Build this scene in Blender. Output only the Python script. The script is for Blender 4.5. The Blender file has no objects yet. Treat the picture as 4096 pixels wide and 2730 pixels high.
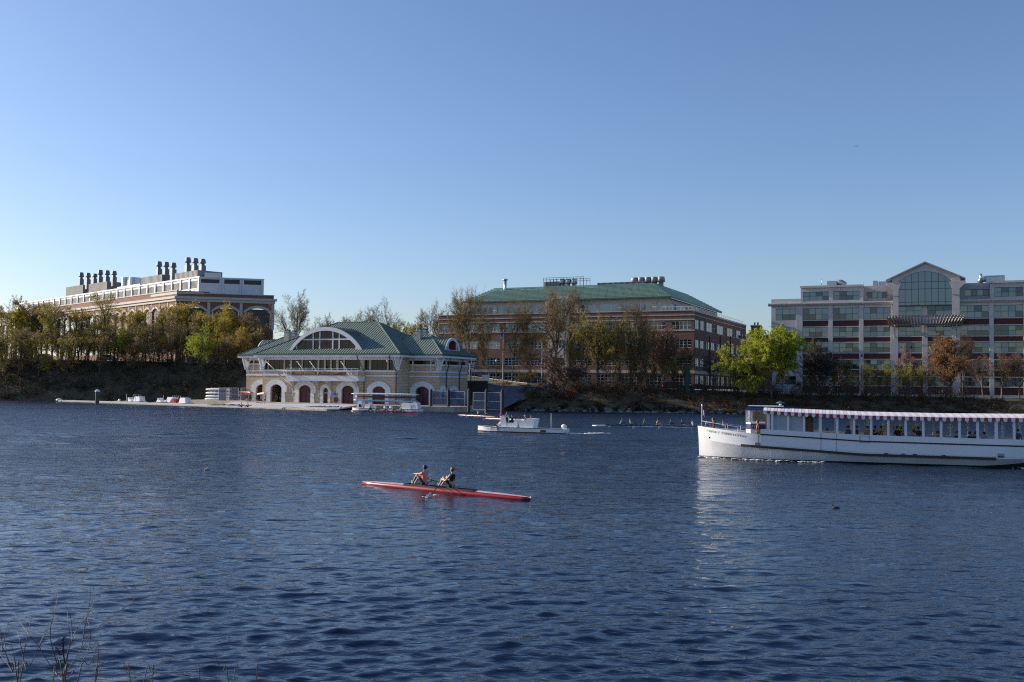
import bpy, bmesh, math, random
import numpy as np
from mathutils import Matrix, Vector
sc = bpy.context.scene
COL = sc.collection
# ---------------------------------------------------------------- camera, world, sun, exposure
F = 3982.0; H = 4.8; PIT = math.atan((1549-1365)/F); ROLL = 0.013
cd = bpy.data.cameras.new('camera'); cam = bpy.data.objects.new('camera', cd); COL.objects.link(cam)
cd.sensor_width = 36; cd.lens = F/4096*36; cd.clip_start = .1; cd.clip_end = 9000
cam.matrix_world = Matrix.Translation((0, 0, H)) @ Matrix.Rotation(math.pi/2+PIT, 4, 'X') @ Matrix.Rotation(ROLL, 4, 'Z')
sc.camera = cam
SUN_A = 20.0; SUN_EL = 19.0          # the sun stands to the left, 20 degrees behind the picture plane
w = bpy.data.worlds.new('World'); sc.world = w; w.use_nodes = True
nt = w.node_tree; nt.nodes.clear()
sky = nt.nodes.new('ShaderNodeTexSky'); sky.sky_type = 'NISHITA'; sky.sun_disc = False
sky.sun_elevation = math.radians(SUN_EL); sky.sun_rotation = math.radians(-90+SUN_A)
sky.air_density = 1.0; sky.dust_density = .8; sky.ozone_density = 3.4; sky.altitude = 10
bg = nt.nodes.new('ShaderNodeBackground'); bg.inputs[1].default_value = .101
ow = nt.nodes.new('ShaderNodeOutputWorld'); wb = nt.nodes.new('ShaderNodeMix'); wb.data_type = 'RGBA'; wb.blend_type = 'MULTIPLY'; wb.inputs[0].default_value = 1; wb.inputs[7].default_value = (.99, .985, 1.09, 1)   # the photograph's cool white balance
nt.links.new(sky.outputs[0], wb.inputs[6]); nt.links.new(wb.outputs[2], bg.inputs[0]); nt.links.new(bg.outputs[0], ow.inputs[0])
sl = bpy.data.lights.new('sun', 'SUN'); sl.energy = 4.8; sl.angle = math.radians(.53); sl.color = (1, .89, .74)
so = bpy.data.objects.new('sun', sl); COL.objects.link(so)
a, e = math.radians(SUN_A), math.radians(SUN_EL)
SDIR = Vector((-math.cos(a)*math.cos(e), math.sin(a)*math.cos(e), math.sin(e)))
so.rotation_euler = SDIR.to_track_quat('Z', 'Y').to_euler()
vs = sc.view_settings; vs.view_transform = 'Standard'; vs.look = 'None'; vs.exposure = .55; vs.gamma = 1; vs.use_curve_mapping = False
sc.cycles.max_bounces = 6; sc.cycles.use_denoising = False; sc.cycles.filter_width = 1.15; sc.cycles.sample_clamp_indirect = 4
# ---------------------------------------------------------------- pixel geometry (4096 px photograph)
def _rx(a): c, s = math.cos(a), math.sin(a); return np.array([[1,0,0],[0,c,-s],[0,s,c]])
def _rz(a): c, s = math.cos(a), math.sin(a); return np.array([[c,-s,0],[s,c,0],[0,0,1]])
RM = _rx(math.pi/2+PIT) @ _rz(ROLL); CP = np.array([0, 0, H])
def ray(px, py): return RM @ np.array([px-2048, 1365-py, -F])
def W(px, py, z=0.): d = ray(px, py); return CP+d*((z-H)/d[2])
def PY(px, py, Y): d = ray(px, py); return CP+d*(Y/d[1])
class Fr:                              # a facade frame: x to the right along it, y into it, z up
    def __init__(s, x, y, z0, yaw):
        s.o = np.array([x, y], float); s.z0 = z0; s.yaw = yaw; a = math.radians(yaw)
        s.ex = np.array([math.cos(a), -math.sin(a)]); s.ey = np.array([math.sin(a), math.cos(a)])
        s.M = Matrix.Translation((x, y, z0)) @ Matrix.Rotation(-a, 4, 'Z')
    def px(s, px, py, dy=0.):
        d = ray(px, py); t = (dy-((CP[:2]-s.o)@s.ey))/(d[:2]@s.ey); p = CP+t*d
        return float((p[:2]-s.o)@s.ex), float(p[2]-s.z0)
    def x(s, px, py, dy=0.): return s.px(px, py, dy)[0]
    def z(s, px, py, dy=0.): return s.px(px, py, dy)[1]
    def w(s, x, y, z=0.): p = s.o+s.ex*x+s.ey*y; return Vector((p[0], p[1], z+s.z0))
    def loc(s, X, Y): v = np.array([X, Y])-s.o; return float(v@s.ex), float(v@s.ey)
    def side(s, x, y=0.): p = s.w(x, y); return Fr(p.x, p.y, s.z0, s.yaw-90)    # frame of the wall that faces right
# ---------------------------------------------------------------- materials
MATS = {}
def mat(name, col, rough=.6, metal=0., var=.12, scale=2.5, bump=0., bscale=None, ior=1.5, stretch=(1,1,1), objcol=False, island=0., emit=0., col2=None):
    if name in MATS: return MATS[name]
    m = bpy.data.materials.new(name); m.use_nodes = True; n = m.node_tree.nodes; L = m.node_tree.links
    b = n['Principled BSDF']; b.inputs['Roughness'].default_value = rough; b.inputs['Metallic'].default_value = metal; b.inputs['IOR'].default_value = ior
    tc = n.new('ShaderNodeTexCoord'); mp = n.new('ShaderNodeMapping'); mp.inputs['Scale'].default_value = stretch
    L.new(tc.outputs['Object'], mp.inputs[0])
    no = n.new('ShaderNodeTexNoise'); no.inputs['Scale'].default_value = scale; no.inputs['Detail'].default_value = 5; no.inputs['Roughness'].default_value = .62
    L.new(mp.outputs[0], no.inputs['Vector'])
    mx = n.new('ShaderNodeMix'); mx.data_type = 'RGBA'; mx.clamp_factor = True
    c = tuple(col); c2 = col2 or tuple(min(1, v*(1+var*1.6)) for v in c); c1 = c if col2 else tuple(v*(1-var*1.6) for v in c)
    mx.inputs[6].default_value = (*c1, 1); mx.inputs[7].default_value = (*c2, 1)
    rp = n.new('ShaderNodeMapRange'); rp.inputs[1].default_value = .32; rp.inputs[2].default_value = .68
    L.new(no.outputs[0], rp.inputs[0]); L.new(rp.outputs[0], mx.inputs[0]); out = mx.outputs[2]
    if objcol:
        oi = n.new('ShaderNodeObjectInfo'); mm = n.new('ShaderNodeMix'); mm.data_type = 'RGBA'; mm.blend_type = 'MULTIPLY'; mm.inputs[0].default_value = 1
        L.new(out, mm.inputs[6]); L.new(oi.outputs['Color'], mm.inputs[7]); out = mm.outputs[2]
    if island:
        ge = n.new('ShaderNodeNewGeometry'); hs = n.new('ShaderNodeHueSaturation'); mr = n.new('ShaderNodeMapRange')
        mr.inputs[3].default_value = 1-island; mr.inputs[4].default_value = 1+island
        L.new(ge.outputs['Random Per Island'], mr.inputs[0]); L.new(mr.outputs[0], hs.inputs['Value'])
        m2 = n.new('ShaderNodeMapRange'); m2.inputs[3].default_value = .5-.04*island; m2.inputs[4].default_value = .5+.03*island
        L.new(ge.outputs['Random Per Island'], m2.inputs[0]); L.new(m2.outputs[0], hs.inputs['Hue']); L.new(out, hs.inputs['Color']); out = hs.outputs[0]
    L.new(out, b.inputs['Base Color'])
    if bump:
        bp = n.new('ShaderNodeBump'); bp.inputs['Strength'].default_value = bump; bp.inputs['Distance'].default_value = .05
        if bscale:
            nb = n.new('ShaderNodeTexNoise'); nb.inputs['Scale'].default_value = bscale; nb.inputs['Detail'].default_value = 3; L.new(mp.outputs[0], nb.inputs['Vector']); L.new(nb.outputs[0], bp.inputs['Height'])
        else: L.new(no.outputs[0], bp.inputs['Height'])
        L.new(bp.outputs[0], b.inputs['Normal'])
    if emit: b.inputs['Emission Color'].default_value = (*c, 1); b.inputs['Emission Strength'].default_value = emit
    MATS[name] = m; return m
def brickmat(name, c1, c2, mortar, sx, sz, mort=.02, bump=.5, off=.5):
    if name in MATS: return MATS[name]
    m = mat(name, c1); n = m.node_tree.nodes; L = m.node_tree.links; b = n['Principled BSDF']; b.inputs['Roughness'].default_value = .85
    tc = n['Texture Coordinate']; se = n.new('ShaderNodeSeparateXYZ'); L.new(tc.outputs['Object'], se.inputs[0]); ad = n.new('ShaderNodeMath'); L.new(se.outputs[0], ad.inputs[0]); L.new(se.outputs[1], ad.inputs[1])
    cb = n.new('ShaderNodeCombineXYZ'); L.new(ad.outputs[0], cb.inputs[0]); L.new(se.outputs[2], cb.inputs[1])
    br = n.new('ShaderNodeTexBrick'); br.offset = off; br.inputs['Scale'].default_value = 1; br.inputs['Brick Width'].default_value = sx; br.inputs['Row Height'].default_value = sz; br.inputs['Mortar Size'].default_value = mort
    br.inputs['Color1'].default_value = (*c1, 1); br.inputs['Color2'].default_value = (*c2, 1); br.inputs['Mortar'].default_value = (*mortar, 1); L.new(cb.outputs[0], br.inputs['Vector'])
    mm = n.new('ShaderNodeMix'); mm.data_type = 'RGBA'; mm.blend_type = 'MULTIPLY'; mm.inputs[0].default_value = 1
    no = n['Noise Texture']; no.inputs['Scale'].default_value = .6; rr = n.new('ShaderNodeMapRange'); rr.inputs[3].default_value = .75; rr.inputs[4].default_value = 1.2; L.new(no.outputs[0], rr.inputs[0])
    L.new(br.outputs['Color'], mm.inputs[6]); L.new(rr.outputs[0], mm.inputs[7]); L.new(mm.outputs[2], b.inputs['Base Color'])
    bp = n.new('ShaderNodeBump'); bp.inputs['Strength'].default_value = bump; bp.inputs['Distance'].default_value = .04; bp.invert = True; L.new(br.outputs['Fac'], bp.inputs['Height']); L.new(bp.outputs[0], b.inputs['Normal'])
    return m
# ---------------------------------------------------------------- mesh builder
class MB:
    def __init__(s): s.v = []; s.f = []; s.m = []
    def add(s, vs, fs, m=0):
        o = len(s.v); s.v += [tuple(map(float, p)) for p in vs]; s.f += [tuple(o+i for i in q) for q in fs]; s.m += [m]*len(fs); return s
    def box(s, x0, x1, y0, y1, z0, z1, m=0):
        return s.add([(x0,y0,z0),(x1,y0,z0),(x1,y1,z0),(x0,y1,z0),(x0,y0,z1),(x1,y0,z1),(x1,y1,z1),(x0,y1,z1)],
                     [(0,3,2,1),(4,5,6,7),(0,1,5,4),(1,2,6,5),(2,3,7,6),(3,0,4,7)], m)
    def hexa(s, lo, hi, m=0):            # two loops of points joined into a closed prism
        k = len(lo); return s.add(list(lo)+list(hi), [tuple(range(k))[::-1], tuple(range(k, 2*k))]+[(i, (i+1)%k, k+(i+1)%k, k+i) for i in range(k)], m)
    def prismy(s, pts, y0, y1, m=0): return s.hexa([(x, y0, z) for x, z in pts], [(x, y1, z) for x, z in pts], m)
    def prismx(s, pts, x0, x1, m=0): return s.hexa([(x0, y, z) for y, z in pts], [(x1, y, z) for y, z in pts], m)
    def prismz(s, pts, z0, z1, m=0): return s.hexa([(x, y, z0) for x, y in pts], [(x, y, z1) for x, y in pts], m)
    def beam(s, p, q, w, h=None, m=0):   # a square bar between two points
        h = h or w; p, q = Vector(p), Vector(q); d = (q-p).normalized(); up = Vector((0, 0, 1)) if abs(d.z) < .95 else Vector((1, 0, 0))
        a = d.cross(up).normalized()*w/2; b = a.cross(d).normalized()*h/2
        return s.hexa([p-a-b, p+a-b, p+a+b, p-a+b], [q-a-b, q+a-b, q+a+b, q-a+b], m)
    def tube(s, pts, rad, n=8, m=0, cap=True, sq=1.):
        pts = [Vector(p) for p in pts]; k = len(pts); rad = [rad]*k if not hasattr(rad, '__len__') else rad; o = len(s.v); prev = None
        for i, p in enumerate(pts):
            d = (pts[min(i+1, k-1)]-pts[max(i-1, 0)]).normalized(); up = Vector((0, 0, 1)) if abs(d.z) < .9 else Vector((0, 1, 0))
            a = d.cross(up).normalized() if prev is None else (prev-d*prev.dot(d)).normalized(); prev = a; b = d.cross(a)
            for j in range(n):
                t = 2*math.pi*j/n; s.v.append(tuple(p+(a*math.cos(t)+b*math.sin(t)*sq)*rad[i]))
        fs = [(o+i*n+j, o+i*n+(j+1)%n, o+(i+1)*n+(j+1)%n, o+(i+1)*n+j) for i in range(k-1) for j in range(n)]
        if cap: fs += [tuple(o+j for j in range(n))[::-1], tuple(o+(k-1)*n+j for j in range(n))]
        s.f += fs; s.m += [m]*len(fs); return s
    def lathe(s, prof, n=16, c=(0,0,0), m=0): return s.tube([(c[0], c[1], c[2]+z) for r, z in prof], [max(r, .001) for r, z in prof], n, m)
    def ell(s, c, r, nu=10, nv=7, m=0):
        vs = []; fs = []
        for i in range(nv+1):
            t = math.pi*i/nv
            for j in range(nu): u = 2*math.pi*j/nu; vs.append((c[0]+r[0]*math.sin(t)*math.cos(u), c[1]+r[1]*math.sin(t)*math.sin(u), c[2]-r[2]*math.cos(t)))
        for i in range(nv):
            for j in range(nu): fs.append((i*nu+j, i*nu+(j+1)%nu, (i+1)*nu+(j+1)%nu, (i+1)*nu+j))
        return s.add(vs, fs, m)
    def loft(s, rings, m=0, close=True, cap=True):
        k = len(rings[0]); o = len(s.v)
        for r in rings: s.v += [tuple(map(float, p)) for p in r]
        kk = k if close else k-1; fs = [(o+i*k+j, o+i*k+(j+1)%k, o+(i+1)*k+(j+1)%k, o+(i+1)*k+j) for i in range(len(rings)-1) for j in range(kk)]
        if cap: fs += [tuple(o+j for j in range(k))[::-1], tuple(o+(len(rings)-1)*k+j for j in range(k))]
        s.f += fs; s.m += [m]*len(fs); return s
    def wall(s, x0, x1, z0, z1, y, holes=(), dep=.3, m=0):    # a facade sheet with reveals; hole = (x0,x1,z0,z1[,arch rise])
        hs = [(h+(0,))[:5] for h in map(tuple, holes)]
        xs = sorted({x0, x1, *[min(max(v, x0), x1) for h in hs for v in h[:2]]}); zs = sorted({z0, z1, *[min(max(v, z0), z1) for h in hs for v in h[2:4]]})
        for i in range(len(xs)-1):
            for j in range(len(zs)-1):
                cx, cz = (xs[i]+xs[i+1])/2, (zs[j]+zs[j+1])/2
                if any(h[0] < cx < h[1] and h[2] < cz < h[3] for h in hs): continue
                s.add([(xs[i],y,zs[j]),(xs[i+1],y,zs[j]),(xs[i+1],y,zs[j+1]),(xs[i],y,zs[j+1])], [(0,1,2,3)], m)
        for a, b, c, d, r in hs:
            s.add([(a,y,c),(a,y+dep,c),(a,y+dep,d-r),(a,y,d-r),(b,y,c),(b,y+dep,c),(b,y+dep,d-r),(b,y,d-r)], [(0,1,2,3),(4,7,6,5),(0,4,5,1)], m)
            if r:
                ar = arcpts(a, b, d-r, r, 10)
                for (xa, za), (xb, zb) in zip(ar, ar[1:]):
                    s.add([(xa,y,za),(xb,y,zb),(xb,y,d),(xa,y,d),(xa,y+dep,za),(xb,y+dep,zb)], [(0,1,2,3),(0,4,5,1)], m)
            else: s.add([(a,y,d),(b,y,d),(b,y+dep,d),(a,y+dep,d)], [(0,1,2,3)], m)
        return s
    def band(s, inner, outer, y0, y1, m=0):   # strip between two open outlines in xz, with thickness
        for (a, b), (c, d) in zip(zip(inner, inner[1:]), zip(outer, outer[1:])):
            s.hexa([(a[0],y0,a[1]),(b[0],y0,b[1]),(d[0],y0,d[1]),(c[0],y0,c[1])], [(a[0],y1,a[1]),(b[0],y1,b[1]),(d[0],y1,d[1]),(c[0],y1,c[1])], m)
        return s
    def mesh(s, name, mats, smooth=False):
        me = bpy.data.meshes.new(name); me.from_pydata(s.v, [], s.f)
        for mt in (mats if isinstance(mats, (list, tuple)) else [mats]): me.materials.append(mt)
        if any(s.m): me.polygons.foreach_set('material_index', s.m)
        if smooth: me.polygons.foreach_set('use_smooth', [True]*len(s.f))
        me.update(); return me
    def build(s, name, mats, parent=None, smooth=False, M=None, kind=None):
        return link(name, s.mesh(name, mats, smooth), parent, M, kind)
def link(name, me, parent=None, M=None, kind=None):
    o = bpy.data.objects.new(name, me); COL.objects.link(o)
    if parent: o.parent = parent
    if M is not None: o.matrix_basis = M
    if kind: o['kind'] = kind
    return o
def arcpts(a, b, zs, r, n=10):     # circular segment from (a,zs) to (b,zs) with rise r
    hw = (b-a)/2; R = (hw*hw+r*r)/(2*r); cz = zs+r-R; t0 = math.asin(min(1, hw/R)); t0 = t0 if r <= hw else math.pi-t0
    return [((a+b)/2+R*math.sin(t), cz+R*math.cos(t)) for t in [-t0+2*t0*i/n for i in range(n+1)]]
def tag(o, label, cat, group=None):
    o['label'] = label; o['category'] = cat
    if group: o['group'] = group
    return o
def thing(name, label, cat, M=None, group=None):
    o = bpy.data.objects.new(name, None); COL.objects.link(o); o.empty_display_size = .3
    if M is not None: o.matrix_basis = M
    return tag(o, label, cat, group)
def T(x, y, z=0, rz=0): return Matrix.Translation((x, y, z)) @ Matrix.Rotation(rz, 4, 'Z')
def copy_tree(o, M=None, parent=None):
    c = o.copy(); COL.objects.link(c); c.parent = parent
    if M is not None: c.matrix_basis = M
    for ch in o.children: copy_tree(ch, None, c)
    return c
def text(name, body, size, m, parent, M, ext=.006, align='LEFT', sx=1.):
    c = bpy.data.curves.new(name, 'FONT'); c.body = body; c.size = size; c.extrude = ext; c.align_x = align
    t = bpy.data.objects.new(name, c); COL.objects.link(t); bpy.context.view_layer.update()
    me = bpy.data.meshes.new_from_object(t.evaluated_get(bpy.context.evaluated_depsgraph_get())); bpy.data.objects.remove(t)
    me.materials.clear(); me.materials.append(m); me.name = name
    return link(name, me, parent, M @ Matrix.Rotation(math.pi/2, 4, 'X') @ Matrix.Diagonal((sx, 1, 1, 1)))
# palette
WHITE = mat('white paint', (.74,.75,.76), .45, var=.05); TRIM = mat('white trim', (.68,.69,.72), .55, var=.07, scale=1.2)
DARK = mat('unlit interior black', (.012,.012,.014), .8); BLACK = mat('black metal', (.02,.02,.022), .45); GREYM = mat('grey metal', (.32,.33,.35), .42, .6, var=.15)  # DARK puts the shade of unlit interiors into a near-black colour
STEEL = mat('galvanised steel', (.5,.51,.53), .35, .85, var=.12); MAROON = mat('maroon paint', (.11,.018,.026), .5, var=.15); WOODB = mat('brown wood', (.13,.07,.035), .7, var=.3)
RED = mat('red gelcoat', (.24,.004,.006), .3, var=.1); RUBBER = mat('rubber', (.02,.02,.02), .7); GLASS = mat('window glass', (.008,.012,.014), .04, var=.2, ior=1.42, bump=.03, bscale=.5)
GLASST = mat('coated teal glass', (.012,.06,.08), .03, var=.25, scale=.15, ior=2.45, bump=.05, bscale=.35); GOLD = mat('gold letters', (.62,.42,.14), .35, .5)
NAVY = mat('navy paint', (.02,.035,.13), .35); CREAM = mat('cream gelcoat', (.6,.57,.5), .35, var=.06)
# ---------------------------------------------------------------- terrain
XI = [-400,-260,-160,-123,-93,-60,-40,-20,-5,3,20,42,60,120,400]
EDGE = [258,252,246,242,238,232,226,216,205,199.5,199,198,196,192,185]
CR_Z = [10,10,10.3,10.2,10,9.6,9.2,8.4,6.6,5.6,5.0,4.5,3.9,3.7,3.6]
CR_W = [16,16,15,15,15,16,20,24,22,13,12,12,12,13,14]
def edge(x): return float(np.interp(x, XI, EDGE))
def gz(x, y):
    e = np.interp(x, XI, EDGE); z = np.interp(x, XI, CR_Z); wd = np.interp(x, XI, CR_W); t = np.clip((y-e)/wd, -.3, 1)
    s = np.where(t < 0, t*4, z*(.12*np.minimum(t*8, 1)+.88*np.clip((t-.06)/.94, 0, 1)**.9))
    return float(s) if np.ndim(s) == 0 else s
def terrain():
    xs = np.concatenate([np.linspace(-2500, -420, 12), np.linspace(-400, 400, 401), np.linspace(420, 2500, 12)])
    ts = np.concatenate([np.linspace(-.25, 1.02, 26), [1.2, 1.6, 2.5, 4, 7, 12, 25, 60, 200]])
    rng = np.random.RandomState(3); V = []
    for x in xs:
        e = np.interp(x, XI, EDGE); wd = np.interp(x, XI, CR_W)
        for t in ts:
            y = e+t*wd; z = gz(x, y)
            if 0 < t < 1: z += .18*math.sin(x*.9+t*7)*math.sin(x*.37+2*t)+.08*rng.randn(); y += .25*rng.randn()
            V.append((x, y, z-.02))
    k = len(ts); Fs = [(i*k+j, (i+1)*k+j, (i+1)*k+j+1, i*k+j+1) for i in range(len(xs)-1) for j in range(k-1)]
    m = MB(); m.v = V; m.f = Fs; m.m = [0]*len(Fs)
    g = mat('bank soil', (.075,.055,.035), .95, var=.4, scale=.8, col2=(.10,.085,.04), bump=.8, bscale=3)
    o = m.build('river_bank', g, smooth=True); o['kind'] = 'structure'
terrain()
def near_bank():
    m = MB(); V = []; xs = np.linspace(-120, 120, 61); ys = [-300, -60, -20, -6, -1, 2, 4.5, 7, 9.5, 11]
    zs = [3.3, 3.3, 3.2, 3.2, 3.1, 2.7, 1.9, 1.0, .1, -.8]
    for x in xs:
        for y, z in zip(ys, zs): V.append((x, y+.3*math.sin(x*.7), z+.08*math.sin(x*1.7+y)))
    k = len(ys); m.v = V; m.f = [(i*k+j, (i+1)*k+j, (i+1)*k+j+1, i*k+j+1) for i in range(60) for j in range(k-1)]; m.m = [0]*len(m.f)
    m.build('near_bank', mat('near bank grass', (.06,.07,.03), .95, var=.4, scale=1.5, bump=.6, bscale=6), smooth=True, kind='structure')
near_bank()
# ---------------------------------------------------------------- water: one sheet of real waves that grows coarser with distance
def water():
    ys = [6.0, 8., 10., 11.5]
    while ys[-1] < 215: ys.append(ys[-1]*1.0041)
    while ys[-1] < 290: ys.append(ys[-1]*1.02)
    ys = np.array([-60, -20, 2]+ys); ud = np.linspace(-.67, .67, 620); uc = np.array([.71,.85,1,1.3,1.8,2.6,4,7,12.])
    us = np.concatenate([-uc[::-1], ud, uc]); hw = np.maximum(ys, 6)*.85+1.
    X = us[None, :]*hw[:, None]; Y = np.repeat(ys[:, None], len(us), 1); Z = np.zeros_like(X); DX = np.zeros_like(X); DY = np.zeros_like(X)
    rng = np.random.RandomState(11); N = 96
    gust = np.clip(.80+.22*np.sin(X*.075+Y*.045+1)*np.sin(Y*.06-X*.03)+.14*np.sin(X*.23-Y*.19)+.12*np.sin(X*.05-Y*.31+.6*np.sin(X*.12)), .35, 1.3)
    for i in range(N):
        lam = .13*(9.)**(i/(N-1)) * rng.uniform(.9, 1.1); k = 2*math.pi/lam
        th = math.radians(-76)+rng.randn()*(.42 if lam > 1 else .62); kx, ky = k*math.cos(th), k*math.sin(th); ph = rng.uniform(0, 6.28)
        slope = .034*min(1, (lam/.26)**.35) if lam < .45 else .034*(.45/lam)**.8
        A = slope/k; P = kx*X+ky*Y+ph
        # drop waves that the local grid cannot carry
        cell = np.maximum(hw[:, None]*1.34/620, np.gradient(ys)[:, None]); fade = np.clip((lam/cell-2.5)/3., 0, 1)
        s, c = np.sin(P), np.cos(P); g = fade*gust
        Z += A*c*g; q = .9*A*g; DX -= q*s*kx/k; DY -= q*s*ky/k
    for i in range(40):          # longer wind waves, grown by the fetch towards the far side
        lam = rng.uniform(1.5, 4.2); k = 2*math.pi/lam; th = math.radians(-76)+rng.randn()*.5; kx, ky = k*math.cos(th), k*math.sin(th); P = kx*X+ky*Y+rng.uniform(0, 6.28)
        fade = np.clip((lam/cell-2.2)/2., 0, 1)*np.clip(.25+.75*(Y-30)/60, .25, 1)*gust; A = .020/k; Z += A*np.cos(P)*fade
    far = np.clip((212-Y)/14, 0, 1); inner = np.clip((.70-np.abs(us))/.04, 0, 1)[None, :]*np.clip((Y-4)/3, 0, 1)
    V = np.stack([X+DX*far*inner, Y+DY*far*inner, Z*far*inner], -1).reshape(-1, 3); n, k = X.shape
    idx = np.arange(n*k).reshape(n, k); q = np.stack([idx[:-1,:-1], idx[:-1,1:], idx[1:,1:], idx[1:,:-1]], -1).reshape(-1, 4)
    me = bpy.data.meshes.new('water'); me.vertices.add(len(V)); me.vertices.foreach_set('co', V.ravel()); me.loops.add(q.size); me.loops.foreach_set('vertex_index', q.ravel().astype(np.int32))
    me.polygons.add(len(q)); me.polygons.foreach_set('loop_start', np.arange(0, q.size, 4, dtype=np.int32)); me.polygons.foreach_set('use_smooth', np.ones(len(q), bool)); me.update(); me.validate()
    m = bpy.data.materials.new('river water'); m.use_nodes = True; nn = m.node_tree.nodes; L = m.node_tree.links; b = nn['Principled BSDF']
    b.inputs['Base Color'].default_value = (.005, .015, .040, 1); b.inputs['Roughness'].default_value = .06; b.inputs['IOR'].default_value = 1.33
    tc = nn.new('ShaderNodeTexCoord'); prev = None
    sy = nn.new('ShaderNodeSeparateXYZ'); L.new(tc.outputs['Object'], sy.inputs[0]); fd = nn.new('ShaderNodeMapRange'); fd.inputs[1].default_value = 35; fd.inputs[2].default_value = 120; fd.inputs[3].default_value = 1; fd.inputs[4].default_value = 5.0; L.new(sy.outputs[1], fd.inputs[0])   # bump stands in for the ripples the coarser far mesh drops
    for sc_, st, dist, stren in ((1.5, (.5, 1.3, 1), .045, .8), (5.0, (.6, 1.3, 1), .012, .75), (15., (.7, 1.2, 1), .0035, .6)):
        mp = nn.new('ShaderNodeMapping'); mp.inputs['Scale'].default_value = st; mp.inputs['Rotation'].default_value = (0, 0, math.radians(-12)); L.new(tc.outputs['Object'], mp.inputs[0])
        no = nn.new('ShaderNodeTexNoise'); no.inputs['Scale'].default_value = sc_; no.inputs['Detail'].default_value = 2; no.inputs['Distortion'].default_value = .6; L.new(mp.outputs[0], no.inputs['Vector'])
        bp = nn.new('ShaderNodeBump'); bp.inputs['Strength'].default_value = stren; ml = nn.new('ShaderNodeMath'); ml.operation = 'MULTIPLY'; ml.inputs[1].default_value = dist*2; L.new(fd.outputs[0], ml.inputs[0]); L.new(ml.outputs[0], bp.inputs['Distance']); L.new(no.outputs[0], bp.inputs['Height'])
        if prev: L.new(prev.outputs[0], bp.inputs['Normal'])
        prev = bp
    L.new(prev.outputs[0], b.inputs['Normal']); me.materials.append(m)
    # sub-pixel chop reads as roughness with distance, broken by wind lanes
    rr = nn.new('ShaderNodeMapRange'); rr.inputs[1].default_value = 35; rr.inputs[2].default_value = 125; rr.inputs[3].default_value = .05; rr.inputs[4].default_value = .30; L.new(sy.outputs[1], rr.inputs[0])
    mp = nn.new('ShaderNodeMapping'); mp.inputs['Scale'].default_value = (.03, .14, 1); mp.inputs['Rotation'].default_value = (0, 0, math.radians(-8)); L.new(tc.outputs['Object'], mp.inputs[0])
    no = nn.new('ShaderNodeTexNoise'); no.inputs['Scale'].default_value = 1; no.inputs['Detail'].default_value = 4; L.new(mp.outputs[0], no.inputs['Vector']); lr_ = nn.new('ShaderNodeMapRange'); lr_.inputs[1].default_value = .35; lr_.inputs[2].default_value = .65; lr_.inputs[3].default_value = .55; lr_.inputs[4].default_value = 1.35; L.new(no.outputs[0], lr_.inputs[0])
    mu = nn.new('ShaderNodeMath'); mu.operation = 'MULTIPLY'; L.new(rr.outputs[0], mu.inputs[0]); L.new(lr_.outputs[0], mu.inputs[1]); L.new(mu.outputs[0], b.inputs['Roughness'])
    link('water', me, kind='structure')
water()
# ---------------------------------------------------------------- boathouse
p = PY(1500, 1613, 200); BH = Fr(p[0], p[1], 1.0, 25)     # local z counts from the apron
TAN = brickmat('tan block wall', (.60,.48,.345), (.54,.43,.305), (.40,.32,.23), 1.1, .30, .025, .9)
TANP = mat('tan panel', (.52,.42,.31), .8, var=.08); ROOFP = mat('pale green roof metal', (.235,.275,.23), .6, 0, var=.1, scale=1.2, bump=.15, bscale=1.5); ROOFR = mat('shadowed green seam', (.018,.06,.045), .5); GUT = mat('dark green gutter', (.03,.085,.085), .4)  # ROOFR is a darker green with the seam shadows in its colour
ROOFP.node_tree.nodes['Principled BSDF'].inputs['Specular IOR Level'].default_value = .15; DOORM = mat('maroon door', (.085,.014,.022), .5, var=.18); SASH = mat('maroon sash', (.075,.012,.016), .5)
MBH = BH.M
def clip(poly, a, b, c):      # keep a*u+b*v<=c
    out = []
    for i, p in enumerate(poly):
        q = poly[(i+1) % len(poly)]; dp, dq = a*p[0]+b*p[1]-c, a*q[0]+b*q[1]-c
        if dp <= 0: out.append(p)
        if dp*dq < 0: t = dp/(dp-dq); out.append((p[0]+(q[0]-p[0])*t, p[1]+(q[1]-p[1])*t))
    return out
def roof_plane(poly, parent, width=.62, base=True, name='roof_panel'):
    P = [Vector(q) for q in poly]; n = (P[1]-P[0]).cross(P[2]-P[0]).normalized()
    if n.z < 0: n = -n
    eu = Vector((0, 0, 1)).cross(n).normalized(); ev = n.cross(eu); o = P[0]
    uv = [((q-o).dot(eu), (q-o).dot(ev)) for q in P]; u0, u1 = min(q[0] for q in uv), max(q[0] for q in uv); k = max(1, round((u1-u0)/width)); dw = (u1-u0)/k
    pt = lambda u, v, h=0: o+eu*u+ev*v+n*h
    for i in range(k):
        a, b = u0+i*dw, u0+(i+1)*dw; c = clip(clip(uv, 1, 0, b-.004), -1, 0, -(a+.004))
        if len(c) < 3: continue
        m = MB(); m.hexa([pt(u, v, -.12) for u, v in c], [pt(u, v, 0) for u, v in c], 0)
        e = a+.09; r = clip(clip(uv, 1, 0, e+.08), -1, 0, -(e-.08))
        if len(r) >= 3: m.hexa([pt(u, v, 0) for u, v in r], [pt(u, v, .045) for u, v in r], 1)
        m.build(name, [ROOFP, ROOFR], parent)
bh = thing('boathouse', 'tan and white boathouse with seamed green hip roof, arched dormer and maroon doors', 'boathouse', MBH)
def bpart(name, mb, mats, parent=None, smooth=False): return mb.build(name, mats, parent or bh, smooth)
X0, X1, XL, XR, WY, ZE = -28.3, 5.1, -36.4, 12.1, 4.5, 9.45
YB = 21.0; WB = 16.5
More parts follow.
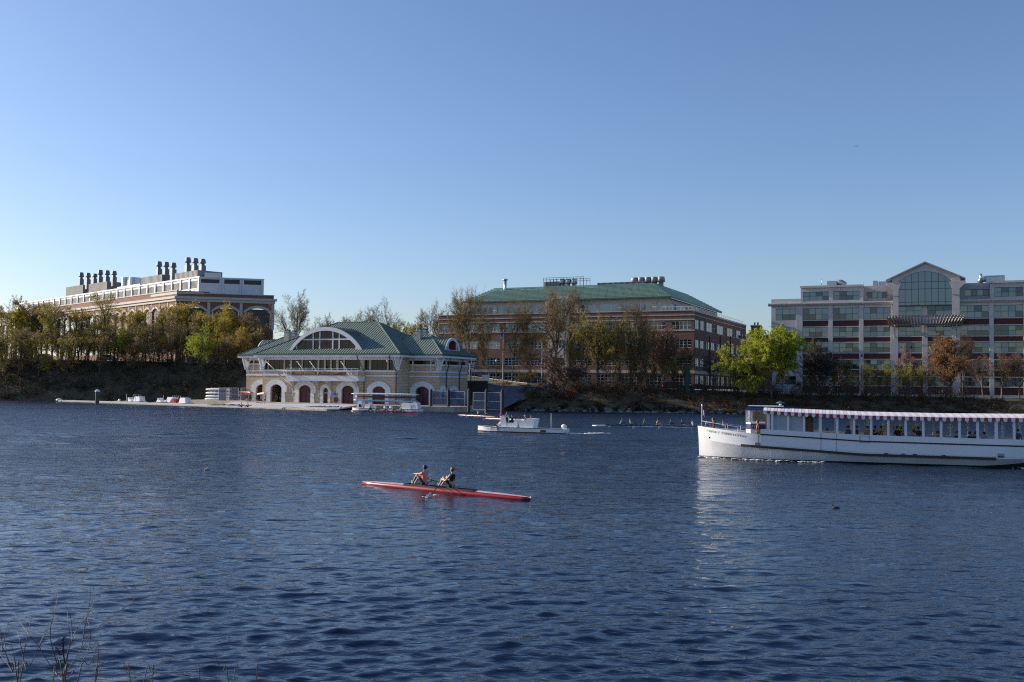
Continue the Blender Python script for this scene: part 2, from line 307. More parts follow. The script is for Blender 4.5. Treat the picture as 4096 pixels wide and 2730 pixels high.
def surround(m, x0, x1, zt, rise, y, w=1.25, foot=.5):
    inn = [(x0, .02), (x0, zt-rise)]+arcpts(x0, x1, zt-rise, rise, 8)+[(x1, zt-rise), (x1, .02)]
    k = len(inn); out = []
    zz = zt-rise-.9
    out = [(x0-w*.62-foot*.45, .02), (x0-w*.62, zz)]+[(x0-w, zz+.05)]+arcpts(x0-w, x1+w, zt-rise+.35, rise+w*.55, 8)+[(x1+w, zz+.05)]+[(x1+w*.62, zz), (x1+w*.62+foot*.45, .02)]
    inn = [(x0, .02), (x0, zz)]+[(x0, zz+.05)]+arcpts(x0, x1, zt-rise, rise, 8)+[(x1, zz+.05)]+[(x1, zz), (x1, .02)]
    m.band(inn, out, y-.18, y+.02); return m
def leafdoor(parent, x0, x1, zt, rise, y):
    d = MB(); pts = [(x0, .02), (x1, .02)]+arcpts(x0, x1, zt-rise, rise, 8)[::-1]; d.prismy(pts, y, y+.12)
    xm = (x0+x1)/2; d.box(xm-.05, xm+.05, y-.04, y, .05, zt-.1, 0)
    for a, b in ((x0+.08, xm-.1), (xm+.1, x1-.08)):
        for z in (.35, zt*.62-.2): d.box(a, b, y-.035, y, z, z+.12)
        for xx in (a, b-.1): d.box(xx, xx+.1, y-.035, y, .1, zt*.62-.2)
    o = bpart('door', d, DOORM)
    for a, b in ((x0+.35, xm-.25), (xm+.25, x1-.35)): g = MB(); g.box(a, b, y-.02, y-.005, zt*.63, zt-rise*.75); g.build('pane', GLASS, o)
    return o
# centre front wall with openings
def xx(a, py=1600, dy=0): return BH.x(a, py, dy)
bays = [(1082.5, 1127.5, 1538), (1196, 1243.5, 1541), (1367, 1415.5, 1543), (1490, 1541, 1546)]   # big arched doorways, px
holes = []; doors = []
for a, b, t in bays: holes.append((xx(a), xx(b), .0, BH.z((a+b)/2, t), .75))
sm = (xx(1293), xx(1312.5), .0, BH.z(1303, 1552), .7); holes.append(sm)
upz0, upz1 = BH.z(1300, 1479), BH.z(1300, 1440)
wins = [(1052, 1071), (1075, 1134.5), (1139, 1160), (1167, 1206), (1210, 1270), (1276, 1296), (1302, 1321), (1326, 1345), (1353, 1373), (1378, 1441), (1457, 1477), (1484, 1548), (1554, 1575)]
for a, b in wins: holes.append((xx(a, 1460), xx(b, 1460), upz0, upz1))
m = MB(); m.wall(X0, X1, 0, ZE, 0, holes, .45); bpart('wall', m, TAN)
m = MB(); m.box(X0+.02, X0+.32, .46, YB, 0, ZE); m.box(X1-.32, X1-.02, .001, YB, 0, ZE-.01); m.box(X0, X1, YB, YB+.3, 0, ZE); bpart('side_wall', m, TAN)
m = MB(); m.box(X0+.4, X1-.4, 9, 9.2, 0, ZE-.1); m.box(X0+.4, X1-.4, .5, 9, 4.9, 5.1); bpart('inner_wall', m, DARK)  # near-black inner wall and ceiling carry the room's shade in their colour
for i, (a, b, t) in enumerate(bays):
    h = holes[i]; m = MB(); surround(m, h[0], h[1], h[3], .75, 0); bpart('door_surround', m, TRIM)
    if i: leafdoor(bh, h[0], h[1], h[3], .75, .3)
m = MB(); surround(m, sm[0], sm[1], sm[3], .7, 0, .8, .4); bpart('door_surround', m, TRIM)
d = MB(); d.box(sm[0], sm[1], .3, .4, .02, sm[3]-1.15); d.box(sm[0], sm[1], .26, .4, sm[3]-1.15, sm[3]-1.0, 1)
o = bpart('door', d, [DOORM, TRIM]); g = MB(); g.box(sm[0]+.2, sm[1]-.2, .275, .295, 2.1, 3.6); g.build('pane', GLASS, o); g = MB(); g.prismy([(sm[0], sm[3]-1), (sm[1], sm[3]-1)]+arcpts(sm[0], sm[1], sm[3]-.7, .7, 8)[::-1], .33, .36); g.build('pane', GLASS, o)
# upper storey windows: white posts, maroon sashes, panes
for a, b in wins:
    x0, x1 = xx(a, 1460), xx(b, 1460); f = MB(); f.box(x0, x1, .2, .3, upz0, upz0+.1); f.box(x0, x1, .2, .3, upz1-.1, upz1)
    k = max(1, round((x1-x0)/1.3))
    for j in range(k+1):
        c = x0+(x1-x0)*j/k; f.box(max(x0, c-.07), min(x1, c+.07), .2, .3, upz0+.1, upz1-.1)
    o = bpart('window', f, SASH)
    for j in range(k):
        g = MB(); c0, c1 = x0+(x1-x0)*j/k+.07, x0+(x1-x0)*(j+1)/k-.07; g.box(c0, c1, .24, .26, upz0+.1, upz1-.1); g.build('pane', GLASS, o)
def bands(m, x0, x1, y, e=.1):
    for z0, z1 in ((upz0-.42, upz0-.12), (BH.z(1060, 1503), BH.z(1060, 1498)), (ZE-.55, ZE)): m.box(x0, x1, y-e, y+.01, z0, z1)
m = MB(); bands(m, X0-.05, X1+.05, 0); bpart('trim_band', m, TRIM)
# balcony with sign
bx0, bx1, BD = xx(1146, 1500, -2.6), xx(1432, 1500, -2.6), 2.6
bz0, bz1, bz2 = BH.z(1300, 1525, -2.6), BH.z(1300, 1505, -2.6), BH.z(1300, 1487, -2.6)
m = MB(); m.box(bx0, bx1, -BD, -.1, bz0+.7, bz2); bpart('balcony', m, TANP)
m = MB(); m.prismx([(-BD-.05, bz1), (-.12, bz1), (-.12, bz0), (-BD+.05, bz0)], bx0-.06, bx1+.06); m.box(bx0-.08, bx1+.08, -BD-.08, -.05, bz2, bz2+.22); bpart('balcony_trim', m, TRIM)
m = MB(); m.box(bx0, bx1, -BD, -BD+.05, bz2+.62, bz2+.68)
for j in range(12): c = bx0+.03+(bx1-bx0-.06)*j/11; m.box(c-.03, c+.03, -BD, -BD+.05, bz2+.22, bz2+.62)
bpart('railing', m, TRIM)
sx0, sx1, sz0, sz1 = BH.x(1168, 1495, -BD), BH.x(1383, 1495, -BD), BH.z(1275, 1500.5, -BD-.03), BH.z(1275, 1487.2, -BD-.03)
m = MB(); m.box(sx0, sx1, -BD-.06, -BD-.005, sz0, sz1); sg = bpart('sign_board', m, MAROON)
tz = sz0+(sz1-sz0)*.27
text('sign_letters', 'DeWOLFE BOATHOUSE', .62, GOLD, sg, T(BH.x(1181, 1495, -BD), -BD-.07, tz), .01, sx=.76)
text('sign_letters', 'BOSTON UNIVERSITY', .62, GOLD, sg, T(BH.x(1284.5, 1495, -BD), -BD-.07, tz), .01, sx=.76)
m = MB(); cx = BH.x(1272, 1495, -BD); cz = (sz0+sz1)/2
m.prismy([(cx-.22, cz+.25), (cx-.22, cz-.05), (cx, cz-.33), (cx+.22, cz-.05), (cx+.22, cz+.25)], -BD-.075, -BD-.062); m.build('sign_crest', GOLD, sg)
for q in (1161, 1263, 1312, 1415):        # curved brackets under the balcony and slanting flagpoles
    x = BH.x(q, 1540, -1.0); m = MB(); pts = [(-.02, bz0)]+[(-.02-2.2*math.sin(t), bz0-1.9+1.9*math.sin(t)) if 0 else (-.05-2.3*(1-math.cos(t)), bz0-2.2*(1-math.sin(t))) for t in [math.pi/2*j/8 for j in range(9)]]
    m.prismx([(-.02, bz0), (-2.4, bz0)]+[(-.1-2.3*(1-math.sin(t)), bz0-2.2*(1-math.cos(t))) for t in [math.pi/2*j/6 for j in range(7)]]+[(-.02, bz0-3.2)], x-.07, x+.07); bpart('bracket', m, TRIM)
for q0, y0, q1, y1 in ((1180, 1562, 1069, 1450), (1278, 1565, 1190, 1448), (1330, 1566, 1241, 1448), (1450, 1567, 1366, 1449)):
    a = BH.px(q0, y0, -.6); b = BH.px(q1, y1, -3.4); m = MB(); m.tube([(a[0], -.6, a[1]), (b[0], -3.4, b[1])], [.12, .08], 8)
    o = bpart('flagpole', m, STEEL, smooth=True); e = MB(); e.ell((b[0], -3.4, b[1]), (.16, .16, .16)); e.build('ball_finial', WHITE, o, True)
# wings
for sgn, xa, xb in ((-1, XL, X0), (1, X1, XR)):
    hs = []; wz = BH.z(1650, 1451, WY), BH.z(1650, 1460, WY)
    if sgn > 0:
        D = (BH.x(1662.5, 1600, WY), BH.x(1716, 1600, WY), 0, BH.z(1690, 1547, WY), .75); hs.append(D); N = (BH.x(1601, 1560, WY), BH.x(1613, 1560, WY), BH.z(1606, 1580, WY), BH.z(1606, 1555, WY), .5)
        up = [(1628, 1648), (1655, 1721), (1727, 1745)]
    else:
        D = (BH.x(1024, 1600, WY), BH.x(1071, 1600, WY), 0, BH.z(1050, 1538, WY), .75); hs.append(D); up = [(995, 1012), (1018, 1040)]; N = None
    uw = [(BH.x(a, 1455, WY), BH.x(b, 1455, WY), BH.z(a, 1454.5 if sgn < 0 else 1458, WY), BH.z(a, 1441 if sgn < 0 else 1443, WY)) for a, b in up]; hs += uw
    if N: hs.append(N)
    m = MB(); m.wall(xa, xb, 0, ZE, WY, hs, .4); bpart('wall', m, TAN)
    e = xb-.3 if sgn > 0 else xa
    if sgn < 0: m = MB(); m.box(e+.02, e+.3, WY+.001, WB, 0, ZE); m.box(xa, xb, WB, WB+.3, 0, ZE); bpart('side_wall', m, TAN)
    else: m = MB(); m.box(xa, xb, WB, WB+.3, 0, ZE); bpart('rear_wall', m, TAN)
    m = MB(); surround(m, D[0], D[1], D[3], .75, WY); bpart('door_surround', m, TRIM)
    if sgn > 0: leafdoor(bh, D[0], D[1], D[3], .75, WY+.3)
    if N:
        m = MB(); w = .55; zt = N[3]; m.band([(N[0], N[2]), (N[0], zt-.5)]+arcpts(N[0], N[1], zt-.5, .5, 8)+[(N[1], zt-.5), (N[1], N[2])], [(N[0]-w, N[2]), (N[0]-w, zt-.4)]+arcpts(N[0]-w, N[1]+w, zt-.4, 1., 8)+[(N[1]+w, zt-.4), (N[1]+w, N[2])], WY-.15, WY+.01); bpart('window_surround', m, TRIM)
    m = MB(); bands(m, xa-(.05 if sgn < 0 else -.02), xb+(.05 if sgn > 0 else -.02), WY); zl = uw[0][2]; m.box(xa, xb, WY-.08, WY, zl-.3, zl-.02)
    for u in uw: m.box(u[1]+.05, u[1]+.3, WY-.07, WY, upz0-.1, ZE-.55)
    bpart('trim_band', m, TRIM)
    for u in uw:
        f = MB(); f.box(u[0], u[1], WY+.15, WY+.2, u[2], u[3]); bpart('window', f, GLASS)
# right end wall, seen obliquely
ES = BH.side(XR, WY); EM = MBH.inverted() @ ES.M
L_ = WB-WY
q = lambda a, b, c: [ES.x(a, c), ES.x(b, c)]
eh = [(*q(1801, 1826, 1580), ES.z(1812, 1595), ES.z(1812, 1562), .35), (*q(1766, 1775, 1590), .0, ES.z(1770, 1560), .4)]
ew = [(*q(1768, 1783, 1450), ES.z(1775, 1459), ES.z(1775, 1443)), (*q(1789, 1837, 1450), ES.z(1810, 1460), ES.z(1810, 1445)), (*q(1841, 1862, 1450), ES.z(1850, 1461), ES.z(1850, 1446))]
m = MB(); m.wall(0, L_, 0, ZE, 0, eh+ew, .3); m.build('end_wall', TAN, bh, M=EM)
m = MB()
for z0, z1 in ((upz0-.42, upz0-.12), (BH.z(1060, 1503), BH.z(1060, 1498)), (ZE-.55, ZE)): m.box(-.1, L_, -.1, .005, z0, z1)
m.box(0, L_, -.08, 0, ew[0][2]-.3, ew[0][2]-.02)
for u in ew: m.box(u[1]+.05, u[1]+.3, -.07, 0, upz0-.1, ZE-.55)
for h in eh:
    w = .9; zt = h[3]; r = h[4]; m.band([(h[0], h[2]), (h[0], zt-r)]+arcpts(h[0], h[1], zt-r, r, 8)+[(h[1], zt-r), (h[1], h[2])], [(h[0]-w, h[2]), (h[0]-w, zt-r)]+arcpts(h[0]-w, h[1]+w, zt-r+.2, r+.7, 8)+[(h[1]+w, zt-r), (h[1]+w, h[2])], -.15, .01)
m.build('end_trim', TRIM, bh, M=EM)
for u in ew+eh:
    f = MB(); f.box(u[0], u[1], .18, .22, u[2], u[3]); f.build('window', GLASS, bh, M=EM)
for a, b in ((1801, 1786), (1852, 1838)):
    xa, za = ES.px(a, 1436, -1.2); xb = ES.x(b, 1500, -.12); m = MB(); m.tube([(xa, -1.25, ZE+.4), (xa, -1.2, ZE-.4), (xb, -.16, upz0-.4), (xb, -.16, .3)], .11, 6); m.build('downpipe', GUT, bh, M=EM)
for xd, yy in ((xx(1456), 0), (xx(1584), 0)):
    m = MB(); m.tube([(xd-.9, -1.5, ZE+.3), (xd-.8, -1.35, ZE-.4), (xd, -.16, upz0-.3), (xd, -.16, .2)], .12, 6); bpart('downpipe', m, GUT)
# eaves: gutter, white fascia, soffit, corner brackets
OV = 1.4; EZ = ZE+.55; SL = .61
def eaves(x0, x1, y0, y1, nm='eaves'):
    for z0, z1, e, mt, n in ((ZE-.02, ZE+.12, OV-.05, TRIM, 'soffit'), (ZE+.0, ZE+.55, OV, TRIM, 'fascia'), (ZE+.42, ZE+.75, OV+.1, GUT, 'gutter')):
        m = MB()
        if n == 'soffit': m.box(x0-e, x1+e, y0-e, y1+e, z0, z1)
        else:
            t = .16; m.box(x0-e, x1+e, y0-e, y0-e+t, z0, z1); m.box(x0-e, x1+e, y1+e-t, y1+e, z0, z1); m.box(x0-e, x0-e+t, y0-e+t, y1+e-t, z0, z1); m.box(x1+e-t, x1+e, y0-e+t, y1+e-t, z0, z1)
        bpart(n, m, mt)
eaves(X0, X1, 0, YB); eaves(XL, X0-OV-.3, WY, WB); eaves(X1+OV+.3, XR, WY, WB)
for x, y in ((X0, 0), (X1, 0), (XL, WY), (XR, WY)):
    m = MB(); m.box(x-.42, x+.42, y-.2, y+.22, upz0, ZE)
    for dx in (-1, 1): m.prismy([(x+dx*.35, upz0+.2), (x+dx*.42, upz0+.2), (x+dx*1.25, ZE), (x+dx*.95, ZE)], y-.25, y-.05)
    m.prismx([(y-.2, upz0+.2), (y-.2, upz0+.5), (y-1.0, ZE), (y-1.3, ZE)], x-.12, x+.12)
    bpart('corner_bracket', m, TRIM)
# roofs
x0, x1, y0, y1, z0 = X0-OV, X1+OV, -OV, YB+OV, ZE+.62
hr = (y1-y0)/2; rz = z0+hr*SL; rx0, rx1, ry = x0+hr*1.08, x1-hr*1.08, y0+hr
front = [(x0,y0,z0),(x1,y0,z0),(rx1,ry,rz),(rx0,ry,rz)]
roof_plane(front, bh); roof_plane([(x1,y0,z0),(x1,y1,z0),(rx1,ry,rz)], bh); roof_plane([(x0,y1,z0),(x0,y0,z0),(rx0,ry,rz)], bh); roof_plane([(x1,y1,z0),(x0,y1,z0),(rx0,ry,rz),(rx1,ry,rz)], bh, 2.5)
m = MB(); m.beam((rx0-.1, ry, rz+.05), (rx1+.1, ry, rz+.05), .3, .14)
for a, b in (((x0,y0,z0), (rx0,ry,rz)), ((x1,y0,z0), (rx1,ry,rz)), ((x1,y1,z0), (rx1,ry,rz))): m.beam((a[0], a[1], a[2]+.06), (b[0], b[1], b[2]+.06), .24, .1)
bpart('ridge_cap', m, ROOFP)
wy0, wy1 = WY-OV, WB+OV; wh = (wy1-wy0)/2; wz = z0+wh*.59; wyr = wy0+wh
for sgn, xe, xi in ((1, XR+OV, X1-4), (-1, XL-OV, X0+4)):
    re = xe-sgn*wh*.95
    roof_plane([(xi,wy0,z0),(xe,wy0,z0),(re,wyr,wz),(xi,wyr,wz)], bh); roof_plane([(xe,wy0,z0),(xe,wy1,z0),(re,wyr,wz)], bh); roof_plane([(xe,wy1,z0),(xi,wy1,z0),(xi,wyr,wz),(re,wyr,wz)], bh, 2.5)
    m = MB(); m.beam((xi, wyr, wz+.05), (re, wyr, wz+.05), .28, .12); m.beam((re, wyr, wz+.05), (xe, wy0, z0+.06), .22, .1); m.beam((re, wyr, wz+.05), (xe, wy1, z0+.06), .22, .1); bpart('ridge_cap', m, ROOFP)
    # barrel dormer in the hip end, facing outward
    fx = xe-sgn*1.9; hw = 3.1; ri = 2.5; zb = z0+1.9*.62; sl = .62
    yc = wyr; ar = arcpts(yc-hw, yc+hw, zb, ri, 14); ai = arcpts(yc-hw+.65, yc+hw-.65, zb, ri-.55, 14)
    m = MB()
    for (ya, za), (yb, zb_) in zip(ar, ar[1:]):
        ia, ib = xe-sgn*((za-z0)/sl+.3), xe-sgn*((zb_-z0)/sl+.3); m.hexa([(fx,ya,za),(fx,yb,zb_),(ib,yb,zb_),(ia,ya,za)], [(fx,ya,za-.1),(fx,yb,zb_-.1),(ib,yb,zb_-.1),(ia,ya,za-.1)])
    for t in range(5):
        xr = fx-sgn*(.15+t*.62)
        for (ya, za), (yb, zb_) in zip(ar, ar[1:]):
            if abs(xe-xr) < (min(za, zb_)-z0)/sl+.2: m.beam((xr, ya, za+.04), (xr, yb, zb_+.04), .07, .09, 1)
    bpart('dormer_roof', m, [ROOFP, ROOFR])
    m = MB()
    for (a, b), (c, d) in zip(zip(ai, ai[1:]), zip(ar, ar[1:])):
        m.hexa([(fx+sgn*.25, *a), (fx+sgn*.25, *b), (fx+sgn*.25, *d), (fx+sgn*.25, *c)], [(fx-sgn*.1, *a), (fx-sgn*.1, *b), (fx-sgn*.1, *d), (fx-sgn*.1, *c)])
    m.box(min(fx, fx+sgn*.2), max(fx, fx+sgn*.2), yc-hw, yc+hw, zb-.25, zb)
    for dy in (-1.75, 1.75): m.box(min(fx, fx+sgn*.15), max(fx, fx+sgn*.15), yc+dy-.1, yc+dy+.1, zb, zb+1.45)
    o = bpart('dormer_window', m, TRIM); g = MB(); g.hexa([(fx, y, z) for y, z in ai], [(fx-sgn*.06, y, z) for y, z in ai]); g.build('pane', mat('maroon glass', (.05,.008,.012), .15), o)
# front arch dormer
DY = .5; P = lambda a, b: BH.px(a, b, DY)
oa, ob = P(1160, 1406)[0], P(1456, 1406)[0]; zb = P(1308, 1405)[1]; zt = P(1308, 1309)[1]; ia, ib = P(1174, 1404)[0], P(1438.5, 1404)[0]; zit = P(1308, 1324)[1]
ar = arcpts(oa, ob, zb, zt-zb, 24); ai = arcpts(ia, ib, zb+.15, zit-zb-.15, 24)
sl = (rz-z0)/hr; back = lambda z: y0+(z-z0)/sl+.1
m = MB()
for (a, b), (c, d) in zip(ar, ar[1:]): m.hexa([(a,DY-.3,b),(c,DY-.3,d),(c,max(DY,back(d)),d),(a,max(DY,back(b)),b)], [(a,DY-.3,b-.12),(c,DY-.3,d-.12),(c,max(DY,back(d)),d-.12),(a,max(DY,back(b)),b-.12)])
for t in range(14):
    yr = DY+.2+t*.62
    for (a, b), (c, d) in zip(ar, ar[1:]):
        if yr < min(back(b), back(d)): m.beam((a, yr, b+.04), (c, yr, d+.04), .07, .09, 1)
bpart('dormer_roof', m, [ROOFP, ROOFR])
m = MB(); m.band(ai, ar, DY-.5, DY); m.box(oa+.3, ob-.3, DY-.35, DY+.02, zb-.2, zb+.14); bpart('dormer_arch', m, TRIM)
vx = [P(q_, 1380)[0] for q_ in (1188, 1253.6, 1279.8, 1332, 1358, 1426)]; zm = P(1308, 1358.6)[1]
hwid = (ib-ia)/2; ris = zit-zb-.15; RR = (hwid**2+ris**2)/(2*ris); cxm = (ia+ib)/2; az = lambda x: zb+.15+ris-RR+math.sqrt(max(0, RR*RR-(x-cxm)**2))
m = MB(); m.box(ia+1.4, ib-1.4, DY-.15, DY-.02, zm-.14, zm+.14)
for v in vx: m.box(v-.16, v+.16, DY-.13, DY-.03, zb+.1, az(v)+.1)
df = bpart('dormer_window', m, TRIM)
edges = [ia+.05]+vx+[ib-.05]; m2 = MB()
for a, b in zip(edges, edges[1:]):
    a, b = a+.16, b-.16
    for lo, hi in ((zb+.14, zm-.14), (zm+.14, 99)):
        xs = np.linspace(a, b, 9); top = [(x, min(hi, az(x))) for x in xs if az(x) > lo+.12]
        if len(top) < 2: continue
        k = max(1, round((b-a)/1.7))
        for j in range(k):
            c0, c1 = a+(b-a)*j/k+.05, a+(b-a)*(j+1)/k-.05; tp = [(x, min(hi, az(x))) for x in np.linspace(c0, c1, 7) if az(x) > lo+.1]
            if len(tp) < 2: continue
            g = MB(); g.prismy([(tp[0][0], lo), (tp[-1][0], lo)]+tp[::-1], DY+.02, DY+.06); g.build('pane', GLASS, df)
            m2.box(c0-.05, c0, DY-.04, DY+.01, lo, min(hi, az(c0))); m2.box(c1, c1+.05, DY-.04, DY+.01, lo, min(hi, az(c1)))
            zz = min(hi, min(az(c0), az(c1)))
            if zz-lo > 1: m2.box(c0, c1, DY-.03, DY+.01, lo+(zz-lo)*.62, lo+(zz-lo)*.62+.07)
m2.build('sash_bars', SASH, df)
m = MB(); m.box(ia+2, ib-2, DY+1.6, DY+1.7, zb-.5, zit-1.6); bpart('dormer_dark_sheet', m, DARK)  # near-black sheet in place of the unlit space behind the dormer
# chimneys
for a, b, t, dy in ((1142, 1160, 1325, 7), (1169, 1184, 1328, 13), (1668, 1686, 1320, 9), (1690, 1708, 1322, 13)):
    xa, xb = BH.x(a, 1350, dy), BH.x(b, 1350, dy); zt = BH.z(a, t, dy); m = MB(); m.box(xa, xb, dy-.5, dy+.5, 11, zt); m.box(xa+.15, xb-.15, dy-.35, dy+.35, zt, zt+.3, 1); m.box(xa-.06, xb+.06, dy-.56, dy+.56, zt-.35, zt-.2)
    bpart('chimney', m, [mat('grey chimney', (.30,.31,.29), .7), GUT])
# lamps on the walls
for a, b, dy in ((1058, 1441, -.5), (1552, 1443, -.5), (993, 1443, WY-.5), (1731, 1446, WY-.5), (1142, 1493, -BD-.2), (1150, 1491, -BD-.2), (1397, 1494, -BD-.2), (1409, 1494, -BD-.2)):
    x, z = BH.px(a, b, dy); m = MB(); m.tube([(x, dy+.4, z+.1), (x, dy, z), (x-.1, dy-.25, z-.1)], [.05, .12, .26], 8); bpart('floodlight', m, STEEL)
# ---------------------------------------------------------------- apron, docks, ramp
CONC = mat('apron concrete', (.42,.36,.28), .85, var=.14, scale=.6, bump=.2, bscale=5); DOCKM = mat('dock deck', (.50,.50,.50), .7, var=.1, scale=.8); FLOAT = mat('dock float', (.40,.37,.32), .7)
def slab(name, pts, z0, z1, mt, kind='structure'):
    m = MB(); m.prismz([BH.w(x, y)[:2] for x, y in pts], z0, z1); o = m.build(name, mt); o['kind'] = kind; return o
slab('apron', [(-52,4.2),(-37,2.2),(-33,-4.8),(-24,-6.5),(6,-8.6),(21.5,-6.5),(21.5,7),(12,7),(6,24),(-52,24)], -.6, .985, CONC)
m = MB(); dk = [(-70,-6),(2.4,-19.6),(2.8,-16.6),(1.0,-13.7),(-33,-7.5),(-36,-10.4),(-70,-4.0)]
m.prismz([BH.w(x, y)[:2] for x, y in dk], .1, .42); fd = m.build('floating_dock', DOCKM); tag(fd, 'long pale floating dock running along the water below the boathouse', 'dock')
m = MB(); m.beam(BH.w(-70,-6.06,-.82), BH.w(2.4,-19.66,-.82), .1, .3); m.build('edge_board', FLOAT, fd)
m = MB(); m.hexa([BH.w(x, y, z-1) for x, y, z in ((-33,-7.4,.2),(1.0,-13.7,.2),(1.6,-8.3,.7),(-31,-5.2,.7))], [BH.w(x, y, z-1) for x, y, z in ((-33,-7.4,.44),(1.0,-13.7,.44),(1.6,-8.3,.97),(-31,-5.2,.97))])
tag(m.build('boat_ramp', mat('ramp surface', (.47,.48,.52), .75, var=.08)), 'pale grey sloping ramp between apron and floating dock', 'ramp')
m = MB(); m.prismz([BH.w(x, y)[:2] for x, y in ((-84,-4.2),(-70.4,-5.6),(-70.4,-2.6),(-84,-1.6))], .05, .38); o = m.build('low_float', DOCKM); tag(o, 'row of low grey floats moored off the far end of the long dock', 'float')
m = MB()
for j in range(4): p0 = BH.w(-83+j*3.2, -4.3+.2*-j*.4, -.9); m.box(p0.x, p0.x+1.1, p0.y-.1, p0.y+.3, .02, .22)
m.build('float_tyre', RUBBER, o)
m = MB(); a = BH.w(-84.6, -3.4); m.ell((a.x, a.y, .38), (.8, .6, .42)); tag(m.build('mooring_buoy', WHITE, smooth=True), 'white rounded buoy at the tip of the low floats', 'buoy')
a = W(388.5, 1611, .4); m = MB(); zt = PY(388.5, 1557, a[1])[2]
pl = thing('dock_pile', 'tall timber dock pile with a white conical cap', 'pile', T(a[0], a[1])); m.tube([(0,0,-1), (0,0,zt-.6)], .42, 12); m.build('shaft', mat('pile timber', (.10,.095,.07), .8, var=.3), pl); m = MB(); m.tube([(0,0,zt-.6), (0,0,zt-.35), (0,0,zt)], [.52,.5,.02], 12); m.build('cap', WHITE, pl)
# ---------------------------------------------------------------- windows helper
def window(parent, x0, x1, z0, z1, y, nx=1, nz=1, frame=None, glass=None, fw=.07, M=None, name='window', panes=True):
    f = MB(); fr = frame or GREYM
    f.box(x0, x1, y-.05, y+.06, z0, z0+fw); f.box(x0, x1, y-.05, y+.06, z1-fw, z1)
    for i in range(nx+1): c = x0+(x1-x0)*i/nx; f.box(max(x0, c-fw/2), min(x1, c+fw/2), y-.048, y+.055, z0+fw, z1-fw)
    for j in range(1, nz): c = z0+(z1-z0)*j/nz; f.box(x0+fw, x1-fw, y-.045, y+.05, c-fw/2, c+fw/2)
    o = f.build(name, fr, parent, M=M)
    if panes:
        for i in range(nx):
            for j in range(nz):
                a, b = x0+(x1-x0)*i/nx+fw/2, x0+(x1-x0)*(i+1)/nx-fw/2; c, d = z0+(z1-z0)*j/nz+fw/2, z0+(z1-z0)*(j+1)/nz-fw/2; gm = RG.choice(GV) if (glass or GLASS) is GLASST else (glass or GLASS); k = ('pane', round(b-a, 2), round(d-c, 2), gm.name)
                if k not in PANES: g = MB(); g.box(-(b-a)/2, (b-a)/2, -.012, .012, -(d-c)/2, (d-c)/2); PANES[k] = g.mesh('pane', gm)
                # every pane hangs a hair out of true, as real glazing does
                link('pane', PANES[k], o, Matrix.Translation(((a+b)/2, y, (c+d)/2)) @ Matrix.Rotation(RG.gauss(0, .008), 4, 'Z') @ Matrix.Rotation(RG.gauss(0, .008), 4, 'X'))
    else: g = MB(); g.box(x0, x1, y, y+.02, z0, z1); g.build('pane', RG.choice(GV) if (glass or GLASS) is GLASST else (glass or GLASS), o)
    return o
PANES = {}; RG = random.Random(5)
GV = [GLASST, GLASST, GLASST, mat('teal glass over dark room', (.006,.02,.024), .03, var=.3, scale=.3, ior=1.9, bump=.05, bscale=.4), mat('teal glass over dark room b', (.006,.02,.024), .03, var=.3, scale=.3, ior=1.9, bump=.05, bscale=.4), mat('teal glass over pale blind', (.06,.12,.14), .05, var=.15, scale=.3, ior=2.1)]
# ---------------------------------------------------------------- laboratory with exhaust stacks, behind the trees on the left
p = PY(705, 1300, 280); LZ = 8.5
LL = Fr(p[0], p[1], LZ, 46); LE = Fr(p[0], p[1], LZ, -14); MLL = LL.M; ME = MLL.inverted() @ LE.M
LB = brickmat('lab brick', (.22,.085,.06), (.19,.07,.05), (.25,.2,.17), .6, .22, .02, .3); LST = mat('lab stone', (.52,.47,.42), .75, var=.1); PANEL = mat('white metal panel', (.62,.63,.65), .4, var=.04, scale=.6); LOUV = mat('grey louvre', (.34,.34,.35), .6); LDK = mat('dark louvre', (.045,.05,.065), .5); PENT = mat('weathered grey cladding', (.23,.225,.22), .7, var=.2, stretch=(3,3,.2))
lab = thing('laboratory_building', 'long brick building with white upper storey and rows of grey exhaust stacks', 'building', MLL)
lx = lambda a, b, dy=0: LL.x(a, b, dy); lz = lambda a, b, dy=0: LL.z(a, b, dy)
ex = lambda a, b, dy=0: LE.x(a, b, dy); ez = lambda a, b, dy=0: LE.z(a, b, dy)
LEN = 168.; EW = ex(1093, 1300); zc = lz(705, 1184); zp = lz(705, 1164)
